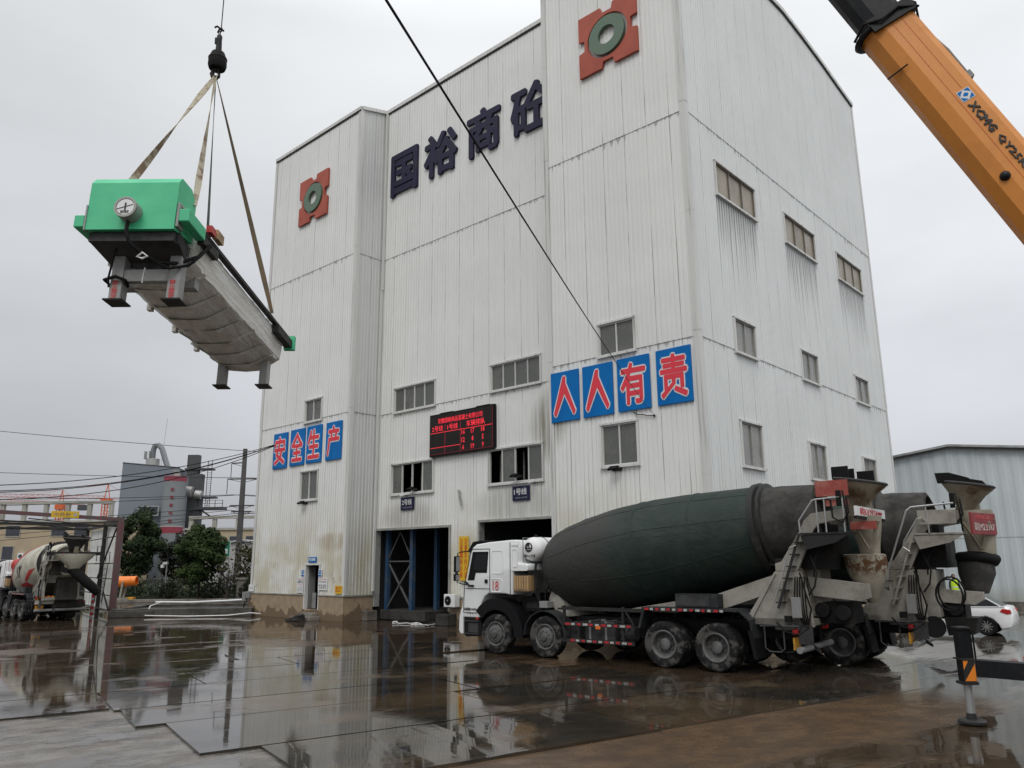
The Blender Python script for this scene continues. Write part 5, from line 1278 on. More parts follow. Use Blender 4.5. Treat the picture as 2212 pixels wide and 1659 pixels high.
# ------------------------------------------------------------------ mobile crane (its boom and outrigger reach into the picture)
HEEL, TIP = Vector((9.92, 9.72, 2.5)), Vector((-6.32, 15.0, 37.47))
BD = (TIP - HEEL).normalized(); BN = Vector((0, 0, 1)) - BD * BD.z; BN.normalize(); BS = BN.cross(BD) * -1
if BS.y > 0: BS = -BS                      # side facing the yard
crane = thing('mobile_crane', 'orange telescopic crane, boom crossing the top right corner, black outrigger at the right edge', 'crane', (0, 0, 0))
def boom_section(s0, s1, w, h, name, mat, r=.42):
    # flat top, rounded belly
    prof = []
    for a in range(0, 181, 36): prof.append((-math.cos(R_(a)) * w / 2, -h * .12 - math.sin(R_(a)) * h * .38))
    prof += [(w / 2, h * .38), (w * .42, h / 2), (-w * .42, h / 2), (-w / 2, h * .38)]
    rings = []
    for s_ in (s0, s1): rings.append([tuple(HEEL + BD * s_ + BS * x + BN * z) for x, z in prof])
    return MB().loft(rings).build(name, M[mat], crane)
boom_section(-.6, 9.36, .60, .78, 'boom_base_section', 'crane_orange')
boom_section(9.3, 16.2, .50, .66, 'boom_inner_section', 'crane_black')
boom_section(16.1, 23.0, .46, .62, 'boom_inner_section', 'crane_orange')
boom_section(22.9, 30.5, .40, .54, 'boom_inner_section', 'crane_black')
boom_section(30.4, 38.4, .34, .46, 'boom_inner_section', 'crane_orange')
m = MB()
def bp(s_, x, z): return tuple(HEEL + BD * s_ + BS * x + BN * z)
def bbox(m, s0, s1, x0, x1, z0, z1):
    P = [bp(s_, x, z) for s_ in (s0, s1) for x, z in ((x0, z0), (x1, z0), (x1, z1), (x0, z1))]
    return m.add(P, [(3, 2, 1, 0), (4, 5, 6, 7), (0, 1, 5, 4), (1, 2, 6, 5), (2, 3, 7, 6), (3, 0, 4, 7)])
bbox(m, 9.2, 9.44, -.33, .33, .375, .43); bbox(m, 9.2, 9.44, -.35, -.305, -.27, .43); bbox(m, 9.2, 9.44, .305, .35, -.27, .43)
for z in (-.42, -.47): m.tube([bp(9.32, .315 * math.cos(R_(a)), -.09 - .325 * math.sin(R_(a)) + (z + .42)) for a in range(0, 181, 15)], .035, 6)
m.build('boom_collar', M['crane_black'], crane)
m = MB(); m.tube([bp(9.5, .1, .45), bp(9.2, .33, .45), bp(9.35, .38, .2), bp(9.3, .39, -.1), bp(9.42, .34, -.32), bp(9.36, .1, -.49)], .022, 6); m.tube([bp(9.6, .2, .40), bp(9.3, .28, .48), bp(9.1, .1, .44)], .02, 6); m.build('boom_cable', M['rubber'], crane)
m = MB(); m.tube([bp(8.9, .1, .42), bp(8.4, .1, .48), bp(7.9, .1, .47), bp(7.82, .1, .40)], .02, 6); bbox(m, 7.78, 7.9, .02, .2, .38, .48); m.build('boom_rail', M['grey_steel'], crane)
m = MB(); bbox(m, 7.66, 9.3, .3005, .304, .17, .176); bbox(m, 4.5, 9.3, .3005, .304, .02, .026); m.build('weld_line', M['orange_txt'], crane)
m = MB(); m.beam(bp(8.50, .10, -.46), bp(8.44, .33, -.20), .018, .018); m.build('boom_pin', M['crane_black'], crane); m = MB(); bbox(m, 4.0, 4.4, -.3, .3, -.55, -.44); m.build('boom_bracket', M['crane_black'], crane)
m = MB(); m.ball(bp(6.15, .275, -.14), .075, 12, 8, (1, 1, 1)); m.build('boom_plug', M['crane_black'], crane, smooth=True)
BF = Matrix(((-BD.x, BN.x, BS.x), (-BD.y, BN.y, BS.y), (-BD.z, BN.z, BS.z)))
if BF.determinant() < 0: BF = Matrix(((-BD.x, BN.x, -BS.x), (-BD.y, BN.y, -BS.y), (-BD.z, BN.z, -BS.z)))
text('lettering', 'XCMG', M['letter_black'], crane, bp(7.10, .302, .14), .56, .125, face=BF, bold=.04, depth=.012)
text('lettering', 'QY25K5', M['letter_black'], crane, bp(6.38, .302, .14), .70, .115, face=BF, bold=.025, depth=.012)
m = MB(); bbox(m, 7.44, 7.63, .30, .306, .06, .25); em = m.build('maker_emblem', M['sign_white'], crane)
m = MB()
for i, j in ((0, 0), (1, 0), (0, 1), (1, 1)):
    cs, cz = 7.45 + i * .17, .07 + j * .17; di, dj = (1 if i == 0 else -1), (1 if j == 0 else -1)
    m.add([bp(cs, .308, cz), bp(cs + di * .08, .308, cz), bp(cs, .308, cz + dj * .08)], [(0, 1, 2)])
m.add([bp(7.535, .308, .11), bp(7.575, .308, .155), bp(7.535, .308, .20), bp(7.495, .308, .155)], [(0, 1, 2, 3)])
m.build('emblem_corner', M['sign_blue'], em)
# jack, outrigger beam and pad
m = MB(); m.box(7.21, 7.385, 13.26, 13.44, .66, 1.50); m.box(7.19, 7.405, 13.24, 13.46, 1.45, 1.49); jk = m.build('outrigger_jack', M['crane_black'], crane, bevel=.008)
m = MB(); m.cyl((7.298, 13.35, .08), (7.298, 13.35, .7), .062, n=16); m.build('jack_rod', M['steel'], jk, smooth=True)
m = MB(); m.lathe([(0, .21), (.035, .21), (.06, .17), (.06, .08), (.15, .07)], (7.298, 13.35, .025), (0, 0, 1), 20); m.build('jack_pad', M['dark_steel'], jk)
m = MB(); m.box(7.39, 7.42, 13.28, 13.34, .98, 1.46); m.cyl((7.44, 13.27, .98), (7.44, 13.27, 1.45), .015, n=8); m.build('jack_hose', M['rubber'], jk)
m = MB(); m.beam((7.485, 13.33, .86), (10.6, 10.15, .86), .22, .26); m.beam((8.1, 12.57, .67), (10.5, 10.2, .67), .20, .16); m.build('outrigger_beam', M['crane_black'], crane, bevel=.01)
m = MB(); m.box(7.20, 7.395, 13.232, 13.239, .66, .985); pl = m.build('hazard_plate', M['letter_black'], jk)
m = MB(); m.add([(7.205, 13.229, .67), (7.39, 13.229, .67), (7.39, 13.229, .93)], [(0, 1, 2)]); m.add([(7.205, 13.229, .84), (7.29, 13.229, .98), (7.205, 13.229, .98)], [(0, 1, 2)]); m.build('hazard_stripe', M['hazard'], pl)
m = MB(); m.box(7.18, 7.415, 13.22, 13.47, .985, 1.01); m.build('beam_collar', M['dark_steel'], jk); MB().box(7.18, 7.415, 13.22, 13.47, .61, .655).build('lower_collar', M['dark_steel'], jk)
# carrier and turret just outside the frame
def cbox(m, cx, cy, z0, z1, L, W_, ang=R_(45)):
    c, s_ = math.cos(ang), math.sin(ang); P = []
    for z in (z0, z1):
        for a, b in ((-1, -1), (1, -1), (1, 1), (-1, 1)): P.append((cx + c * a * L / 2 - s_ * b * W_ / 2, cy + s_ * a * L / 2 + c * b * W_ / 2, z))
    return m.add(P, [(3, 2, 1, 0), (4, 5, 6, 7), (0, 1, 5, 4), (1, 2, 6, 5), (2, 3, 7, 6), (3, 0, 4, 7)])
m = MB(); cbox(m, 12.3, 9.6, .9, 1.5, 9.5, 2.4); m.build('carrier', M['crane_black'], crane, bevel=.05)
m = MB(); cbox(m, 11.6, 9.0, 1.5, 3.0, 3.2, 1.9, math.atan2(BD.y, BD.x)); m.build('turret', M['crane_orange'], crane, bevel=.08)
for i, (a, b) in enumerate(((-3.6, -1.1), (-2.2, -1.1), (2.0, -1.1), (3.4, -1.1), (-3.6, 1.1), (-2.2, 1.1), (2.0, 1.1), (3.4, 1.1))):
    c, s_ = math.cos(R_(45)), math.sin(R_(45)); m = MB(); m.lathe([(-.15, .3), (-.15, .5), (.15, .5), (.15, .3)], (12.3 + c * a - s_ * b, 9.6 + s_ * a + c * b, .5), (-s_, c, 0), 24); m.build('carrier_wheel', M['tyre_dark'], crane, smooth=True)

# hook block with its rope
hk = thing('hook_block', 'black ball hook block hanging on a thin steel rope in the sky', 'hook block', (-6.35, 15.0, 13.3))
m = MB(); m.lathe([(-.20, .10), (-.20, .17), (-.12, .195), (.02, .19), (.10, .17), (.19, .135), (.20, .06)], (0, 0, 0), (0, 0, 1), 28); m.build('weight', M['rubber'], hk, smooth=True)
m = MB(); m.lathe([(.03, .198), (.05, .198)], (0, 0, 0), (0, 0, 1), 28); m.build('weight_band', M['dark_steel'], hk)
m = MB(); m.lathe([(.19, .07), (.30, .065), (.50, .055), (.60, .06), (.64, .035)], (0, 0, 0), (0, 0, 1), 14); m.box(-.09, -.04, -.03, .03, .42, .56); m.build('wedge_socket', M['crane_black'], hk, smooth=True)
m = MB(); m.tube([(-.02, 0, -.18), (-.07, 0, -.24), (-.10, 0, -.32), (-.07, 0, -.40), (-.0, 0, -.43), (.055, 0, -.39), (.07, 0, -.32)], [.035, .04, .05, .05, .045, .035, .015], 10); m.box(.02, .05, -.02, .02, -.33, -.18); m.build('hook', M['dark_steel'], hk, smooth=True)
m = MB(); m.tube([(0, 0, .6), (.02, 0, .8), (TIP.x + 6.35 + .03, TIP.y - 15.0, 24.0)], .011, 6); m.tube([(.02, 0, .62), (-.05, 0, .70), (.04, .0, .74)], .014, 6); m.build('hoist_rope', M['rubber'], hk)
m = MB(); m.tube([(-.13, .0, .83), (-.07, 0, .86), (.0, 0, .80), (.08, 0, .74)], .022, 6); m.tube([(-.05, 0, .70), (-.02, 0, .78), (.05, 0, .80)], .02, 6); m.build('rope_knot', M['rubber'], hk)

# ------------------------------------------------------------------ the machine in the air
TL = math.atan(.07)
ld = thing('wrapped_machine', 'film wrapped grey machine with a bright green housing hanging from four slings', 'machine', (0, 12.0 - 8.2 * math.sin(TL), .02), rot=(-TL, 0, 0))
m = MB(); m.loft([[(-6.98, -.10, 7.96), (-6.98, -.10, 8.82), (-6.98, .0, 8.95), (-6.98, .40, 8.97), (-6.98, .62, 8.80), (-6.98, .62, 8.05)][::1], [(-5.52, -.10, 7.96), (-5.52, -.10, 8.82), (-5.52, .0, 8.95), (-5.52, .40, 8.97), (-5.52, .62, 8.80), (-5.52, .62, 8.05)]]); hs = m.build('green_housing', M['green'], ld)
MB().box(-7.0, -6.975, -.12, .0, 7.95, 8.4).build('housing_edge', M['machine_grey'], hs)
m = MB(); m.box(-5.512, -5.47, -.08, .12, 8.02, 8.45); m.prism([(-5.512, 8.46), (-5.47, 8.46), (-5.30, 8.25), (-5.30, 8.22)], .0, .12); m.build('side_bracket', M['machine_grey'], ld)
MB().box(-5.465, -5.29, -.10, .62, 8.10, 8.33).build('rail_cap', M['green'], ld, bevel=.02); MB().box(-7.17, -7.005, -.12, .62, 8.0, 8.22).build('rail_cap', M['green'], ld, bevel=.02)
m = MB(); m.cyl((-6.25, -.30, 8.25), (-6.25, .45, 8.25), .185, n=32); dl = m.build('dial_drum', M['machine_grey'], ld, smooth=True)
m = MB(); m.lathe([(0, .145), (-.012, .14)], (-6.25, -.302, 8.25), (0, 1, 0), 32); fc = m.build('dial_face', M['sign_white'], dl)
m = MB(); m.beam((-6.38, -.318, 8.21), (-6.13, -.318, 8.29), .008); m.beam((-6.245, -.318, 8.19), (-6.245, -.318, 8.32), .02); m.box(-6.32, -6.18, -.32, -.315, 8.165, 8.18); m.build('needle', M['letter_black'], fc)
text('small_lettering', '振动电机', M['letter_black'], fc, (-6.25, -.317, 8.145), .14, .03, depth=.002)
m = MB(); m.lathe([(-.02, .185), (-.02, .15), (0, .15)], (-6.25, -.30, 8.25), (0, 1, 0), 32, cap=False); m.build('dial_bezel', M['grey_trim'], dl, smooth=True)
# belly plates and under frame, coloured dark for the shaded cavity below the housing
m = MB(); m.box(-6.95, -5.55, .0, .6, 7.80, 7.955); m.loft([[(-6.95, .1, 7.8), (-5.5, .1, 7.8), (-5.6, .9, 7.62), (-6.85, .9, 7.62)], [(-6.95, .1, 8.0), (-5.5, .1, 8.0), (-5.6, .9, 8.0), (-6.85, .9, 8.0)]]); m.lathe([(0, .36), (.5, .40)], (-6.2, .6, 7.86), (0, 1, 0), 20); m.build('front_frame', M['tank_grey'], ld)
for x in (-6.62, -5.66):
    m = MB(); m.box(x - .10, x + .10, .42, .64, 6.94, 7.98); lg = m.build('leg', M['machine_grey'], ld, bevel=.01)
    m = MB(); m.box(x - .16, x + .16, .36, .70, 6.915, 6.94); m.build('foot_plate', M['dark_steel'], lg)
    text('lettering', '禁\n止\n固\n定', M['letter_red'], lg, (x - .01, .418, 7.12), .10, .34, bold=.03, depth=.003)
    m = MB(); m.box(x - .09, x + .09, 5.32, 5.54, 6.93, 7.50); lg = m.build('leg', M['machine_grey'], ld, bevel=.01)
    m = MB(); m.box(x - .15, x + .15, 5.26, 5.60, 6.905, 6.93); m.build('foot_plate', M['dark_steel'], lg)
m = MB(); m.box(-6.55, -5.74, .45, .58, 7.28, 7.50); m.build('cross_bar', M['machine_grey'], ld, bevel=.01)
m = MB(); m.box(-6.92, -5.45, 5.30, 5.56, 7.58, 7.84); m.build('cross_bar', M['film'], ld, bevel=.02)
m = MB(); m.box(-6.85, -5.55, 1.0, 1.2, 7.4, 8.1); m.build('grey_bulkhead', M['machine_grey'], ld)
# wrapped trough
rings = []
for i in range(30):
    y = .72 + (5.72 - .72) * i / 29; j = lambda a: random.uniform(-a, a)
    pr = [(-6.98, 8.20), (-6.98, 7.66), (-6.62, 7.40), (-6.2, 7.36), (-5.85, 7.40), (-5.44, 7.66), (-5.40, 8.10), (-5.44, 8.24), (-5.7, 8.36), (-6.2, 8.40), (-6.8, 8.36)]
    rings.append([(x + j(.008), y + j(.03), z + j(.008) + (.0 if i > 1 else .06)) for x, z in pr])
MB().loft(rings).build('film_wrapped_body', M['film'], ld, smooth=True)
m = MB()
for q in range(7):
    y = 1.0 + q * .68 + random.uniform(-.05, .05)
    m.add([(-7.0, y, 7.66 + random.uniform(-.1, .1)), (-6.55, y + .05, 7.38 - random.uniform(0, .06)), (-5.9, y + random.uniform(-.05, .08), 7.36 - random.uniform(0, .05)), (-5.42, y + .05, 7.64 + random.uniform(-.06, .1)), (-5.40, y + .13, 7.66), (-5.9, y + .16, 7.37), (-6.55, y + .14, 7.39), (-7.0, y + .1, 7.7)], [(0, 1, 6, 7), (1, 2, 5, 6), (2, 3, 4, 5)])
for q in range(4): y = 1.2 + q * 1.15; m.box(-7.02, -6.93, y, y + .12, 7.56 - .01 * q, 7.68)
m.build('loose_film', M['film'], ld)
# long side rails and far end cap
m = MB(); m.box(-5.42, -5.31, .62, 5.92, 8.24, 8.30); m.box(-5.43, -5.31, .62, 1.3, 8.06, 8.22); m.box(-5.43, -5.25, 4.9, 5.98, 8.04, 8.22); m.box(-7.12, -7.0, .62, 5.9, 8.14, 8.3); m.build('side_rail', M['dark_steel'], ld)
MB().box(-5.45, -5.20, 5.98, 6.10, 8.00, 8.34).build('rail_cap', M['green'], ld); MB().box(-7.2, -6.95, 5.98, 6.10, 8.0, 8.3).build('rail_cap', M['green'], ld)
m = MB(); m.box(-5.32, -5.22, .95, 1.25, 8.33, 8.50); m.build('yellow_box', M['filter'], ld); m = MB(); m.box(-5.34, -5.24, .72, .92, 8.33, 8.46); m.build('red_valve', M['tail_red'], ld)
m = MB()
m.tube([(-6.24, -.18, 8.06), (-6.24, -.2, 7.86), (-6.18, -.15, 7.68), (-6.02, .0, 7.55), (-5.85, .2, 7.50), (-5.62, .45, 7.60), (-5.40, .7, 7.85), (-5.30, .9, 8.15)], .032, 8)
m.tube([(-5.98, .1, 7.50), (-5.7, .3, 7.44), (-5.45, .45, 7.56), (-5.34, .6, 7.8), (-5.28, .8, 8.1)], .026, 8); m.tube([(-6.45, .1, 8.0), (-6.62, .25, 7.7), (-6.72, .35, 7.3), (-6.72, .4, 7.15)], .018, 6)
m.tube([(-6.8, .38, 7.28), (-6.6, .34, 7.32), (-6.46, .4, 7.28), (-6.5, .6, 7.26), (-6.76, .6, 7.24)], .03, 6, closed=True); m.build('hose', M['rubber'], ld, smooth=True)
m = MB(); m.cyl((-6.24, -.18, 7.98), (-6.24, -.18, 8.10), .028, n=10); m.build('hose_nipple', M['steel'], ld)
m = MB(); m.tube([(-6.1, -.02, 7.50), (-6.0, -.05, 7.56), (-5.92, -.03, 7.50), (-6.0, -.04, 7.46)], .018, 6, closed=True); m.beam((-6.1, .3, 7.45), (-6.12, .3, 7.18), .04, .01); m.build('tie_rag', M['sign_white'], ld)

def sling(p, q, mat, label, w=.085, twist=(0.2, 2.6)):
    m = MB(); p, q = Vector(p), Vector(q); N = 26; d = (q - p).normalized(); a0 = d.cross(Vector((0, 1, 0))).normalized(); b0 = d.cross(a0); vs = []; fs = []
    for i in range(N + 1):
        f = i / N; th = twist[0] + (twist[1] - twist[0]) * f; a = a0 * math.cos(th) + b0 * math.sin(th); b = d.cross(a); c = p + (q - p) * f
        ww = w * (0.55 + .45 * min(1, min(f, 1 - f) * 7))
        for s1_, s2_ in ((-1, -1), (1, -1), (1, 1), (-1, 1)): vs.append(c + a * ww / 2 * s1_ + b * .006 * s2_)
    for i in range(N):
        A, B = i * 4, i * 4 + 4
        fs += [(A + k, A + (k + 1) % 4, B + (k + 1) % 4, B + k) for k in range(4)]
    fs += [(0, 1, 2, 3), (4 * N + 3, 4 * N + 2, 4 * N + 1, 4 * N)]
    m.add(vs, fs); o = m.build('lifting_sling', M[mat], None, smooth=True)
    tag(o, label, 'sling', 'webbing slings between hook and machine')
hkp = (-6.36, 15.0, 12.93)
sling(hkp, (-6.99, 12.62, 8.72), 'webbing', 'pale worn webbing sling, leftmost of four', .13, (-.7, 3.0))
sling(hkp, (-5.50, 12.55, 8.70), 'webbing', 'pale worn webbing sling going to the right edge of the green housing', .13, (.5, 2.4))
sling(hkp, (-7.03, 17.0, 7.95), 'webbing_grey', 'dark grey webbing sling, nearly vertical and thinnest', .09, (.9, 2.3))
sling(hkp, (-5.27, 16.4, 7.98), 'webbing_brown', 'brown webbing sling, rightmost of four', .12, (1.3, .1))

# ------------------------------------------------------------------ cables
def cable(name, pts, r, label, cat='cable', mat='rubber', group=None, n=6):
    m = MB()
    for p in pts: m.tube(p, r, n)
    return tag(m.build(name, M[mat]), label, cat, group)
def sag(p, q, s_, n=20):
    p, q = Vector(p), Vector(q); return [tuple(p + (q - p) * i / n - Vector((0, 0, s_ * 4 * (i / n) * (1 - i / n)))) for i in range(n + 1)]
hole = (4.66, 25.40, 7.33)
cable('overhead_cable', [sag((-.55, 3.0, 5.05), hole, .12, 24)], .0075, 'long black cable running diagonally down to the wall of the right tower')
ca = Vector((4.2, 24.9, 7.62))
t = onb('cable_anchor', 'short wire tail and anchor where the diagonal cable meets the wall', 'anchor', 16.4, -.04, 7.4)
m = MB(); m.tube([(-.35, -.02, .13), (-.2, -.03, .0), (.05, -.03, -.03), (.2, -.02, -.09), (.45, -.02, -.12)], .018, 6); m.ball((.47, -.02, -.12), .045, 8, 6); m.build('wire_tail', M['dark_steel'], t)
wl = (-12.62, 41.15, 8.75)
for i, (dz, dx, sg) in enumerate(((0, 0, 1.0), (.12, .2, .75), (-.10, -.1, 1.25), (.05, .3, .95))):
    cable('service_cable', [sag((-22.4 + dx, 26 + dx, 5.2 + dz), (wl[0], wl[1], wl[2] + dz * .3), sg, 24)], .019, ('thickest', 'topmost', 'lowest', 'second highest')[i] + ' black cable of the bundle running from the left edge to the blue 安 board', group='black cables of the bundle')

# ------------------------------------------------------------------ wash frame at the left
wf = thing('truck_wash', 'open steel truck wash frame with a white corrugated side wall and dark red beam', 'steel frame', (-20.8, 41.9, 0), math.atan2(.81, -.587))
# local x runs away along the side wall, local y runs to the left of it
m = MB(); m.box(-.16, .16, -.14, .14, 0, 5.05); m.build('red_post', M['red_primer'], wf)
m = MB(); m.beam((0, .14, 4.97), (0, 8.5, 5.35), .22, .18); m.build('red_beam', M['red_primer'], wf)
for x, z in ((4.6, 4.95), (11.2, 4.95)):
    m = MB(); m.box(x - .1, x + .1, -.1, .1, 0, z); m.build('post', M['dark_steel'], wf)
for x in (0, 11.2):
    m = MB(); m.box(x - .1, x + .1, 8.3, 8.5, 0, 4.95); m.build('post', M['dark_steel'], wf)
m = MB(); m.beam((0, 0, 4.85), (11.2, 0, 4.85), .12, .16); m.beam((11.2, 0, 4.85), (11.2, 8.4, 4.9), .1, .14); m.beam((5.6, 0, 4.85), (5.6, 8.4, 4.95), .1, .12); m.beam((0, .15, 4.6), (0, 8.5, 4.9), .06, .08)
for x in (0, 5.6): m.beam((x, 0, 4.85), (x + 5.6, 4.2, 4.88), .05); m.beam((x, 8.4, 4.88), (x + 5.6, 4.2, 4.88), .05); m.beam((x, 4.2, 4.92), (x + 5.6, 0, 4.85), .05)
for z in (4.1, 2.7, 1.9, 1.05, .3): m.beam((0, .1, z), (11.2, .1, z), .05)
m.beam((.1, .16, 4.5), (4.6, .16, 1.9), .07); m.beam((.1, .16, .35), (2.2, .16, 1.2), .07)
m.build('brace', M['dark_steel'], wf)
m = MB(); bpx = [i * .12 for i in range(94)]
vs = []; fs = []
for i, x in enumerate(bpx):
    o = -.18 - (.02 if i % 2 else 0); vs += [(x, o, .25), (x, o, 4.75)]
for i in range(len(bpx) - 1): a = i * 2; fs.append((a, a + 2, a + 3, a + 1))
m.add(vs, fs); m.build('corrugated_side_wall', M['shed_wall'] if 'shed_wall' in M else dirty('shed_sheet_white', (.74, .76, .73), (.5, .5, .46), .5, 1.0, .45, .7, sc=(2, 2, .4)), wf)
m = MB(); m.beam((0, 9, 1.2), (0, 9.02, 1.2), .01); 
t = thing('wash_banner', 'small yellow banner with brown characters hung on the dark red beam', 'banner', (-22.9, 40.3, 5.14), math.atan2(-.587 * 1, -.81) + PI)
MB().box(-.62, .62, -.15, -.13, -.15, .17).build('cloth', M['yellow_sign'], t); text('lettering', '冲洗台', M['filter'], t, (-.15, -.152, .01), .78, .2, bold=.02, depth=.004)
MB().lathe([(0, .09), (.006, .09)], (.45, -.158, .01), (0, 1, 0), 16).build('round_mark', M['strip_white'], t)
t = thing('striped_post', 'red and white striped guard post at the wash frame', 'post', (-21.75, 41.7, 0))
m = MB(); m.cyl((0, 0, 0), (0, 0, 1.6), .07, n=12); m.build('post', M['strip_white'], t)
for i in range(5): m = MB(); m.cyl((0, 0, .1 + i * .3), (0, 0, .25 + i * .3), .074, n=12); m.build('red_band', M['strip_red'], t)

# ------------------------------------------------------------------ basin, pipes, fog cannon
t = thing('concrete_basin', 'low dark concrete settling basin left of the building', 'basin', (-17.0, 43.6, 0), R_(4))
m = MB(); m.box(-3.6, 3.4, -2.3, -2.1, 0, .42); m.box(-3.6, 3.4, 1.9, 2.1, 0, .42); m.box(-3.6, -3.4, -2.1, 1.9, 0, .42); m.box(3.2, 3.4, -2.1, 1.9, 0, .42); m.build('rim_wall', M['basin'], t, bevel=.02)
MB().box(-3.4, 3.2, -2.1, 1.9, .01, .3).build('sludge', M['cement_grey'], t)
t = thing('white_pipe', 'long white pipe lying over the basin', 'pipe', (0, 0, 0))
m = MB(); m.tube([(-19.6, 44.2, .62), (-17.6, 44.0, .60), (-15.5, 43.6, .68), (-14.3, 43.3, .75), (-13.6, 42.6, .80), (-13.0, 42.0, .55), (-12.7, 41.7, .2)], .05, 8); m.build('pipe', M['sign_white'], t, smooth=True)
t = thing('thin_pipe', 'thin white pipe lying on the ground before the basin', 'pipe', (0, 0, 0))
m = MB(); m.tube([(-19.2, 44.0, .62), (-19.1, 42.5, .5), (-18.7, 41.1, .10), (-16.5, 40.9, .06), (-14.5, 41.0, .08), (-13.4, 41.2, .18), (-12.8, 41.5, .1)], .028, 8); m.build('pipe', M['sign_white'], t, smooth=True)
t = thing('kerb_block', 'low concrete kerb in front of the wash frame', 'kerb', (-19.6, 41.2, 0), R_(5)); MB().box(-.9, 1.3, -.15, .15, 0, .34).build('kerb', M['basin'], t, bevel=.03)
fc = thing('fog_cannon', 'bright orange fog cannon on a white stand behind the wash frame', 'fog cannon', (-28.1, 58, 0), R_(4))
m = MB(); m.lathe([(-.85, .46), (-.83, .50), (-.6, .40), (.5, .33), (.85, .33), (.87, .28)], (0, 0, 1.45), (1, 0, .06), 28, cap=False); m.lathe([(.5, .345), (.56, .345)], (0, 0, 1.45), (1, 0, .06), 28); m.build('barrel', M['fan_orange'], fc, smooth=True)
m = MB(); m.lathe([(-.80, .44), (-.78, .0001)], (0, 0, 1.45), (1, 0, .06), 28, cap=False); m.build('fan_guard', M['hazard'], fc)
m = MB(); m.beam((-.1, -.3, 0.2), (.05, -.38, 1.45), .12); m.beam((-.1, .3, 0.2), (.05, .38, 1.45), .12); m.box(-.5, .5, -.4, .4, .1, .3); m.box(-.9, -.5, -.25, .15, 0, .95); m.build('stand', M['mixer_white'], fc)
m = MB(); m.box(.3, .8, -.3, .3, .0, .35); m.build('pump_base', M['plate_yellow'], fc)

# ------------------------------------------------------------------ solar lamp, fence, gate posts
sl_ = thing('solar_lamp', 'grey pole with a solar panel and small white camera boxes between the trees', 'lamp pole', (-25.7, 59.3, 0))
m = MB(); m.tube([(0, 0, 0), (0, 0, 2.6), (.0, 0, 3.0)], .05, 8); m.build('pole', M['grey_steel'], sl_)
m = MB(); m.add([(-.45, -.3, 2.95), (.35, -.3, 3.15), (.35, .3, 3.15), (-.45, .3, 2.95), (-.45, -.3, 2.91), (.35, -.3, 3.11), (.35, .3, 3.11), (-.45, .3, 2.91)], [(0, 1, 2, 3), (7, 6, 5, 4), (0, 4, 5, 1), (1, 5, 6, 2), (2, 6, 7, 3), (3, 7, 4, 0)]); m.build('solar_panel', M['fender'], sl_)
m = MB(); m.box(-.3, .05, -.12, .12, 2.62, 2.82); m.box(-.42, -.2, -.1, .1, 2.38, 2.6); m.build('camera_box', M['sign_white'], sl_, bevel=.02)
fn = thing('site_fence', 'dark bar fence behind the basin with stone pillars', 'fence', (0, 60, 0))
for i, x in enumerate((-38, -34, -30, -26, -22, -18, -14)):
    m = MB(); m.box(x - .05, x + .05, -.05, .05, 0, 1.6); m.build('post', M['dark_steel'], fn)
m = MB(); m.box(-40, -12, -.02, .02, 1.42, 1.48); m.box(-40, -12, -.02, .02, .22, .28)
for i in range(186): x = -39.9 + i * .15; m.box(x - .012, x + .012, -.012, .012, .1, 1.55)
m.build('bars', M['dark_steel'], fn)
t = thing('gate_pillar', 'grey stone pillar with a cap standing in the fence', 'pillar', (-20.2, 59.7, 0)); m = MB(); m.box(-.28, .28, -.28, .28, 0, 1.45); m.box(-.36, .36, -.36, .36, 1.45, 1.6); m.build('pillar', M['concrete'], t, bevel=.02)
t = thing('planting_kerb', 'low kerb of the planting strip behind the basin', 'kerb', (-24, 57.2, 0)); MB().box(-14, 11, -.15, .15, 0, .22).build('kerb', M['concrete'], t, bevel=.03)
o = MB().box(-60, 10, 61, 84, -.2, .06).build('terrain', M['leaf_far']); o['kind'] = 'structure'

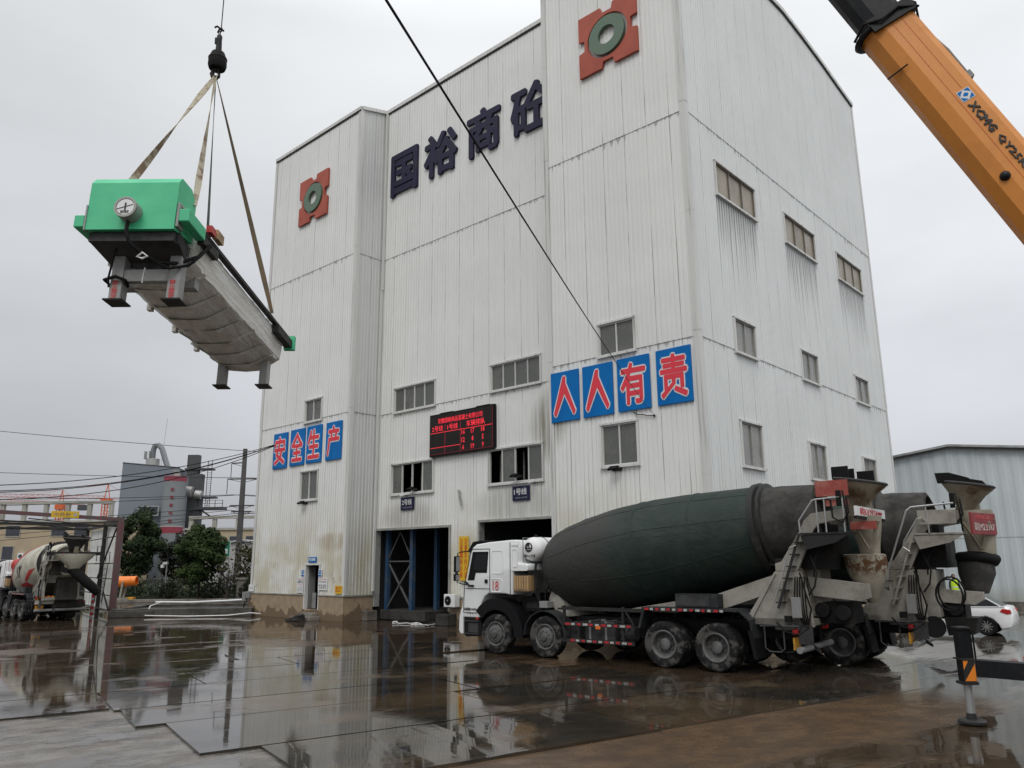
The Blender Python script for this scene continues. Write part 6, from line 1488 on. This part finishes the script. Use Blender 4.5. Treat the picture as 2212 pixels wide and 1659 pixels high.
# ------------------------------------------------------------------ trees
def tree(x, y, h, r, label, leaf='leaf_dark', trunk_h=1.4, n=5200, group='trees behind the fence', seed=1, flat=.8, size=.13, bare=False):
    rnd = random.Random(seed); t = thing('tree', label, 'tree', (x, y, 0), 0, group)
    m = MB(); m.tube([(0, 0, 0), (.05, 0, trunk_h * .6), (.0, .05, trunk_h), (.1, 0, h * .7)], [.14, .11, .09, .03], 8)
    tips = []
    for k in range(9):
        a = rnd.uniform(0, 6.28); z0 = trunk_h + rnd.uniform(-.3, (h - trunk_h) * .4); L = r * rnd.uniform(.5, .95)
        e = (L * math.cos(a), L * math.sin(a), z0 + L * rnd.uniform(.5, 1.1)); m.tube([(0.03, 0, z0), (e[0] * .5, e[1] * .5, z0 + (e[2] - z0) * .4), e], [.06, .04, .015], 6); tips.append(e)
        if bare:
            for q in range(5):
                f = (e[0] + rnd.uniform(-.5, .5), e[1] + rnd.uniform(-.5, .5), e[2] + rnd.uniform(.2, .9)); m.tube([(e[0] * .6, e[1] * .6, z0 + (e[2] - z0) * .6), f], [.02, .006], 4)
    m.build('trunk', M['bark'], t)
    zc = (h + trunk_h) / 2 + .1; rz = (h - trunk_h) / 2 + .15; cl = []
    for k in range(46):
        while True:
            v = Vector((rnd.uniform(-1, 1), rnd.uniform(-1, 1), rnd.uniform(-1, 1)))
            if .35 < v.length < 1: break
        v.normalize(); f = rnd.uniform(.55, .98); wdt = 1 - .25 * max(0, v.z) ** 2
        cl.append((Vector((v.x * r * f * wdt, v.y * r * f * wdt, zc + v.z * rz * f)), rnd.uniform(.22, .42) * r))
    m = MB()
    for i in range(n):
        c, cr_ = rnd.choice(cl); v = Vector((rnd.gauss(0, 1), rnd.gauss(0, 1), rnd.gauss(0, 1))).normalized() * cr_ * rnd.uniform(.55, 1.08) ** .6
        p = c + Vector((v.x, v.y, v.z * flat)); nn = (v.normalized() + Vector((rnd.uniform(-.8, .8), rnd.uniform(-.8, .8), rnd.uniform(-.2, 1)))).normalized()
        a = nn.orthogonal().normalized(); b = nn.cross(a); th = rnd.uniform(0, 6.28); a, b = a * math.cos(th) + b * math.sin(th), b * math.cos(th) - a * math.sin(th)
        s_ = size * rnd.uniform(.6, 1.3); m.add([p - a * s_, p - b * s_ * .5, p + a * s_, p + b * s_ * .5], [(0, 1, 2, 3)])
    me = bpy.data.meshes.new('crown'); me.from_pydata([tuple(v) for v in m.v], [], m.f); me.materials.append(M[leaf]); o = bpy.data.objects.new('crown', me); COL.objects.link(o); o.parent = t
    return t
tree(-32.2, 68, 7.3, 2.1, 'large dark green tree left of the grey silo', 'leaf_dark', 1.6, 15000, seed=3)
tree(-23.0, 58.6, 5.25, 1.75, 'round mid green tree between the solar lamp and the power pole', 'leaf_mid', 1.5, 15000, seed=5)
tree(-30.0, 72, 5.0, 1.6, 'blackish tree behind the two larger trees', 'leaf_far', 1.2, 4500, seed=8)
tree(-21.0, 64, 4.2, 1.5, 'sparse brownish small tree with thin branches', 'leaf_olive', 1.0, 900, seed=9, bare=True)
tree(-20.6, 57.8, 3.1, .8, 'dark forked bare tree in front of the fence', 'leaf_olive', .9, 60, seed=19, bare=True)
tree(-18.8, 62, 4.3, 1.5, 'olive tree beside the building corner', 'leaf_olive', 1.2, 3800, seed=12)
tree(-26.6, 66, 3.3, 1.3, 'low olive green tree behind the solar lamp', 'leaf_olive', .8, 3200, seed=14)
tree(-17.5, 70, 5.6, 1.7, 'dark tree at the building corner in the back', 'leaf_far', 1.4, 3500, seed=16)
for i, (x, y, h, r) in enumerate(((-25.0, 58.2, 1.15, .65), (-22.0, 58.0, 1.1, .6), (-19.3, 58.0, 1.05, .6), (-17.2, 57.6, 1.1, .6))):
    tree(x, y, h, r, ('first', 'second', 'third', 'fourth')[i] + ' small clipped shrub from the left in front of the fence', 'leaf_far', .15, 1500, 'small clipped shrubs', 20 + i, size=.06)
hd = MB(); rnd = random.Random(4)
for i in range(6000):
    p = Vector((rnd.uniform(-45, -14), rnd.uniform(62, 66), rnd.uniform(.1, 1.3 + .5 * math.sin(i)))); a = Vector((rnd.gauss(0, 1), rnd.gauss(0, 1), rnd.gauss(0, 1))).normalized() * .13; b = a.orthogonal().normalized() * .09
    hd.add([p - a, p - b, p + a, p + b], [(0, 1, 2, 3)])
me = bpy.data.meshes.new('hedge'); me.from_pydata([tuple(v) for v in hd.v], [], hd.f); me.materials.append(M['leaf_dark']); o = bpy.data.objects.new('ground_cover', me); COL.objects.link(o); tag(o, 'dark undergrowth and low leaves behind the fence', 'undergrowth', kind='stuff')

# ------------------------------------------------------------------ utility pole and power lines
up = thing('utility_pole', 'tall grey utility pole with three pairs of cross arms left of the building', 'utility pole', (-27.6, 80, 0))
m = MB(); m.tube([(0, 0, 0), (0, 0, 14.2)], [.36, .22], 12); m.build('pole', M['pole_dark'], up)
for z, L, sd in ((12.7, 1.3, -1), (11.1, 1.6, 0), (8.4, 1.2, 0), (7.8, 1.0, 0)):
    m = MB(); x0, x1 = (-L, .2) if sd else (-L, L); m.beam((x0, 0, z), (x1, 0, z + (.1 if sd else 0)), .1, .12)
    for x in ((x0,) if sd else (x0, x1)): m.beam((x, 0, z), (0, 0, z - .35), .05); 
    m.build('cross_arm', M['pole_dark'], up)
    m = MB()
    for x in ((x0,) if sd else (x0, x1)): m.tube([(x, 0, z), (x, 0, z - (1.5 if z > 9 else .1))], .035, 6)
    m.build('insulator', M['dark_steel'], up)
q = 0
for z0, z1, y0 in ((17.3, 14.0, 80), (12.7, 11.2, 80), (9.8, 9.5, 80), (9.0, 9.5, 80), (7.2, 8.4, 79.5), (6.4, 7.9, 79.6), (5.8, 7.7, 80.3), (5.2, 7.6, 80)):
    q += 1
    cable('power_line', [sag((-75, 82 + q * .3, z0 + (z0 - z1) * .55), (-27.6 + (q % 3 - 1), y0, z1), .35), sag((-27.6 + (q % 3 - 1), y0, z1), (14, 78, z1 - .9), .6)], .028,
          'power line number ' + ('one', 'two', 'three', 'four', 'five', 'six', 'seven', 'eight')[q - 1] + ' from the top, crossing the sky at the left', 'power line', 'dark_steel', 'power lines at the left', 4)

# ------------------------------------------------------------------ far buildings on the left
pb = thing('grey_plant', 'blue-grey asphalt plant tower with ducts on its roof, far behind the trees', 'industrial tower', (-70, 150, 0))
m = MB()
m.add([(-5.9, 4, 0), (-3.7, -3, 0), (6.3, -1.0, 0), (6.3, 6, 0), (-5.9, 4, 20.9), (-3.7, -3, 21.4), (6.3, -1.0, 20.6), (6.3, 6, 20.2)], [(0, 1, 5, 4), (1, 2, 6, 5), (2, 3, 7, 6), (3, 0, 4, 7), (4, 5, 6, 7)]); m.build('tower_body', M['plant_blue'], pb)
m = MB(); m.tube([(-5.9, 4, 21.0), (-3.7, -3, 21.5), (6.3, -1, 20.7)], .12, 6); m.build('roof_edge', M['plant_dark'], pb)
m = MB(); m.cyl((.3, .5, 20.8), (.3, .5, 22.6), 1.25, n=20); m.build('roof_drum', M['plant_pale'], pb, smooth=True)
m = MB(); m.tube([(.2, .5, 22.4), (.2, .5, 24.3), (.5, .4, 25.2), (1.2, .3, 25.3), (2.0, .2, 24.6), (3.6, 0, 20.6)], .52, 14); m.build('bent_duct', M['plant_grey'], pb, smooth=True)
m = MB(); m.box(-1.0, -.9, -.6, .5, 22.5, 24.0); m.box(-.1, 0, -.6, .5, 22.5, 24.0); m.tube([(2.0, .3, 21), (2.5, .3, 30.5)], .04, 5)
for z in (22.7, 23.3, 23.9): m.box(-1.1, .1, -.6, -.55, z, z + .06)
m.build('antenna', M['plant_pale'], pb)
for x0, x1, z0, z1, mt, yy in ((-4.95, -3.95, 10.4, 14.2, 'black', .2), (-.1, 3.6, 11.6, 13.3, 'far_glass', -2.35)):
    m = MB(); m.box(x0, x1, yy - .12, yy + .1, z0, z1) if yy < 0 else m.add([(-4.9, .65, z0), (-3.95, -2.3, z0), (-3.95, -2.3, z1), (-4.9, .65, z1)], [(0, 1, 2, 3)])
    wn = m.build('window', M[mt], pb)
    if yy < 0:
        m = MB()
        for x in (x0, (x0 + x1) / 2, x1): m.box(x - .09, x + .09, yy - .25, yy - .125, z0 - .1, z1 + .1)
        for z in (z0, z1): m.box(x0, x1, yy - .24, yy - .13, z - .09, z + .09)
        m.build('frame', M['plant_pale'], wn)
m = MB(); m.box(-5.6, -4.4, -1.6, -.6, 9.7, 9.9); m.beam((-5.6, -1.6, 9.9), (-5.6, -1.6, 11), .08); m.beam((-4.4, -1.6, 9.9), (-4.4, -1.6, 11), .08); m.beam((-5.6, -1.6, 11), (-4.4, -1.6, 11), .08); m.build('side_balcony', M['plant_dark'], pb)
m = MB(); m.box(4.4, 6.2, -3.0, -1.2, 9.4, 12.2); m.box(4.2, 6.8, -3.3, -1.0, 9.1, 9.4); m.build('hoist_box', M['plant_blue'], pb); MB().box(5.0, 5.7, -3.03, -2.98, 10.1, 11.3).build('hoist_opening', M['black'], pb)
si = thing('grey_silo', 'tall grey silo with crimson bands and crimson characters', 'silo', (-62.6, 145, 0))
m = MB(); m.lathe([(0, 1.95), (18.0, 1.95)], (0, 0, 0), (0, 0, 1), 32); m.build('shell', M['plant_grey'], si, smooth=True)
for z0, z1 in ((17.6, 18.5), (8.2, 9.3)): m = MB(); m.lathe([(z0, 1.98), (z1, 1.98)], (0, 0, 0), (0, 0, 1), 32); m.build('band', M['plant_red'], si, smooth=True)
m = MB(); m.lathe([(9.3, 1.99), (9.5, 1.99)], (0, 0, 0), (0, 0, 1), 32); m.build('white_band', M['plant_pale'], si, smooth=True)
for q, ch in enumerate('安徽新中际'): text('lettering', ch, M['plant_red'], si, (.45, -1.96, 16.0 - 1.42 * q), .66, .66, bold=.012, depth=.05)
m = MB(); m.cyl((.2, 0, 18.5), (.2, 0, 19.4), .6, n=14); m.cyl((.2, 0, 19.4), (.2, 0, 19.6), .8, n=14); m.build('filter_cap', M['plant_pale'], si)
el = thing('bucket_elevator', 'dark steel elevator tower with platforms and slanting chutes', 'elevator tower', (-60.4, 150, 0))
m = MB(); m.box(-1.5, .9, -.9, .9, 0, 19.5); m.box(-2.1, .0, -.7, .7, 19.5, 23.2); m.build('casing', M['plant_dark'], el)
m = MB(); m.box(-1.0, 5.5, -1.2, 1.2, 12.7, 13.2); m.box(0, 3.6, -1.1, 1.1, 14.9, 15.2); m.box(-2.4, 2.8, -1.0, 1.0, 20.3, 20.6); m.build('platform', M['plant_dark'], el)
m = MB()
for x in (1.0, 2.5, 4.0, 5.4): m.box(x - .05, x + .05, -1.2, -1.1, 13.2, 14.4)
for z in (13.8, 14.4): m.box(1, 5.5, -1.2, -1.12, z, z + .08)
for x in (2.0, 2.8): m.box(x - .05, x + .05, -.9, -.8, 13.2, 22.0)
for i in range(20): m.box(2.0, 2.8, -.9, -.85, 13.4 + i * .42, 13.46 + i * .42)
m.beam((1.0, 0, 12.7), (3.4, 0, 12.7 - 1.6), .25); m.build('ladder_and_rails', M['plant_dark'], el)
m = MB(); m.cyl((-2.3, -1.5, 16.2), (-.3, -1.5, 16.0), 1.0, n=16); m.cyl((.2, -1.3, 15.6), (1.4, -1.3, 15.4), .8, n=16); m.build('dust_drum', M['plant_pale'], el, smooth=True)
m = MB(); m.cyl((-2.0, -2, 9.6), (4.2, -2, 0.2), .42, n=12); m.build('slant_chute', M['plant_pale'], el, smooth=True)
m = MB(); m.tube([(-2.3, -2, 9.0), (-2.2, -2, 5.4), (-.4, -2, 1.8)], .14, 8); m.tube([(-2.2, -2.1, 12.5), (-2.3, -2.1, -.0)], .13, 8); m.build('thin_chute', M['plant_pale'], el)

def slab_building(name, label, cat, x0, x1, y, z1, wins, pergola, d=16, mat='beige'):
    t = thing(name, label, cat, (0, y, 0)); MB().box(x0, x1, 0, d, 0, z1).build('wall', M[mat], t)
    MB().box(x0 - .2, x1 + .2, -.25, d + .2, z1, z1 + .35).build('cornice', M['beige_trim'], t)
    for (a, b, c, e) in wins:
        fr = MB(); fr.box(a - .1, b + .1, -.10, -.001, c - .12, c); fr.box(a - .1, b + .1, -.10, -.001, e, e + .1); fr.box(a - .1, a, -.10, -.001, c, e); fr.box(b, b + .1, -.10, -.001, c, e); w_ = fr.build('window', M['beige_trim'], t)
        MB().box(a, b, -.06, -.002, c, e).build('pane', M['far_glass'], w_)
    if pergola:
        m = MB(); zz0, zz1, px0, px1 = pergola; n = int((px1 - px0) / 3.4)
        for i in range(n + 1): x = px0 + (px1 - px0) * i / n; m.box(x - .3, x + .3, .2, .8, z1 + .35, zz1)
        m.box(px0 - .3, px1 + .3, .1, .9, zz1, zz1 + .45); m.build('roof_frame', M['beige_trim'], t)
    return t
wl_ = []
for x in (-80.0, -72.8, -69.2): wl_.append((x, x + 2.2, 7.2, 8.8)); wl_.append((x - .2, x + 1.5, 3.6, 5.6))
wl_ += [(-80.2, -78.6, -.2 + .6, 2.3), (-84, -83.0, 7.2, 8.8), (-84, -83.0, 3.6, 5.6)]
b1 = slab_building('beige_building', 'long beige building with dark windows and a concrete roof frame, behind the wash frame', 'building', -110, -64.5, 125, 9.2, wl_, (9.5, 12.2, -109, -64))
b2 = slab_building('beige_building', 'beige building with concrete roof frame just left of the white plant', 'building', -52.0, -36.0, 126, 7.9, [(x, x + 1.7, 5.0, 6.9) for x in (-47.9, -45.0, -42.4, -39.6)], (8.2, 9.7, -51.5, -36.5))
for x, z, p_ in ((-77.0, 4.2, 124.5), (-45.6, 3.4, 125.5), (-44.4, 3.4, 125.5), (-43.2, 3.4, 125.5)):
    t = thing('outdoor_unit', {-77.0: 'white air conditioner unit on the beige wall behind the mixer', -45.6: 'white outdoor unit, left of the three on the right beige building', -44.4: 'white outdoor unit, middle of the three on the right beige building', -43.2: 'white outdoor unit, right of the three on the right beige building'}[x], 'air conditioner', (x, p_, z - .7 + .0), 0, 'outdoor units on beige walls')
    MB().box(-.45, .45, 0, .45, 0, 1.1).build('casing', M['sign_white'], t); MB().lathe([(0, .3), (.02, .3)], (0, -.03, .6), (0, 1, 0), 14).build('fan', M['far_glass'], t)
t = thing('white_shed', 'low white roofed shed behind the trees, left of the building', 'shed', (-33.5, 95, 0)); m = MB(); m.prism([(-3.2, 0), (3.5, 0), (3.5, 4.8), (1.0, 5.2), (-3.2, 4.5)], 0, 8); m.build('wall', M['plant_pale'], t); m = MB(); m.prism([(-3.5, 4.5), (1.0, 5.3), (3.8, 4.8), (3.8, 4.95), (1.0, 5.5), (-3.5, 4.7)], -.3, 8.3); m.build('roof', M['roof_metal'], t)
rs_ = thing('road_sign', 'green road sign with white characters partly behind a tree', 'road sign', (-27.7, 76, 0)); m = MB(); m.cyl((.6, 0, 0), (.6, 0, 4.8), .07, n=8); m.build('post', M['grey_steel'], rs_); m = MB(); m.box(-1.4, .7, -.08, -.02, 3.3, 4.8); m.build('plate', M['strip_white'], rs_); m = MB(); m.box(-1.34, .64, -.09, -.081, 3.36, 4.74); pl = m.build('green_face', M['road_green'], rs_)
text('lettering', '合肥 六安\n出口  1公里', M['sign_white'], pl, (-.3, -.092, 4.05), 1.6, .9, bold=.02, depth=.01)
for x, y, h, lb, L in ((-129.3, 250, 28, 'orange tower crane with its long jib pointing left, the right one of two', -46), (-150.6, 262, 27.3, 'orange tower crane farther left behind the roof frame', -30)):
    t = thing('tower_crane', lb, 'tower crane', (x, y, 0), 0, 'tower cranes on the skyline')
    m = MB(); w_ = .9
    for a in (-1, 1):
        for b in (-1, 1): m.box(a * w_ - .12, a * w_ + .12, b * w_ - .12, b * w_ + .12, 0, h - 5)
    for i in range(int((h - 5) / 2)):
        z = i * 2
        for b in (-w_, w_): m.beam((-w_, b, z), (w_, b, z + 2), .12); m.beam((w_, b, z), (-w_, b, z + 2), .12)
    m.build('mast', M['tc_orange'], t)
    m = MB(); zt = h - 5
    for a in (-1, 1): m.beam((a * w_, 0, zt), (0, 0, h), .2)
    m.box(-1.4, 1.4, -1.2, 1.2, zt - 1.4, zt + .1); m.build('tower_head', M['tc_orange'], t)
    m = MB()
    for b in (-.5, .5): m.beam((8, b, zt), (L, b, zt + 1.5), .14)
    m.beam((0, 0, zt + 1.1), (L, 0, zt + 2.5), .14); n = 26
    for i in range(n):
        f, g_ = i / n, (i + .5) / n; m.beam((L * f, -.5, zt + 1.5 * f), (L * g_, 0, zt + 1.1 + 1.4 * g_), .08); m.beam((L * g_, 0, zt + 1.1 + 1.4 * g_), (L * (i + 1) / n, -.5, zt + 1.5 * (i + 1) / n), .08)
    m.beam((0, 0, h), (L * .6, 0, zt + 2.0), .07); m.beam((0, 0, h), (8, 0, zt), .07); m.build('jib', M['tc_pale'] if 'tc_pale' in M else M['logo_red'], t)
    m = MB(); m.box(6.0, 8.4, -.8, .8, zt - 1.8, zt); m.build('counterweight', M['plant_dark'], t)

# ------------------------------------------------------------------ warehouse at the right
def ware_mat():
    g = G('warehouse_sheet'); X = g.xyz(); n = g.noise(.5, (1, 1, .5), 5, .6); st = g.noise(1.0, (5, 1, .12), 4, .7)
    rb = g.m_('ABSOLUTE', g.m_('SUBTRACT', g.m_('FRACT', g.m_('DIVIDE', X[0], .62)), .5))
    col = g.mix(g.mr(n, .3, .7), (0.60, 0.66, 0.68), (0.52, 0.575, 0.59)); col = g.mix(g.m_('MULTIPLY', g.mr(rb, .42, .48), g.mr(st, .4, .65, .1, .5)), col, (.38, .42, .43))
    col = g.mix(g.mr(st, .55, .75, 0, .25), col, (.27, .29, .29)); col = g.mix(g.m_('MULTIPLY', g.mr(X[2], 1.4, .2), .6), col, (.28, .26, .2))
    k = g.m_('LESS_THAN', g.m_('ABSOLUTE', g.m_('SUBTRACT', X[2], 3.6)), .03); col = g.mix(g.m_('MULTIPLY', k, .6), col, (.2, .22, .23))
    return g.done(col, .5)
wh = thing('warehouse', 'pale blue corrugated warehouse with a low pitched roof at the right', 'warehouse', (24.3, 43.2, 0), BRZ)
wm = ware_mat()
# local x along the gable (right), ridge at x=0
gz = lambda x: 8.6 - .125 * abs(x)
m = MB(); xs = [-16 + i * .155 for i in range(int(36 / .155))]
vs = []; fs = []
for i, x in enumerate(xs): o = (0, 0, -.03, -.03)[i % 4]; vs += [(x, o, .0), (x, o, gz(x))]
for i in range(len(xs) - 1): a = i * 2; fs.append((a, a + 2, a + 3, a + 1))
m.add(vs, fs); m.build('gable_wall', wm, wh)
m = MB(); m.prism([(-16, gz(16) + .02), (0, 8.62), (20, gz(20) + .02), (20, gz(20) + .14), (0, 8.74), (-16, gz(16) + .14)], -.25, 40); m.build('roof', M['roof_metal'], wh)
m = MB(); m.prism([(-16, gz(16) - .1), (0, 8.5), (20, gz(20) - .1), (20, gz(20) + .015), (0, 8.615), (-16, gz(16) + .015)], -.28, -.255); m.build('verge', M['dark_steel'], wh)
MB().box(-16, 19.9, .05, 38, 0, 5.5).build('side_wall', wm, wh)
MB().box(-16, 20, -.12, .0, 0, .35).build('kerb', M['concrete'], wh)

# ------------------------------------------------------------------ white car
CR = math.atan2(-.62, .78)
car = thing('parked_car', 'white sedan parked beyond the trucks in front of the warehouse', 'car', (16.02, 27.65, 0), CR)
# local x rearward from the rear axle, y away; body 4.3 m long, rear end at +0.95
prof_b = [(-3.45, .30), (-3.42, .62), (-3.30, .74), (-2.45, .88), (.50, .96), (.68, .94), (.77, .72), (.79, .48), (.72, .28), (.42, .22), (.36, .38), (.2, .56), (0, .64), (-.2, .56), (-.36, .38), (-.42, .20), (-2.2, .20), (-2.24, .38), (-2.4, .56), (-2.6, .63), (-2.8, .56), (-2.97, .38), (-3.0, .24)]
body = MB().prism(prof_b, 0.02, 1.68).build('body', M['car_white'], car, smooth=True, bevel=.05, seg=3)
def cab_ring(y, ins): return [(-2.45 + ins, y, .88), (-1.55 + ins * .7, y, 1.42), (-.65, y, 1.47), (-.15 - ins * .3, y, 1.38), (.66 - ins, y, .955)]
g_ = MB(); R1 = [(-2.42, .06, .87), (-1.60, .20, 1.40), (-.65, .22, 1.44), (-.18, .20, 1.36), (.50, .06, .95)]; R2 = [(x, 1.70 - y, z) for x, y, z in R1]
g_.loft([R1, R2]); g_.build('window', M['cab_glass'], car, smooth=True)
m = MB(); R1 = [(-1.62, .19, 1.41), (-.65, .20, 1.465), (-.16, .19, 1.385), (-.24, .22, 1.35), (-.65, .24, 1.42), (-1.55, .23, 1.38)]; m.loft([R1, [(x, 1.70 - y, z) for x, y, z in R1]]); m.build('roof', M['car_white'], car, smooth=True, bevel=.01)
m = MB()
for p, q_ in (((-.18, .17, 1.38), (.52, .03, .95)), ((-1.60, .17, 1.42), (-2.44, .03, .88)), ((-.95, .18, 1.42), (-.85, .04, .92)), ((-2.3, .03, .90), (.6, .03, .965))): m.beam(p, q_, .045, .03)
m.build('pillar', M['car_white'], car)
m = MB(); m.prism([(.44, .80), (.52, .90), (.745, .87), (.775, .75), (.64, .72)], .0, .14); m.prism([(.44, .80), (.52, .90), (.745, .87), (.775, .75), (.64, .72)], 1.56, 1.70); m.build('tail_light', M['tail_red'], car, bevel=.01)
m = MB(); m.beam((-.82, .012, .90), (-.78, .012, .30), .012); m.box(-.62, -.46, .0, .03, .80, .83); m.build('door_gap', M['grey_steel'], body)
for x in (0, -2.6):
    for y, sg in ((.0, 1), (1.70, -1)):
        m = MB(); m.lathe([(0, .20), (-.01 * sg, .28), (.04 * sg, .31), (.16 * sg, .31), (.19 * sg, .2)], (x, y, .31), (0, 1, 0), 32); w_ = m.build('wheel', M['rubber'], car, smooth=True)
        m = MB(); m.lathe([(-.004 * sg, .205), (.02 * sg, .19), (.05 * sg, .06), (.05 * sg, .0001)], (x, y, .31), (0, 1, 0), 28, cap=False)
        for k in range(10): a = 2 * PI * k / 10; m.beam((x, y - .008 * sg, .31), (x + .19 * math.cos(a), y - .01 * sg, .31 + .19 * math.sin(a)), .03, .014, up=(0, 1, 0))
        m.build('rim', M['alloy'], w_)

# ------------------------------------------------------------------ worker far behind the trucks
wk = thing('person', 'person in a yellow high visibility vest standing far behind the trucks', 'person', (22.95, 42.0, 0), R_(170))
def skin(name, verts, edges, rad, mat, par):
    me = bpy.data.meshes.new(name); me.from_pydata(verts, edges, []); o = bpy.data.objects.new(name, me); COL.objects.link(o)
    md = o.modifiers.new('skin', 'SKIN'); sd = o.modifiers.new('sub', 'SUBSURF'); sd.levels = 1; sd.render_levels = 1
    for i, r in enumerate(rad): me.skin_vertices[0].data[i].radius = (r, r)
    me.skin_vertices[0].data[0].use_root = True
    dg = bpy.context.evaluated_depsgraph_get(); m2 = bpy.data.meshes.new_from_object(o.evaluated_get(dg)); o.modifiers.clear(); o.data = m2
    m2.materials.append(mat)
    for p in m2.polygons: p.use_smooth = True
    o.parent = par; return o
V = [(0, 0, .92), (0, 0, 1.15), (0, 0, 1.38), (0, 0, 1.48), (0, .0, 1.60), (0, 0, 1.70), (.19, 0, 1.38), (.24, .03, 1.12), (.22, .10, .90), (.22, .13, .80), (-.19, 0, 1.38), (-.24, .03, 1.12), (-.22, .10, .90), (-.22, .13, .80),
     (.10, 0, .86), (.11, .02, .48), (.11, 0, .08), (.11, .16, .04), (-.10, 0, .86), (-.11, .02, .48), (-.11, 0, .08), (-.11, .16, .04)]
E_ = [(0, 1), (1, 2), (2, 3), (3, 4), (4, 5), (2, 6), (6, 7), (7, 8), (8, 9), (2, 10), (10, 11), (11, 12), (12, 13), (0, 14), (14, 15), (15, 16), (16, 17), (0, 18), (18, 19), (19, 20), (20, 21)]
Rr = [.15, .14, .15, .055, .095, .08, .06, .045, .035, .04, .06, .045, .035, .04, .095, .065, .045, .04, .095, .065, .045, .04]
skin('body', V, E_, Rr, M['cloth_dark'], wk)
m = MB(); m.ball((0, .01, 1.62), .1, 12, 10, (.85, .95, 1.15)); m.ball((0, .115, 1.61), .018, 6, 5); m.build('head', M['skin'], wk, smooth=True)
m = MB(); m.ball((0, -.02, 1.66), .108, 12, 8, (.9, 1, 1.0)); m.build('hair', M['letter_black'], wk, smooth=True)
m = MB(); m.lathe([(.95, .19), (1.1, .185), (1.3, .20), (1.42, .17), (1.47, .08)], (0, 0, 0), (0, 0, 1), 16, cap=False, sx=.8); m.build('vest', M['hivis'], wk, smooth=True)
m = MB(); m.lathe([(1.08, .194), (1.13, .196)], (0, 0, 0), (0, 0, 1), 16, cap=False, sx=.8); m.build('reflective_band', M['sign_white'], wk)
# cars on the road behind the fence
for x, y, lb, mt in ((-18.6, 68, 'white van on the road behind the fence, nearer the building', 'car_white'), (-24.4, 75, 'second pale vehicle half hidden by the hedge', 'plant_pale')):
    t = thing('road_vehicle', lb, 'van', (x, y, .1), 0, 'vehicles on the road behind the fence')
    MB().prism([(-2.0, .3), (-2.0, 1.0), (-1.3, 1.8), (1.9, 1.8), (2.1, 1.1), (2.1, .3)], 0, 1.7).build('body', M[mt], t, bevel=.08)
    MB().prism([(-1.7, 1.05), (-1.2, 1.65), (1.7, 1.65), (1.85, 1.05)], -.01, .0).build('window', M['cab_glass'], t)
    for wx in (-1.3, 1.4): MB().lathe([(-.02, .3), (.2, .3)], (wx, 0, .3), (0, 1, 0), 16).build('wheel', M['rubber'], t)
